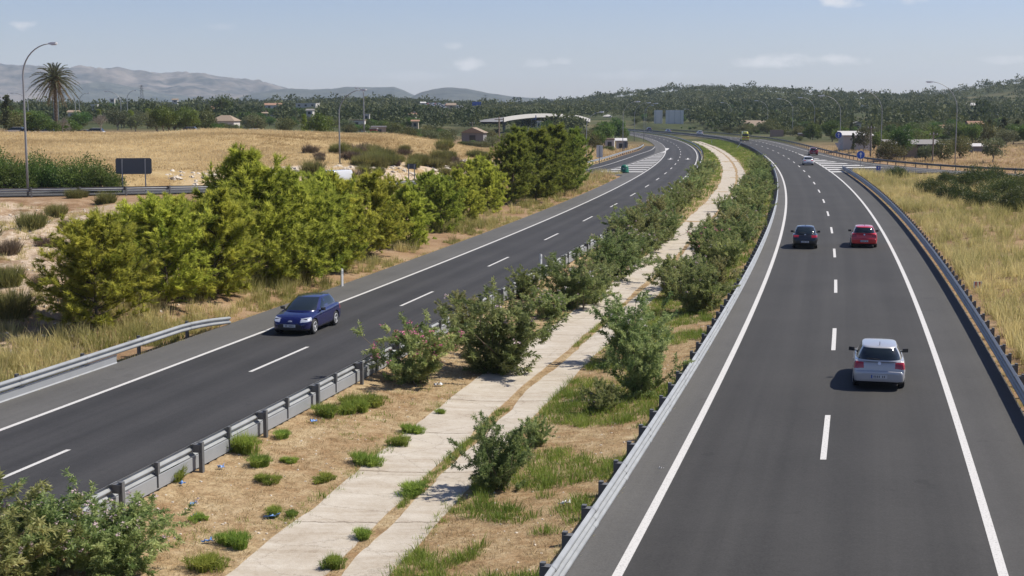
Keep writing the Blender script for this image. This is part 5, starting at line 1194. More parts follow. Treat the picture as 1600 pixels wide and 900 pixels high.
for a in [(55, 905, 1.75, 5, 'dusty oleander with pale pink blossoms in the bottom left corner of the photo', 1.15), (185, 893, 1.6, 5, 'dusty oleander with pale blossoms just right of the corner one, over the guardrail', 1.1), (-30, 935, 2.2, 2, 'oleander cut by the left edge of the photo at the bottom corner', 1.1),
          (645, 598, 2.15, 4, 'oleander with bright pink blossoms leaning over the left median guardrail', 1.0), (775, 575, 3.0, 0, 'large green oleander behind the pink flowering one on the left side of the drain', 1.1), (822, 470, 1.6, 3, 'small oleander at the guardrail left of the white marker post', 1.0),
          (893, 477, 2.75, 1, 'tall oleander just right of the white marker post at the guardrail', 1.0), (935, 455, 1.7, 2, 'low dusty oleander between two taller ones left of the drain', 1.0), (962, 432, 2.6, 0, 'oleander fourth along the left side of the drain, over the guardrail', 1.05),
          (1003, 390, 2.7, 2, 'dusty reddish topped oleander on the left of the drain, by the guardrail', 1.1), (1038, 372, 2.4, 1, 'oleander beside the dusty reddish topped one, nearer the drain', 1.0), (770, 756, 1.85, 3, 'isolated oleander standing in the joint of the drain, nearest the bridge', .78),
          (838, 690, .9, 3, 'small oleander shoot right of the isolated one by the drain', .8), (1002, 618, 2.3, 3, 'dense green oleander by the right guardrail, nearest the bridge', .78), (985, 560, 2.6, 1, 'tall oleander directly behind the dense green one, right of the drain', .9),
          (1055, 462, 2.1, 2, 'dusty oleander overhanging the right strip of the drain', .95), (1092, 488, 2.4, 0, 'oleander close to the right guardrail, third from the bridge', .9), (1138, 420, 2.0, 1, 'oleander by the right guardrail beside the charcoal car', .8), (1104, 405, 2.2, 4, 'oleander in the middle of the right hand row, overhanging the drain', .9),
          (722, 520, 1.5, 2, 'low oleander at the guardrail between the pink flowering one and the large green one', 1.0), (858, 492, 1.4, 5, 'low oleander in front of the tall one by the white marker post', 1.0), (925, 470, 1.5, 0, 'small oleander right of the tall one by the white marker post, near the drain', 1.0), (985, 408, 2.3, 5, 'pale flowered oleander at the left drain edge beyond the third gap', 1.1), (1022, 378, 2.2, 0, 'oleander at the guardrail, behind the pale flowered one beyond the third gap', 1.1),
          (1075, 446, 1.9, 5, 'oleander between the dusty overhanging one and the right guardrail', 1.0), (1120, 448, 1.5, 2, 'low dusty oleander by the right guardrail, left behind the charcoal car', .9), (1150, 392, 1.9, 5, 'oleander by the right guardrail just before the dense distant row', .85), (1118, 385, 2.0, 1, 'oleander in the middle of the right side at the start of the dense distant row', 1.0), (940, 640, 1.0, 2, 'small dusty oleander at the right drain edge, nearer than the dense green one', .9),
          (620, 560, .8, 2, 'low oleander sucker at the foot of the guardrail near the pink one', .8)]:
    oleander_at(*a[:5], wide=a[5])
rg = R(8)
ORD = ['first', 'second', 'third', 'fourth', 'fifth', 'sixth', 'seventh', 'eighth', 'ninth', 'tenth', 'eleventh', 'twelfth', 'thirteenth', 'fourteenth', 'fifteenth', 'sixteenth', 'seventeenth', 'eighteenth', 'nineteenth', 'twentieth']
def row(n, Y0, Y1, fun, side_name, hr):
    for k in range(n):
        Y = Y0 * (Y1 / Y0) ** (k / (n - 1)) + rg.normal() * 1.0; x = float(fun(Y)) + rg.normal() * .35; j = int(rg.choice([0, 1, 2, 2, 3, 1])); h = rg.uniform(*hr); s = h / OH[j]; wd = rg.uniform(1.0, 1.35)
        OB.place(j, (x, Y, tz(x, Y) - .03), rg.uniform(0, 6.28), (s * wd, s * wd, s), f'{ORD[k]} oleander from the bridge in the dense distant row {side_name}', 'shrub', 'oleander shrubs in the median')
row(17, 104, 215, lambda Y: float(off(Lc, LW_M + 2.4)(Y)), 'left of the drain', (1.7, 2.5))
row(20, 88, 232, lambda Y: float(off(Rc, -3.7 - 3.0)(Y)), 'right of the drain', (1.6, 2.5))
row(9, 110, 190, lambda Y: float(off(Rc, -3.7 - 4.8)(Y)), 'hugging the right drain edge', (1.1, 1.7))
OB.clean()

def young_pine(seed, h=5.0, w=3.6, dark=False, base=.01):
    rng = R(seed); tr = MB(); P, D, T = [], [], []
    lean = rng.normal(size=2) * .12; zz = np.linspace(0, 1, 8); trunk = np.stack([lean[0] * zz ** 2 * h * .5 + rng.normal(size=8) * .03, lean[1] * zz ** 2 * h * .5 + rng.normal(size=8) * .03, zz * h * .96], 1)
    tr.tube(trunk, np.linspace(.035 * h / 2.2, .012, 8), 7)
    nwh = int(9 + h * 1.5)
    for k in range(nwh):
        f = base + (1 - base) * (k + rng.uniform(0, .7)) / nwh; q = np.array([np.interp(f, zz, trunk[:, c]) for c in range(3)])
        prof = math.sin(math.pi * min(1, (f * .80 + .26))) ** .75 if f < .93 else .28
        for a in range(rng.integers(8, 12)):
            az = rng.uniform(0, 2 * math.pi); ln = max(.35, w * .62 * prof * rng.uniform(.6, 1.25)); up = rng.uniform(-.12, .40) + .75 * f
            d = unit(np.array([math.cos(az), math.sin(az), up])); s = np.linspace(0, 1, 5)[:, None]; path = q + d * ln * s + np.array([0, 0, .22]) * ln * s ** 2 + rng.normal(size=(5, 3)) * .03 * s
            tr.tube(path, np.linspace(.022, .006, 5), 4, False)
            bt = np.clip(rng.normal(.5, .14), .1, .95)
            for j in range(rng.integers(10, 15)):                          # shoots off the branch
                g_ = rng.uniform(.22, 1.0) if j else 1.0; p = np.array([np.interp(g_, s[:, 0], path[:, c]) for c in range(3)])
                dv = unit(d * .8 + rng.normal(size=3) * .6 + np.array([0, 0, .45])); L_ = rng.uniform(.22, .5) * (.7 + .3 * w / 3.6)
                n = 46; u = rng.uniform(.05, 1, n)[:, None]; P.append(p + dv * L_ * u); D.append(unit(dv * .9 + rdir(rng, n) * .75)); T.append(np.clip(bt + .10 * rng.normal() + .35 * (u[:, 0] - .5) + rng.normal(0, .08, n), 0, 1))
    P, D, T = np.vstack(P), np.vstack(D), np.concatenate(T); P[:, 2] = np.maximum(P[:, 2], .05)
    V, F = needle_tris(P, D, .23 * rng.uniform(.7, 1.25, len(P)), .037, rng)
    return plant('pine_tree', [('trunk', tr.mesh('trunk', M['bark'])), ('crown', np_mesh('crown', V, F, M['pine_dark' if dark else 'pine'], tint=np.repeat(T, 3)))], 'pine', 'tree')
PB = Bank([young_pine(11, 5, 3.8), young_pine(12, 5, 4.2), young_pine(13, 5, 3.4), young_pine(14, 6.5, 3.8, True, .02), young_pine(15, 5, 4.4)])
PH = [5, 5, 5, 6.5, 5]
PINES = [(497, 428, 5.7, 0, 'pine left of the white van, hiding its rear half', .85), (150, 508, 4.5, 1, 'lowest bushy pine at the left end of the row, alone on the bare chalky ground', 1.05), (262, 482, 4.7, 4, 'wide light green pine second in the row, above the left road guardrail end', .95), (335, 470, 4.9, 0, 'bright green pine between the wide second one and the tall ones', .95), (400, 450, 6.7, 2, 'tallest pine of the left half of the row, crown level with the ramp guardrail', .9),
         (205, 470, 3.9, 0, 'small pine filling the gap between the lowest pine and the wide second one', .9), (468, 440, 5.9, 0, 'pine behind the blue car, left of the white van', .85), (440, 420, 5.5, 1, 'pine behind the tallest left pine, mostly hidden', .8), (520, 423, 5.6, 1, 'yellow green pine directly below the white van', .85), (575, 402, 5.3, 4, 'yellow green pine just right of the white van', .85), (635, 386, 5.3, 0, 'pine below the small dark sign on the rock bank', .85),
         (605, 372, 5.0, 2, 'pine filling the row behind the white marker post', .9), (688, 362, 5.2, 1, 'rounded yellow green pine in the middle of the row', .85), (725, 345, 5.6, 2, 'pine with pointed shoots right of the rounded yellow green one', .85), (665, 350, 5.2, 4, 'pine behind the rounded yellow green one', .8), (762, 330, 5.8, 0, 'fresh green pine left of the dark tall group', .85), (745, 318, 5.6, 1, 'pine beyond the fresh green one, below the barn', .85),
         (800, 320, 6.7, 3, 'dark green pine at the left of the tall group by the exit', 1.0), (838, 314, 7.3, 3, 'broad dark pine in the middle of the tall group by the exit', 1.05), (815, 300, 7.4, 3, 'dark pine behind the tall group by the exit', 1.0), (868, 303, 7.7, 3, 'tallest dark pine of the group by the exit lane', .95), (893, 298, 7.2, 3, 'last dark pine on the right of the row, next to the exit lane lamp', .8), (540, 398, 4.6, 2, 'slim pine between the yellow green ones', .85), (305, 445, 4.4, 2, 'pale pine behind the second and third pines of the row', .9)]
for px, py, h, k, lab, wd in PINES:
    p = gp(px, py, .1); s = h / PH[k] * (.95 if px < 450 or px > 790 else .90 if px < 600 else .73); wd *= 1.14; x, Y = p[0], p[1]; PB.place(k, (x, Y, tz(x, Y) - .05), (px * 2.3) % 6.28, (s * wd, s * wd, s), lab, 'tree', 'pines in a row along the left road')
PB.clean()

def crown_tree(seed, h, w, kind, mt, trunk_h=.25, ncl=26, per=70, ls=.30, name='round_tree', bark='bark'):
    """trunk with limbs and a crown of many leaf sprays gathered in uneven clumps"""
    rng = R(seed); tr = MB(); th = trunk_h * h
    tr.tube([(0, 0, -.3), (rng.normal() * .04 * h, rng.normal() * .04 * h, th * .6), (rng.normal() * .05 * h, rng.normal() * .05 * h, th)], [.045 * h * .7, .03 * h * .7, .024 * h * .7], 7)
    P, D, T = [], [], []
    for k in range(ncl):
        u = rdir(rng, 1)[0]
        if kind == 'round': r_ = rng.uniform(.45, 1) ** .6; c = np.array([u[0] * w * .36 * r_, u[1] * w * .36 * r_, th + (h - th) * (.50 + .36 * u[2] * r_)]); cr = w * rng.uniform(.13, .22)
        elif kind == 'cone': f = rng.uniform(0, 1); rr = (1 - f) ** .7 * .36 + .04; c = np.array([u[0] * w * rr, u[1] * w * rr, th + (h - th) * (.08 + .86 * f)]); cr = w * (.10 + .10 * (1 - f))
        elif kind == 'flat': c = np.array([u[0] * w * .40, u[1] * w * .40, h * (.80 + .10 * rng.random()) - .05 * h * (u[0] ** 2 + u[1] ** 2)]); cr = w * rng.uniform(.10, .16)
        else: f = (k + .5) / ncl; rr = .30 * math.sin(math.pi * min(1, f * .85 + .12)); c = np.array([u[0] * w * rr, u[1] * w * rr, h * (.04 + .92 * f)]); cr = w * .20 * (1.1 - f * .6)
        if k < 9 and kind in ('round', 'flat'): tr.tube([(0, 0, th * .85), c * [.5, .5, 1] * [1, 1, .82], c], [.018 * h * .7, .012 * h * .6, .004 * h], 5, False)
        d = rdir(rng, per); rad = cr * rng.uniform(.35, 1.05, per)[:, None]; sq = np.array([1, 1, .72]) if kind != 'col' else np.array([.8, .8, 1.3])
        P.append(c + d * rad * sq); D.append(unit(d + rdir(rng, per) * .9 + [0, 0, .25])); T.append(np.clip(.45 + .16 * rng.normal() + rng.normal(0, .14, per), 0, 1))
    if kind == 'cone': tr.tube([(0, 0, th * .8), (0, 0, h * .9)], [.02 * h, .005 * h], 5)
    P, D, T = np.vstack(P), np.vstack(D), np.concatenate(T)
    P[:, 2] = np.maximum(P[:, 2], .05)
    V, F = leaf_quads(P, D, ls * rng.uniform(.6, 1.3, len(P)), ls * .62, rng)
    return plant(name, [('trunk', tr.mesh('trunk', M[bark])), ('crown', np_mesh('crown', V, F, mt, tint=np.repeat(T, 4)))], 'tree', 'tree')
# dense dark bushes (many stems, leaves to the ground)
def bush(seed, h, w, mt, ncl=34, per=130, ls=.16, name='bush'):
    rng = R(seed); st = MB(); P, D, T = [], [], []
    for k in range(ncl):
        az = rng.uniform(0, 6.283); r_ = rng.uniform(0, 1) ** .6; top = h * (1 - .55 * r_ ** 1.8) * rng.uniform(.55, 1.0); c = np.array([math.cos(az) * r_ * w * .42, math.sin(az) * r_ * w * .42, top * rng.uniform(.22, .86)])
        if k < 14: st.tube([(c[0] * .2, c[1] * .2, -.1), c * [.7, .7, .55], c], [.05, .03, .012], 5, False)
        cr = w * rng.uniform(.11, .19); d = rdir(rng, per); rad = cr * rng.uniform(.3, 1.1, per)[:, None]; P.append(c + d * rad * [1, 1, 1.05]); D.append(unit(d + rdir(rng, per) * .8 + [0, 0, .5])); T.append(np.clip(.45 + .15 * rng.normal() + rng.normal(0, .15, per), 0, 1))
    P, D, T = np.vstack(P), np.vstack(D), np.concatenate(T); P[:, 2] = np.maximum(P[:, 2], .05); V, F = leaf_quads(P, D, ls * rng.uniform(.6, 1.3, len(P)), ls * .5, rng)
    return plant(name, [('stems', st.mesh('stems', M['bark'])), ('foliage', np_mesh('foliage', V, F, mt, tint=np.repeat(T, 4)))], 'bush', 'bush')
BB = Bank([bush(21, 3.6, 4.4, M['broadleaf'], 60, 140), bush(22, 3.4, 4.2, M['broadleaf'], 56, 140), bush(23, 3.0, 4.6, M['thicket'], 70, 150), bush(24, 3.2, 4.4, M['thicket'], 64, 150, .15)])
BHt = [3.6, 3.4, 3.0, 3.2]
def bush_at(px, py, Yd, h, k, label, grp, wide=1.0):
    p = at(px, Yd, 0); x = p[0]; z = tz(x, Yd); s = h / BHt[k]; BB.place(k, (x, Yd, z - .1), (px * 1.3) % 6.28, (s * wide, s * wide, s), label, 'bush', grp)
G1 = 'dark bushes behind the bank guardrail'
for a in [(-12, 0, 127, 4.0, 0, 'dark leafy bush cut by the left edge of the photo behind the bank guardrail', 1.1), (22, 0, 126, 3.9, 1, 'dark bush left of the tall lamp post behind the bank guardrail', 1.0), (62, 0, 128, 4.1, 0, 'dark bush right of the tall lamp post behind the bank guardrail', 1.0), (92, 0, 127, 3.7, 1, 'lower dark bush second to the right of the tall lamp post', 1.0),
          (128, 0, 127, 4.3, 0, 'tallest dark bush between the lamp post and the dark sign', 1.0), (160, 0, 126, 4.0, 1, 'dark bush touching the left edge of the dark sign', .85)]: bush_at(*a[:6], G1, a[6])
G2 = 'dark bushes in the dry grass on the right'
for px, py, h, k, lab, wd in [(1402, 282, 2.0, 2, 'small green bush below the blue kilometre sign, right of the guardrail head', 1.0), (1455, 310, 2.4, 2, 'low bush at the left end of the dark thicket on the right', 1.0), (1492, 322, 2.7, 3, 'dark bush in the left part of the thicket on the right', 1.05), (1528, 300, 3.6, 2, 'tallest dark bush of the thicket on the right, reaching the far guardrail', .95), (1535, 335, 2.4, 3, 'dark bush low in the middle of the thicket on the right', 1.1),
                              (1575, 318, 3.0, 2, 'olive green bush at the back right of the thicket', 1.1), (1590, 345, 2.9, 3, 'darkest bush at the right edge of the photo', 1.1), (1612, 312, 3.2, 2, 'bush cut by the right edge of the photo', 1.1), (1480, 292, 2.0, 2, 'yellowish bush behind the left part of the thicket', 1.0), (1556, 286, 2.6, 3, 'bush behind the tallest one of the thicket, below the far guardrail', 1.0)]:
    p = gp(px, py, -.3); x, Y = p[0], p[1]; s = h / BHt[k]; BB.place(k, (x, Y, tz(x, Y) - .1), (px * 1.3) % 6.28, (s * wd, s * wd, s), lab, 'bush', G2)
BB.clean()

# wiry broom shrubs on the bank
def broom(seed, h, w, mt, n=1100):
    rng = R(seed); cq = rng.integers(0, 7, n); ca = rng.uniform(0, 6.283, 7)[cq]; cr_ = (w * .34 * rng.uniform(.2, 1, 7))[cq]; ch = rng.uniform(.5, 1.1, 7)[cq]; az = rng.uniform(0, 6.283, n); r_ = rng.uniform(0, 1, n) ** .6; P = np.stack([np.cos(ca) * cr_ + np.cos(az) * r_ * w * .16, np.sin(ca) * cr_ + np.sin(az) * r_ * w * .16, np.full(n, -.05)], 1); lean = r_ * .55
    D = unit(np.stack([np.cos(az) * lean, np.sin(az) * lean, np.ones(n)], 1) + rng.normal(size=(n, 3)) * .16); L = h * ch * rng.uniform(.35, 1.1, n)
    V, F = needle_tris(P, D, L, .035, rng); P2 = np.repeat(P + D * L[:, None] * .45, 2, 0) + 0; D2 = unit(np.repeat(D, 2, 0) + rdir(rng, 2 * n) * .35); V2, F2 = needle_tris(P2, D2, np.repeat(L, 2) * .45, .028, rng)
    T = np.clip(rng.normal(.5, .22, n), 0, 1); return plant('broom_shrub', [('stems', np_mesh('stems', np.vstack([V, V2]), np.vstack([F, F2 + len(V)]), mt, tint=np.concatenate([np.repeat(T, 3), np.repeat(np.repeat(T, 2), 3)])))], 'shrub', 'shrub')
WB = Bank([broom(31, 1.4, 2.0, M['broom']), broom(32, 1.2, 1.7, M['broom']), broom(33, 1.1, 1.8, M['twig'], 600)])
for px, py, k, s, lab in [(48, 356, 0, 1.15, 'largest green broom shrub at the upper left of the chalky bank'), (88, 337, 1, 1.0, 'broom shrub second from the left just under the bank guardrail'), (116, 324, 0, .8, 'green broom shrub standing against the guardrail, third from the left'), (163, 318, 0, 1.0, 'round green shrub sticking up over the bank guardrail'), (222, 336, 1, 1.0, 'dark broom shrub right of the reddish bare soil'), (196, 370, 1, .9, 'small broom shrub below the reddish bare soil'), (262, 324, 1, .9, 'broom shrub at the guardrail next to the first pine crown'),
                          (12, 395, 2, 1.2, 'brownish dry shrub at the left edge of the chalky bank'), (18, 490, 0, 1.2, 'olive broom shrub at the left edge, above the road guardrail'), (70, 385, 2, .9, 'brown twiggy shrub in the middle of the white chalk'), (108, 372, 2, .8, 'grey twiggy shrub below the shrubs along the bank guardrail'), (62, 445, 2, .7, 'small dry shrub low on the white chalk'), (8, 455, 1, 1.1, 'dull green shrub at the left edge halfway down the bank'), (130, 316, 1, .7, 'small shrub between two green ones under the bank guardrail'), (300, 330, 1, .9, 'broom shrub under the right end of the visible bank guardrail'), (-20, 372, 0, 1.2, 'broom shrub cut by the left edge of the photo on the bank')]:
    Y = gp(px, py, 1.0)[1] if py < 400 else gp(px, py, .5)[1]
    for _ in range(8):
        x = at(px, Y, 1)[0]; z = tz(x, Y); Y = gp(px, py, z)[1]
    x = at(px, Y, z)[0]; WB.place(k, (x, Y, tz(x, Y)), px * .7, s, lab, 'shrub', 'shrubs on the chalky bank')
rg = R(77); nb = 0
for _ in range(700):                                         # dry shrubs along the white rock bank and in the golden field
    px, Y = rg.uniform(470, 775), rg.uniform(145, 215); x = at(px, Y, 3)[0]; d = float(exit_side(np.array([x]), np.array([Y]))[0])
    if nb >= 52 or not (5.5 < d < 20) or (d > 13 and rg.random() < .8) or (d < 9 and rg.random() < .5): continue
    nb += 1; WB.place(int(rg.choice([0, 1, 1, 2])), (x, Y, tz(x, Y)), rg.uniform(0, 6), rg.uniform(.8, 1.6), 'brownish dry shrub on or above the white rock bank of the golden field', 'shrub', 'dry shrubs above the white rock bank')
WB.clean()

# palm
def palm():
    rng = R(41); Yd = 250; x = at(89, Yd, 4)[0]; z0 = tz(x, Yd); zc = zat(124, Yd); h = zc - z0
    t = thing('palm_tree', 'tall date palm with orange fruit bunches behind the golden field on the left', 'palm tree', (x, Yd, z0))
    tr = MB(); s = np.linspace(0, 1, 40); tr.tube(np.stack([s * 0, s * 0, -.4 + s * (h + .3)], 1), .30 + .05 * (np.arange(40) % 2) - .04 * s, 10); tr.obj('trunk', M['bark'], t)
    def frond(az, el, L, dead):
        u = np.linspace(0, 1, 14); d0 = np.array([math.cos(az) * math.cos(el), math.sin(az) * math.cos(el), math.sin(el)]); pts = np.array([0, 0, h]) + d0 * (L * u)[:, None]; pts[:, 2] -= L * (.34 + .22 * math.cos(el)) * u ** 2.1
        T = unit(np.gradient(pts, axis=0)); side_ = unit(np.cross(T, [0, 0, 1])); P, D, Ln = [], [], []
        for q in np.linspace(.10, .99, 44):
            p = np.array([np.interp(q, u, pts[:, c]) for c in range(3)]); tt = np.array([np.interp(q, u, T[:, c]) for c in range(3)]); sd = np.array([np.interp(q, u, side_[:, c]) for c in range(3)])
            for s_ in (-1, 1): P.append(p); D.append(unit(tt * .85 + sd * s_ * .75 + np.array([0, 0, .22 if not dead else -.5]) + rng.normal(size=3) * .10)); Ln.append(.60 * math.sin(math.pi * min(1, q * .82 + .14)) + .10)
        return pts, np.array(P), np.array(D), np.array(Ln)
    sets = [(False, 64), (True, 20)]
    for dead, n in sets:
        V, F, T, c = [], [], [], 0; rb = MB()
        for k in range(n):
            az = k * 2.39996 + rng.normal() * .1; el = (1.42 - 1.75 * (k / n) ** .85 + rng.normal() * .06) if not dead else -.55 - rng.uniform(0, .55)
            pts, P, D, Ln = frond(az, el, rng.uniform(4.5, 5.3) * (1 if not dead else .75), dead); v, f = needle_tris(P, D, Ln, .075, rng); V.append(v); F.append(f + c); c += len(v); T.append(np.clip(rng.normal(.45, .2, len(v)), 0, 1)); rb.tube(pts, np.linspace(.05, .012, 14), 4, False)
        nm = 'dead_fronds' if dead else 'fronds'; np_obj(nm, np.vstack(V), np.vstack(F), M['palm_dead' if dead else 'palm'], t, tint=np.concatenate(T))
        rb.obj('frond_ribs', M['stem'], t)
    mb = MB()
    for k in range(9):
        a = rng.uniform(0, 6.283); p = np.array([math.cos(a) * .75, math.sin(a) * .75, h - .35 - rng.uniform(0, .8)])
        for j in range(26): q = p + rng.normal(size=3) * [.2, .2, .34]; mb.box(q, (.09, .09, .12), rng.uniform(0, 3))
    mb.obj('fruit_bunches', M['dates'], t)
palm()
def bare_tree(px, Yd, h, seed, lab):
    rng = R(seed); x = at(px, Yd, 4)[0]; t = thing('bare_tree', lab, 'tree', (x, Yd, tz(x, Yd)), 0, 'bare trees at the field edge'); tr = MB(); tw = MB()
    tr.tube([(0, 0, -.3), (.05, 0, h * .35)], [.12, .09], 6)
    def grow(p, d, L, r, lv, mb):
        q = p + d * L; mb.tube([p, (p + q) / 2 + rng.normal(size=3) * .05 * L, q], [r, r * .8, r * .6], 4, False)
        if lv:
            for _ in range(4 if lv < 3 else 5): grow(q - d * L * rng.uniform(0, .3), unit(d + rng.normal(size=3) * .55 + [0, 0, .12]), L * rng.uniform(.55, .8), r * .55, lv - 1, tw)
    for _ in range(4): grow(np.array([.05, 0, h * .33]), unit(rng.normal(size=3) * .5 + [0, 0, 1]), h * .26, .06, 4, tr)
    tr.obj('trunk', M['bark_grey'], t); tw.obj('branches', M['bark_grey'], t)
bare_tree(158, 232, 3.8, 5, 'leafless grey tree at the edge of the golden field beside the parked cars'); bare_tree(98, 236, 2.8, 6, 'small leafless tree below the palm at the edge of the golden field')

# background trees: kinds, then custom ones, then bands of trees
TB = Bank([crown_tree(51, 7, 7.5, 'round', M['broadleaf'], .22, 30, 80, .42, 'round_tree'), crown_tree(52, 6, 6.5, 'round', M['broadleaf'], .18, 26, 80, .40, 'round_tree'), crown_tree(53, 5.5, 6.5, 'round', M['olive'], .22, 26, 75, .36, 'olive_tree', 'bark_grey'),
           crown_tree(54, 10, 6.5, 'cone', M['pine_dark'], .18, 34, 75, .40, 'pine_tree'), crown_tree(55, 9, 9, 'flat', M['pine_dark'], .45, 30, 80, .42, 'umbrella_pine'), crown_tree(56, 9, 2.6, 'col', M['farwood'], .05, 22, 70, .34, 'cypress_tree'), crown_tree(57, 5, 7, 'round', M['scrub'], .08, 28, 80, .36, 'scrub_tree')])
TH = [7, 6, 5.5, 10, 9, 9, 5]; KN = ['dark rounded tree', 'green bushy tree', 'grey green olive tree', 'dark pointed pine', 'umbrella pine', 'dark cypress', 'dull green scrub tree']
def tree_at(px, py_top, Yd, k, label, grp, wide=1.0, base=None):
    x = at(px, Yd, 3)[0]; z = tz(x, Yd); h = max(1.6, zat(py_top, Yd) - z); s = h / TH[k]; TB.place(k, (x, Yd, z - .15), (px * 1.9) % 6.28, (s * wide, s * wide, s), label, 'tree', grp)
GT = 'single trees beyond the roads'
for a in [(13, 146, 300, 5, 'dark cypress at the far left behind the tallest left lamp', 1.6), (500, 174, 262, 1, 'bright green round tree at the back edge of the golden field', 1.0), (320, 168, 300, 6, 'reddish brown tree left of the wide terracotta hip roof', .8), (348, 147, 560, 0, 'large dark tree on the skyline above the terracotta hip roof', .9), (476, 176, 290, 3, 'dark tree left of the bright green round tree', .7),
          (1413, 194, 255, 0, 'grey stemmed dark tree in front of the ruined stone shed', .85), (1392, 216, 250, 6, 'low shrub at the left corner of the ruined stone shed', 1.1), (1470, 216, 252, 6, 'low shrub at the right corner of the ruined stone shed', 1.1), (1447, 225, 250, 2, 'low olive bush in front of the dark doorway of the stone shed', 1.0), (1435, 199, 320, 1, 'bright yellow green tree above the grey shed roof', 1.5), (1500, 208, 262, 6, 'dark bushy tree left of the tallest right lamp', .8), (1553, 213, 245, 2, 'carob with a dark leaning trunk alone in the dry field on the right', 1.0), (1333, 206, 296, 5, 'small cypress in front of the whitewashed ruin', 1.3), (1351, 194, 285, 2, 'pale grey green tree beside the pale utility pole', .6),
          (1366, 205, 300, 1, 'green bush tree right of the whitewashed ruin', 1.2), (1568, 182, 360, 5, 'tall dark cypress, left one of the pair near the right edge', 1.8), (1590, 184, 365, 5, 'tall dark cypress, right one of the pair near the right edge', 1.9), (1545, 184, 370, 5, 'dark cypress left of the pair near the right edge', 1.7), (1520, 190, 330, 0, 'dark tree right of the tallest right lamp', .8), (1490, 185, 420, 0, 'dark round tree behind the pinkish house', .9),
          (945, 188, 330, 0, 'large dark tree behind the low white yard building', .9), (962, 183, 400, 0, 'dark tree behind the lamp on the dry slope', .9), (935, 200, 300, 1, 'green tree behind the upright grey sign back', .8), (862, 180, 420, 5, 'dark cypress under the overpass', 1.6), (855, 186, 400, 1, 'green tree under the overpass, beside the cypress', 1.0), (905, 205, 330, 1, 'small tree between the retaining wall and the lamp', .9),
          (1300, 186, 380, 0, 'dark tree behind the blue and white signs', 1.0), (1270, 190, 400, 1, 'yellow green tree between two lamps above the white car', 1.0), (1160, 190, 540, 5, 'dark cypress left of the tan tiled house', 1.2), (1120, 196, 560, 2, 'round olive tree left of the yellow van', 1.2), (1141, 192, 520, 5, 'dark cypress just left of the yellow van', 1.3), (60, 176, 255, 1, 'green tree left of the palm trunk behind the golden field', 1.2), (112, 184, 246, 1, 'low green tree right of the palm trunk behind the field', 1.2), (84, 188, 243, 0, 'dark low tree in front of the palm trunk', 1.2), (738, 176, 640, 4, 'palm-like dark tree above the grey barn', .5), (655, 205, 290, 1, 'green tree right of the cream two storey house', 1.1), (700, 200, 300, 2, 'grey green round tree left of the grey barn', 1.2), (770, 210, 270, 2, 'grey green tree right of the grey barn', 1.1)]: tree_at(*a[:5], GT, a[5])
rg = R(99); LAND = [('the palm', 89), ('the lone left lamp', 190), ('the terracotta hip roof', 353), ('the bright green round tree', 500), ('the red shed', 584), ('the grey barn', 741), ('the overpass', 850), ('the sign backs', 1045), ('the tan tiled house', 1177), ('the blue and white signs', 1311), ('the ruined stone shed', 1428), ('the tallest right lamp', 1492), ('the cypress pair', 1580)]
ROWN = ([-60, 0, 60, 75, 110, 130, 200, 330, 420, 500, 560, 640, 690, 740, 910, 940, 1000, 1080, 1110, 1200, 1300, 1400, 1500, 1640], [165, 160, 168, 186, 186, 166, 163, 158, 166, 172, 182, 190, 196, 200, 198, 186, 199, 199, 194, 182, 178, 184, 182, 180])
ROWF = ([-60, 0, 200, 300, 345, 400, 450, 520, 570, 640, 680, 760, 900, 960, 1080, 1200, 1640], [160, 156, 154, 152, 149, 157, 157, 155, 151, 152, 162, 166, 162, 150, 150, 150, 150])
def top_limit(px, Y, far=False):
    far = far or (np.isscalar(Y) and Y > 650)
    row_ = np.interp(px, *(ROWF if far else ROWN)); row_ = np.where((np.asarray(px) > 1005) & (np.asarray(px) < 1085) & (np.asarray(Y) < 656), 197.0, row_)
    v = (450 - row_) / FPX; return CAM_H + Y * (v * CA - SA) / (CA + v * SA)
def clear(x, Y):
    return not (L_out(Y) - 9 < x < R_out(Y) + 14 and Y < 660)
def band(n, px0, px1, Y0, Y1, kinds, hr, where, avoid=None):
    c = 0
    for _ in range(n * 6):
        if c >= n: break
        px = rg.uniform(px0, px1); Y = math.exp(rg.uniform(math.log(Y0), math.log(Y1))); x = at(px, Y, 3)[0]
        if not clear(x, Y): continue
        hid = False
        for hp, hy, hd, hw_ in [(h_[1], h_[3], h_[4], h_[5]) for h_ in HS] + [(1425, 239, 268, 10)]:
            if abs(px - hp) < hw_ * FPX / hd * .55 and hd * .35 < Y < hd * 1.05: hid = True
        if hid: continue
        k = int(rg.choice(kinds)); h = rg.uniform(*hr) * (1.25 if k in (3, 5) else 1); h = min(h, (float(top_limit(px, Y)) - tz(x, Y)) * rg.uniform(.8, 1.0))
        if h < 1.4: continue
        s = h / TH[k]; wd = rg.uniform(.85, 1.25)
        lm = min(LAND, key=lambda q: abs(q[1] - px)); far = 'in the nearer band of trees' if Y < math.sqrt(Y0 * Y1) else 'in the farther band of trees'
        TB.place(k, (x, Y, tz(x, Y) - .2), rg.uniform(0, 6.28), (s * wd, s * wd, s), f'{KN[k]} near {lm[0]}, {far}', 'tree', f'trees beyond the roads near {lm[0]}'); c += 1
band(52, -30, 330, 262, 520, [0, 0, 1, 1, 2, 6, 3], (4.0, 6.5), 'trees behind the golden field on the left')
band(42, 320, 700, 300, 620, [0, 1, 2, 2, 6, 6], (3.2, 5.4), 'trees behind the golden field in the middle')
band(34, 600, 960, 262, 640, [1, 2, 6, 6, 0], (3.0, 5.5), 'trees beyond the exit lane')
band(100, 1110, 1640, 300, 650, [0, 1, 1, 2, 6, 6, 5], (3.6, 6.0), 'trees in the fields on the right')
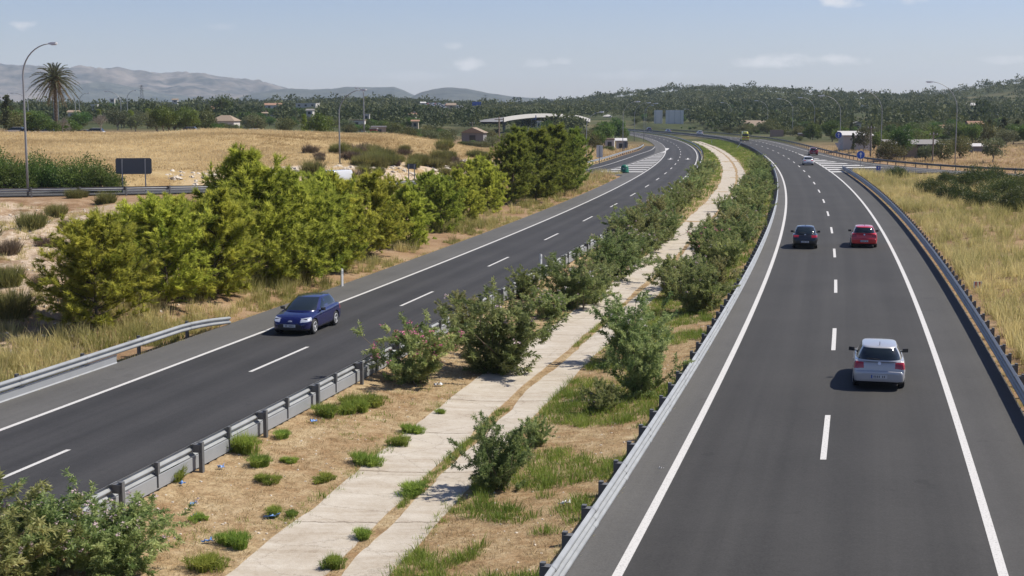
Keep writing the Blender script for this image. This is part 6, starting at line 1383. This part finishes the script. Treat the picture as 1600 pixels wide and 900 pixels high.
band(46, 985, 1260, 655, 860, [0, 1, 2, 6, 6], (3.0, 5.5), 'trees behind the far bend')
for k_ in range(120):                                       # hedge-like greenery right behind the guardrails of the far bend
    Y = rg.uniform(385, 720); x = float(R_out(min(Y, 655))) + 7.5 + rg.uniform(0, 1) ** 1.5 * 45; hh = min(rg.uniform(1.5, 4.2), float(top_limit(800 + x / Y * FPX, Y, True)) - tz(x, Y))
    if hh < .9: continue
    k = int(rg.choice([0, 1, 2, 6, 6])); s = hh / TH[k] * .95; wd = rg.uniform(1.0, 1.6)
    TB.place(k, (x, Y, tz(x, Y) - .2), rg.uniform(0, 6.28), (s * wd, s * wd, s), f'low {KN[k]} in the hedge outside the far bend', 'tree', f'greenery in the hedge outside the far bend')
for k_ in range(60):
    Y = rg.uniform(352, 640); x = float(L_out(Y)) - 7 - rg.uniform(0, 1) ** 1.3 * 40; hh = min(rg.uniform(1.8, 5.0), float(top_limit(800 + x / Y * FPX, Y)) - tz(x, Y))
    if hh < .9: continue
    k = int(rg.choice([0, 1, 2, 6])); s = hh / TH[k] * .95; wd = rg.uniform(.9, 1.4)
    TB.place(k, (x, Y, tz(x, Y) - .2), rg.uniform(0, 6.28), (s * wd, s * wd, s), f'{KN[k]} on the inside of the far bend behind the exit lane', 'tree', f'trees inside the far bend')
for h_ in HS:                                                # greenery that hides the foot of each house
    lab_, px_, top_, foot_, Yd_, w_ = h_[:6]; zf = zat(foot_, Yd_ * .95); half = w_ * FPX / Yd_ / 2
    for q in np.arange(px_ - half - 3, px_ + half + 4, 5.5 + Yd_ * .003):
        Y = Yd_ * rg.uniform(.90, .955) - 3; x = at(q, Y, 3)[0]; hh = zat(foot_ + rg.uniform(-2.0, 1.0), Y) - tz(x, Y)
        if hh < .8 or not (L_out(Y) - 8 > x or x > R_out(Y) + 12 or Y > 650): continue
        k = int(rg.choice([0, 1, 2, 6])); s = hh / TH[k] * .92; wd = min(1.3, max(.55, 9 * Yd_ / FPX * 2.2 / (6.5 * s)))
        TB.place(k, (x, Y, tz(x, Y) - .2), rg.uniform(0, 6.28), (s * wd, s * wd, s), f'{KN[k]} hiding the foot of the ' + ' '.join(lab_.split()[1:7]).replace(' with', '').replace(' a ', ' '), 'tree', f'trees in front of the {" ".join(lab_.split()[1:9])}')
TB.clean()

# far woods: one mass
def woods(name, n, seed, x_of, lim=False):
    rng = R(seed); C = x_of(rng, n); C = C[:n]; n = len(C); z = terr(C[:, 0], C[:, 1]); h = rng.uniform(3.0, 6.8, n) * (1 + .6 * (rng.random(n) < .05))
    if lim: h = np.minimum(h, (top_limit(C[:, 0] / C[:, 1] * FPX + 800, C[:, 1], True) - z) * rng.uniform(.75, 1, n))
    k_ = h > 1.2; C, z, h = C[k_], z[k_], h[k_]; n = len(C); w = h * rng.uniform(.8, 1.35, n); K = 46
    d = rdir(rng, n * K); d[:, 2] = np.abs(d[:, 2]) * 1.1 - .15; rr = rng.uniform(.55, 1.05, n * K)[:, None]; lump = .92 + .22 * np.sin(d[:, :1] * 5 + np.repeat(rng.uniform(0, 6, n), K)[:, None]) * np.sin(d[:, 1:2] * 6)
    c = np.stack([C[:, 0], C[:, 1], z + h * .48], 1); P = np.repeat(c, K, 0) + d * rr * lump * np.repeat(np.stack([w * .5, w * .5, h * .5], 1), K, 0)
    D = unit(d + rdir(rng, n * K) * .9); L = np.repeat(h, K) * rng.uniform(.13, .24, n * K); V, F = leaf_quads(P, D, L, L * .7, rng)
    T = np.clip(np.repeat(rng.normal(.36, .20, n) + .26 * vnoise(C[:, 0], C[:, 1], 150, 17), K) + rng.normal(0, .07, n * K), 0, 1)
    tag(np_obj(name, V, F, M['farwood'], tint=np.repeat(T, 4)), kind='stuff')
def field_of(px0, px1, Y0, Y1, dens_scale=1.0, gap=-.25):
    def f(rng, n):
        px = rng.uniform(px0, px1, n * 4); Y = np.exp(rng.uniform(math.log(Y0), math.log(Y1), n * 4)); x = (px - 800) / FPX * Y
        keep = ~((L_out(Y) - 14 < x) & (x < R_out(Y) + 11) & (Y < 680)) & (vnoise(x, Y, 60, 12) + .5 * vnoise(x, Y, 22, 13) > gap)
        hr = np.min(np.hypot(x[:, None] - HR[::3, 0], Y[:, None] - HR[::3, 1]), 1); keep &= hr > 22
        for h_ in HS:
            keep &= ~((np.abs(px - h_[1]) < h_[5] * FPX / h_[4] * .55) & (Y > h_[4] * .40) & (Y < h_[4] * 1.03))
        return np.stack([x, Y], 1)[keep]
    return f
woods('far_woods', 4200, 61, field_of(-120, 1720, 500, 900, gap=-.35), True)
woods('hill_woods', 8500, 62, field_of(-150, 1780, 880, 1680, gap=-.42))

# ------------------------------------------------------------------ grass and ground cover
def blades(P, h, wd, lean, rng, curl=.5):
    """bent blades: P base points, h heights, wd widths, lean (n,2) tip offset as a share of the height"""
    n = len(P); az = rng.uniform(0, 6.283, n); S = np.stack([np.cos(az), np.sin(az), np.zeros(n)], 1) * (wd[:, None] * .5); m = P + np.c_[lean * h[:, None] * .35, h * .58]; t = P + np.c_[lean * h[:, None], h * (1 - curl * .3 * np.linalg.norm(lean, axis=1))]
    V = np.stack([P - S, P + S, m + S * .7, m - S * .7, t], 1).reshape(-1, 3); b = np.arange(n)[:, None] * 5
    return V, np.vstack([b + [0, 1, 2], b + [0, 2, 3], b + [3, 2, 4]])
def tufts(C, nb, h, spread, rng, wd=.02, leanm=.45, tint=None, sg=.13):
    """tufts of blades at plan positions C (n,2)"""
    n = len(C); z = terr(C[:, 0], C[:, 1]); k = nb; B = np.repeat(np.c_[C, z], k, 0); hh = np.repeat(np.broadcast_to(h, (n,)), k) * rng.uniform(.45, 1.1, n * k); az = rng.uniform(0, 6.283, n * k); r_ = rng.uniform(0, 1, n * k) ** .7 * np.repeat(np.broadcast_to(spread, (n,)), k)
    B[:, 0] += np.cos(az) * r_; B[:, 1] += np.sin(az) * r_; B[:, 2] -= .02; ln = rng.uniform(.1, 1, n * k) * leanm; lean = np.stack([np.cos(az), np.sin(az)], 1) * ln[:, None] + rng.normal(size=(n * k, 2)) * .12
    V, F = blades(B, hh, np.broadcast_to(wd, (n * k,)) * rng.uniform(.6, 1.3, n * k), lean, rng); T = np.repeat(rng.uniform(.1, .9, n) if tint is None else tint, k); T = np.clip(T + rng.normal(0, sg, n * k), 0, 1); return V, F, np.repeat(T, 5)
def stuff(name, sets, mt):
    V, F, T, c = [], [], [], 0
    for v, f, t in sets: V.append(v); F.append(f + c); T.append(t); c += len(v)
    return tag(np_obj(name, np.vstack(V), np.vstack(F), mt, tint=np.concatenate(T)), kind='stuff')
rg = R(123)
# tall grass between the left road and the pines, and on the bank
n = 2400; Y = np.exp(rg.uniform(math.log(42), math.log(250), n)); d = .35 + rg.uniform(0, 1, n) ** 1.5 * 6.0; x = L_out(Y) - d
k = (Y < 205) & (vnoise(x, Y, 3.5, 31) > -.18); C = np.stack([x, Y], 1)[k]; tn = np.clip(.38 + .35 * vnoise(C[:, 0], C[:, 1], 5, 32) + rg.normal(0, .12, len(C)), 0, 1); hs = .25 + .95 * rg.random(len(C)) ** 1.3 * ss(.2, 1.6, L_out(C[:, 1]) - C[:, 0])
S1 = tufts(C, 34, hs, .24, rg, .026, .6, tn)
n = 1500; px = rg.uniform(-40, 330, n); Yb = rg.uniform(50, 112, n); x = (px - 800) / FPX * Yb; k = (x < L_out(Yb) - 3) & (vnoise(x, Yb, 6, 41) > -.28) & (exit_side(x, Yb) < -6); C = np.stack([x, Yb], 1)[k]
S2 = tufts(C, 18, .18 + .4 * rg.random(len(C)), .22, rg, .024, .6, np.clip(.55 + rg.normal(0, .2, len(C)), 0, 1))
n = 700; px = rg.uniform(-30, 420, n); Yb = rg.uniform(46, 64, n); x = (px - 800) / FPX * Yb; k = (x < L_out(Yb) - .5) & (vnoise(x, Yb, 2.2, 43) > .08); C = np.stack([x, Yb], 1)[k]
S2b = tufts(C, 26, .25 + .55 * rg.random(len(C)), .25, rg, .024, .6, np.clip(.5 + .3 * vnoise(C[:, 0], C[:, 1], 3, 5) + rg.normal(0, .12, len(C)), 0, 1))
# right side
n = 15000; Y = np.exp(rg.uniform(math.log(14), math.log(205), n)); d = .5 + rg.uniform(0, 1, n) ** 1.3 * 34; x = R_out(Y) + .6 + d; k = (exit_side(x, Y) < 1e9) & (vnoise(x, Y, 5, 51) > -.75) & (x / np.maximum(Y, 1) < .42)
dN_, _ = poly_dist(x, Y, ENTRY_F); k &= dN_ > 5.5; C = np.stack([x, Y], 1)[k]; tn = np.clip(.58 + .34 * vnoise(C[:, 0], C[:, 1], 8, 52) + rg.normal(0, .13, len(C)), 0, 1); hs = (.35 + 1.0 * rg.random(len(C)) + .45 * np.exp(-(x[k] - R_out(Y[k])) / 5)) * (.80 + .5 * vnoise(C[:, 0], C[:, 1], 6, 53))
S3 = tufts(C, 24, hs, .28, rg, .024 + .0, .6, tn)
n = 1500; Y = np.exp(rg.uniform(math.log(14), math.log(205), n)); x = R_out(Y) + rg.uniform(.05, 1.3, n); C = np.stack([x, Y], 1)[vnoise(x * 0, Y, 3, 55) > -.3]; S3b = tufts(C, 14, .06 + .24 * rg.random(len(C)) ** 2, .18, rg, .016, .8, np.clip(.6 + rg.normal(0, .2, len(C)), 0, 1))
n = 900; Y = np.exp(rg.uniform(math.log(22), math.log(150), n)); x = R_in(Y) - rg.uniform(.02, .6, n); C = np.stack([x, Y], 1)[vnoise(x * 0, Y, 2.2, 56) > .0]; S3c = tufts(C, 12, .04 + .16 * rg.random(len(C)) ** 2, .12, rg, .013, .9, np.clip(.7 + rg.normal(0, .15, len(C)), 0, 1))
n = 700; Y = np.exp(rg.uniform(math.log(36), math.log(150), n)); x = L_out(Y) - rg.uniform(-.05, .4, n); C = np.stack([x, Y], 1); S3d = tufts(C, 14, .05 + .22 * rg.random(len(C)) ** 2, .15, rg, .014, .8)
stuff('tall_grass', [S1, S2, S2b, S3, S3b, S3c, S3d], M['tall_grass'])
# golden field
n = 46000; px = rg.uniform(-60, 790, n); Yb = rg.uniform(108, 285, n); x = (px - 800) / FPX * Yb; d = exit_side(x, Yb); k = (d > 5.2) & (Yb < 262 - .0 * x) & ((d > 11) | (x < -46) | (vnoise(x, Yb, 4, 61) > .45)); C = np.stack([x, Yb], 1)[k]
S4 = tufts(C, 9, .22 + .30 * rg.random(len(C)) ** 2 + .18 * vnoise(C[:, 0], C[:, 1], 9, 62), .45, rg, .042, .8, np.clip(.5 + .34 * vnoise(C[:, 0], C[:, 1], 24, 65) + .26 * vnoise(C[:, 0], C[:, 1], 10, 63) + .12 * vnoise(C[:, 0], C[:, 1], 3, 64) + rg.normal(0, .04, len(C)), 0, 1), .05)
n = 5000; px = rg.uniform(1180, 1640, n); Yb = rg.uniform(212, 330, n); x = (px - 800) / FPX * Yb; dN_, _ = poly_dist(x, Yb, ENTRY_F); k = (dN_ > 6) & (x > np.interp(Yb, [200, 235, 300, 330], [66, 63, 68, 70])); C = np.stack([x, Yb], 1)[k]
S5 = tufts(C, 8, .35 + .4 * rg.random(len(C)), .4, rg, .075, .5, np.clip(.45 + .3 * vnoise(C[:, 0], C[:, 1], 14, 66) + rg.normal(0, .1, len(C)), 0, 1))
n = 3500; px = rg.uniform(905, 1010, n); Yb = rg.uniform(205, 345, n); x = (px - 800) / FPX * Yb; d = exit_side(x, Yb); k = (d > 5.6) & (d < 40); C = np.stack([x, Yb], 1)[k]
S6 = tufts(C, 8, .35 + .4 * rg.random(len(C)), .4, rg, .075, .5)
n = 1200; Yb = rg.uniform(150, 205, n); x = rg.uniform(-3, 14, n); ed = exit_side(x, Yb); k = (x < L_out(Yb) - .6) & (ed < -5.2); C = np.stack([x, Yb], 1)[k]; S7 = tufts(C, 10, .4 + .5 * rg.random(len(C)), .35, rg, .06, .5, np.full(len(C), .35))
stuff('golden_grass', [S4, S5, S6, S7], M['gold_grass'])
# median: cropped straw, weeds
n = 42000; Y = np.exp(rg.uniform(math.log(23), math.log(130), n)); t = rg.uniform(.02, .98, n); x = L_in(Y) + .25 + t * (R_in(Y) - L_in(Y) - .5); q = x - pathc(Y); k = ((q < -1.75) | (q > 1.66) | ((q > .26) & (q < .54) & (rg.random(n) < .8))) & (vnoise(x, Y, 1.1, 71) > -.6); C = np.stack([x, Y], 1)[k]
S8 = tufts(C, 6, .04 + .12 * rg.random(len(C)) ** 2, .14, rg, .013, 1.7, np.clip(.5 + .3 * vnoise(C[:, 0], C[:, 1], 2, 72) + rg.normal(0, .15, len(C)), 0, 1)); stuff('dry_straw', [S8], M['straw'])
n = 9000; Y = np.exp(rg.uniform(math.log(23), math.log(230), n)); t = rg.uniform(0, 1, n); q0 = pathc(Y) + 1.75; x = q0 + t * (R_in(Y) - .4 - q0); f = vnoise(x, Y, 2.4, 73) + .5 * vnoise(x, Y, .8, 74); k = (f > -.32 + .35 * ss(1.8, .3, R_in(Y) - x)) & (Y < 90); C = np.stack([x, Y], 1)[k]
S9 = tufts(C, 18, .12 + .26 * rg.random(len(C)), .18, rg, .017, .8, np.clip(.5 + .25 * vnoise(C[:, 0], C[:, 1], 2, 75) + rg.normal(0, .12, len(C)), 0, 1))
n = 7500; Y = rg.uniform(85, 430, n); t = rg.uniform(0, 1, n); x = L_in(Y) + .3 + t * (R_in(Y) - L_in(Y) - .6); q = x - pathc(Y); k = ((q < -1.9) | (q > 1.8)); C = np.stack([x, Y], 1)[k]; S10 = tufts(C, 10, .2 + .35 * rg.random(len(C)), .35, rg, .05, .8, np.clip(.35 + .3 * vnoise(C[:, 0], C[:, 1], 6, 76) + rg.normal(0, .12, len(C)), 0, 1))
n = 900; Y = np.exp(rg.uniform(math.log(26), math.log(90), n)); x = pathc(Y) + .40 + rg.normal(0, .07, n); k = vnoise(x * 0, Y, 2.6, 77) > .05; C = np.stack([x, Y], 1)[k]; S11 = tufts(C, 12, .08 + .20 * rg.random(len(C)), .10, rg, .014, .8)
n = 2600; Y = np.exp(rg.uniform(math.log(24), math.log(95), n)); x = L_in(Y) + .5 + rg.uniform(0, 1, n) * (pathc(Y) - 1.8 - L_in(Y) - .5); k = vnoise(x, Y, 1.9, 78) + .4 * vnoise(x, Y, .6, 79) > .30; C = np.stack([x, Y], 1)[k]; S12 = tufts(C, 9, .05 + .16 * rg.random(len(C)) ** 2, .12, rg, .014, .9, np.clip(.7 + rg.normal(0, .2, len(C)), 0, 1))
n = 1500; Y = np.exp(rg.uniform(math.log(24), math.log(110), n)); sd = rg.random(n) < .5; x = pathc(Y) + np.where(sd, -1.78, 1.70) + rg.normal(0, .13, n); k = vnoise(x * 0 + sd, Y, 1.6, 80) > -.05; C = np.stack([x, Y], 1)[k]; S13 = tufts(C, 10, .05 + .2 * rg.random(len(C)) ** 2, .10, rg, .013, .9, np.clip(.65 + rg.normal(0, .22, len(C)), 0, 1))
stuff('green_weeds', [S9, S10, S11, S12, S13], M['weed'])
# single weed clumps on the bare earth left of the drain
def weed_clump(seed, h, w):
    rng = R(seed); V, F, T, c = [], [], [], 0
    for q in range(int(rng.integers(5, 12))):
        a0, r0 = rng.uniform(0, 6.283), w * .46 * rng.uniform(0, 1) ** .7 * (q > 1); n = int(rng.uniform(50, 120)); hh = h * rng.uniform(.45, 1.1); sp = w * rng.uniform(.08, .2); dry = rng.random() < .22
        az = rng.uniform(0, 6.283, n); r_ = rng.uniform(0, 1, n) ** .6 * sp; P = np.stack([np.cos(az) * r_ + math.cos(a0) * r0, np.sin(az) * r_ + math.sin(a0) * r0, np.full(n, -.02)], 1); ln = np.stack([np.cos(az), np.sin(az)], 1) * rng.uniform(.05, .75, n)[:, None] + rng.normal(size=(n, 2)) * .22
        v, f = blades(P, hh * rng.uniform(.35, 1.1, n), np.full(n, .016), ln, rng); V.append(v); F.append(f + c); c += len(v); t = np.clip(rng.normal(.9 if dry else .45, .2, n), 0, 1); T.append(np.repeat(t, 5))
        Pm = P + np.c_[ln * hh * .5, np.full(n, hh * .5)]; v, f = needle_tris(np.repeat(Pm, 2, 0), unit(rdir(rng, 2 * n) + [0, 0, .6]), hh * .28, .018, rng); V.append(v); F.append(f + c); c += len(v); T.append(np.repeat(np.repeat(t, 2), 3))
    return plant('weed_clump', [('foliage', np_mesh('foliage', np.vstack(V), np.vstack(F), M['weed'], tint=np.concatenate(T)))], 'weed', 'weed')
CBk = Bank([weed_clump(81, .45, .8), weed_clump(82, .38, .9), weed_clump(83, .5, 1.0), weed_clump(84, .36, .7), weed_clump(85, .42, 1.1)])
for px, py, s, lab in [(277, 760, .75, 'small weed clump touching the foot of the left median guardrail'), (378, 716, 1.0, 'weed clump at the near end of the dense green patch under the guardrail'), (405, 730, .9, 'weed clump in the middle of the dense green patch under the guardrail'), (412, 752, .7, 'weed clump at the lower end of the dense green patch'), (440, 690, .7, 'low weed clump right above the dense green patch'), (447, 722, .5, 'tiny weed clump right of the dense green patch'),
                       (515, 655, 1.15, 'big weed clump under the guardrail left of the pink flowering oleander'), (548, 648, .9, 'weed clump joined to the big one under the guardrail'), (572, 635, 1.0, 'weed clump nearest the pink flowering oleander'), (505, 746, .75, 'weed clump alone in the straw beside the drain edge'), (578, 718, .75, 'weed clump at the left edge of the drain, alone'), (622, 688, .6, 'weed clump at the drain edge further up'), (648, 668, .6, 'small weed clump on the drain edge below the clear plastic'),
                       (430, 800, .7, 'weed clump behind the largest blue plastic scrap'), (455, 798, .65, 'weed clump right of the largest blue plastic scrap'), (358, 843, .75, 'weed clump between the blue scraps and the drain'), (326, 880, .75, 'weed clump right of the corner oleanders'), (312, 812, .55, 'weed clump beside the small blue plastic scraps'), (570, 830, .7, 'weed clump in the joint of the drain, near the bottom of the photo'), (518, 876, .6, 'lowest weed clump in the joint of the drain'), (645, 762, .8, 'weed clump in the drain joint left of the isolated oleander'), (690, 640, .5, 'weed clump on the straw above the drain, right of the clear plastic')]:
    p = gp(px, py, -.25); x, Y = p[0], p[1]; CBk.place(int(px * 7 + py) % 5, (x, Y, tz(x, Y)), px * .9, (s * (.85 + .06 * (px % 7)), s * (.8 + .07 * (py % 7)), s * (1.15 + .1 * (px % 5))), lab, 'weed', 'weed clumps in the median')
CBk.clean()
# litter
def scrap(px, py, L, mt, lab, seed):
    rng = R(seed); p = gp(px, py, -.3); x, Y = p[0], p[1]; n = 7; V, F = [], []
    for i in range(n):
        for j in range(4): V.append(((i / (n - 1) - .5) * L + rng.normal() * .02, (j / 3 - .5) * L * .38 * (.6 + .4 * math.sin(3 * i / n)) + rng.normal() * .015, .03 + .05 * abs(rng.normal())))
    F = [(i * 4 + j, i * 4 + j + 1, (i + 1) * 4 + j + 1, (i + 1) * 4 + j) for i in range(n - 1) for j in range(3)]
    o = MB().add(V, F).obj('plastic_scrap', mt, None, True); o.location = (x, Y, tz(x, Y) + .01); o.rotation_euler = (0, 0, .35); tag(o, lab, 'litter', 'plastic scraps in the median')
    md = o.modifiers.new('thickness', 'SOLIDIFY'); md.thickness = .006
for k, a in enumerate([(424, 806, .36, 'rag_blue', 'largest bright blue plastic scrap beside weeds in the straw'), (302, 796, .15, 'rag_blue', 'small blue scrap at the upper left weed clump'), (306, 814, .17, 'rag_blue', 'small dark blue scrap just below another by the same weed clump'), (324, 846, .22, 'rag_blue', 'pale blue scrap near the corner oleanders'), (346, 744, .18, 'rag_blue', 'small blue scrap in the straw under the guardrail'), (285, 772, .16, 'rag_blue', 'faint blue scrap near the small weed clump at the guardrail foot'),
                       (490, 669, .22, 'rag_blue', 'blue scrap left of the big weed clump'), (685, 603, .32, 'rag_white', 'clear plastic bottle scrap above the drain near the pink oleander'), (882, 797, .30, 'rag_white', 'white plastic scrap in the grass by the right guardrail'), (1033, 749, .14, 'rag_white', 'tiny white scrap on the shoulder of the right road')]): scrap(a[0], a[1], a[2], M[a[3]], a[4], k)
# stones
rg = R(5); V, F, c = [], [], 0
def rock(x, Y, z, s):
    global c
    o = np.array([(math.sin(a) * math.cos(b_), math.sin(a) * math.sin(b_), math.cos(a)) for a in (.7, 1.5, 2.3) for b_ in np.arange(5) * 1.2566]) * s * rg.uniform(.6, 1.2, (15, 1)) * [1, 1, .6]
    V.append(np.vstack([o + [x, Y, z], [[x, Y, z + s * .55]]])); F.append(np.array([(i * 5 + k, i * 5 + (k + 1) % 5, (i + 1) * 5 + (k + 1) % 5) for i in range(2) for k in range(5)] + [(i * 5 + k, (i + 1) * 5 + (k + 1) % 5, (i + 1) * 5 + k) for i in range(2) for k in range(5)] + [(15, (k + 1) % 5, k) for k in range(5)]) + c); c += 16
n = 900; Yr = np.exp(rg.uniform(math.log(24), math.log(75), n)); tr_ = rg.uniform(.03, .97, n); xr = L_in(Yr) + tr_ * (R_in(Yr) - L_in(Yr)); q = xr - pathc(Yr); k = (q < -1.75) | (q > 1.66); xr, Yr = xr[k], Yr[k]; zr = terr(xr, Yr)
for x, Y, z in zip(xr, Yr, zr): rock(x, Y, z, rg.uniform(.015, .05))
n = 700; px = rg.uniform(-30, 330, n); Yr = rg.uniform(52, 112, n); xr = (px - 800) / FPX * Yr; k = (xr < L_out(Yr) - 2) & (exit_side(xr, Yr) < -5); xr, Yr = xr[k], Yr[k]; zr = terr(xr, Yr)
for x, Y, z in zip(xr, Yr, zr): rock(x, Y, z, .03 + .14 * rg.random() ** 2.5)
n = 6500; Yr = rg.uniform(128, 205, n); xr = rg.uniform(-34, 6, n); d = exit_side(xr, Yr); k = (d > 5.0) & (d < 10.5) & (vnoise(xr, Yr, 4, 34) > -.35); xr, Yr = xr[k], Yr[k]; zr = terr(xr, Yr)
for x, Y, z in zip(xr, Yr, zr): rock(x, Y, z - .05, .10 + .42 * rg.random() ** 3)
M['rock'] = plain('pale_limestone', (.52, .46, .38), .95, noise=.25, scale=1.5)
tag(np_obj('gravel', np.vstack(V), np.vstack(F), M['rock']), kind='stuff')

# ------------------------------------------------------------------ air: one pale even volume round everything
hm = bpy.data.materials.new('haze_air'); hm.use_nodes = True; hn = hm.node_tree.nodes; hn.clear(); ho = hn.new('ShaderNodeOutputMaterial'); pv = hn.new('ShaderNodeVolumePrincipled')
pv.inputs['Color'].default_value = (.66, .82, 1.0, 1); pv.inputs['Density'].default_value = HAZE if 'HAZE' in globals() else 7.0e-5; pv.inputs['Anisotropy'].default_value = 0
hm.node_tree.links.new(pv.outputs[0], ho.inputs['Volume'])
tag(MB().box((0, 3200, 124), (16000, 13000, 262)).obj('haze', hm), kind='stuff')
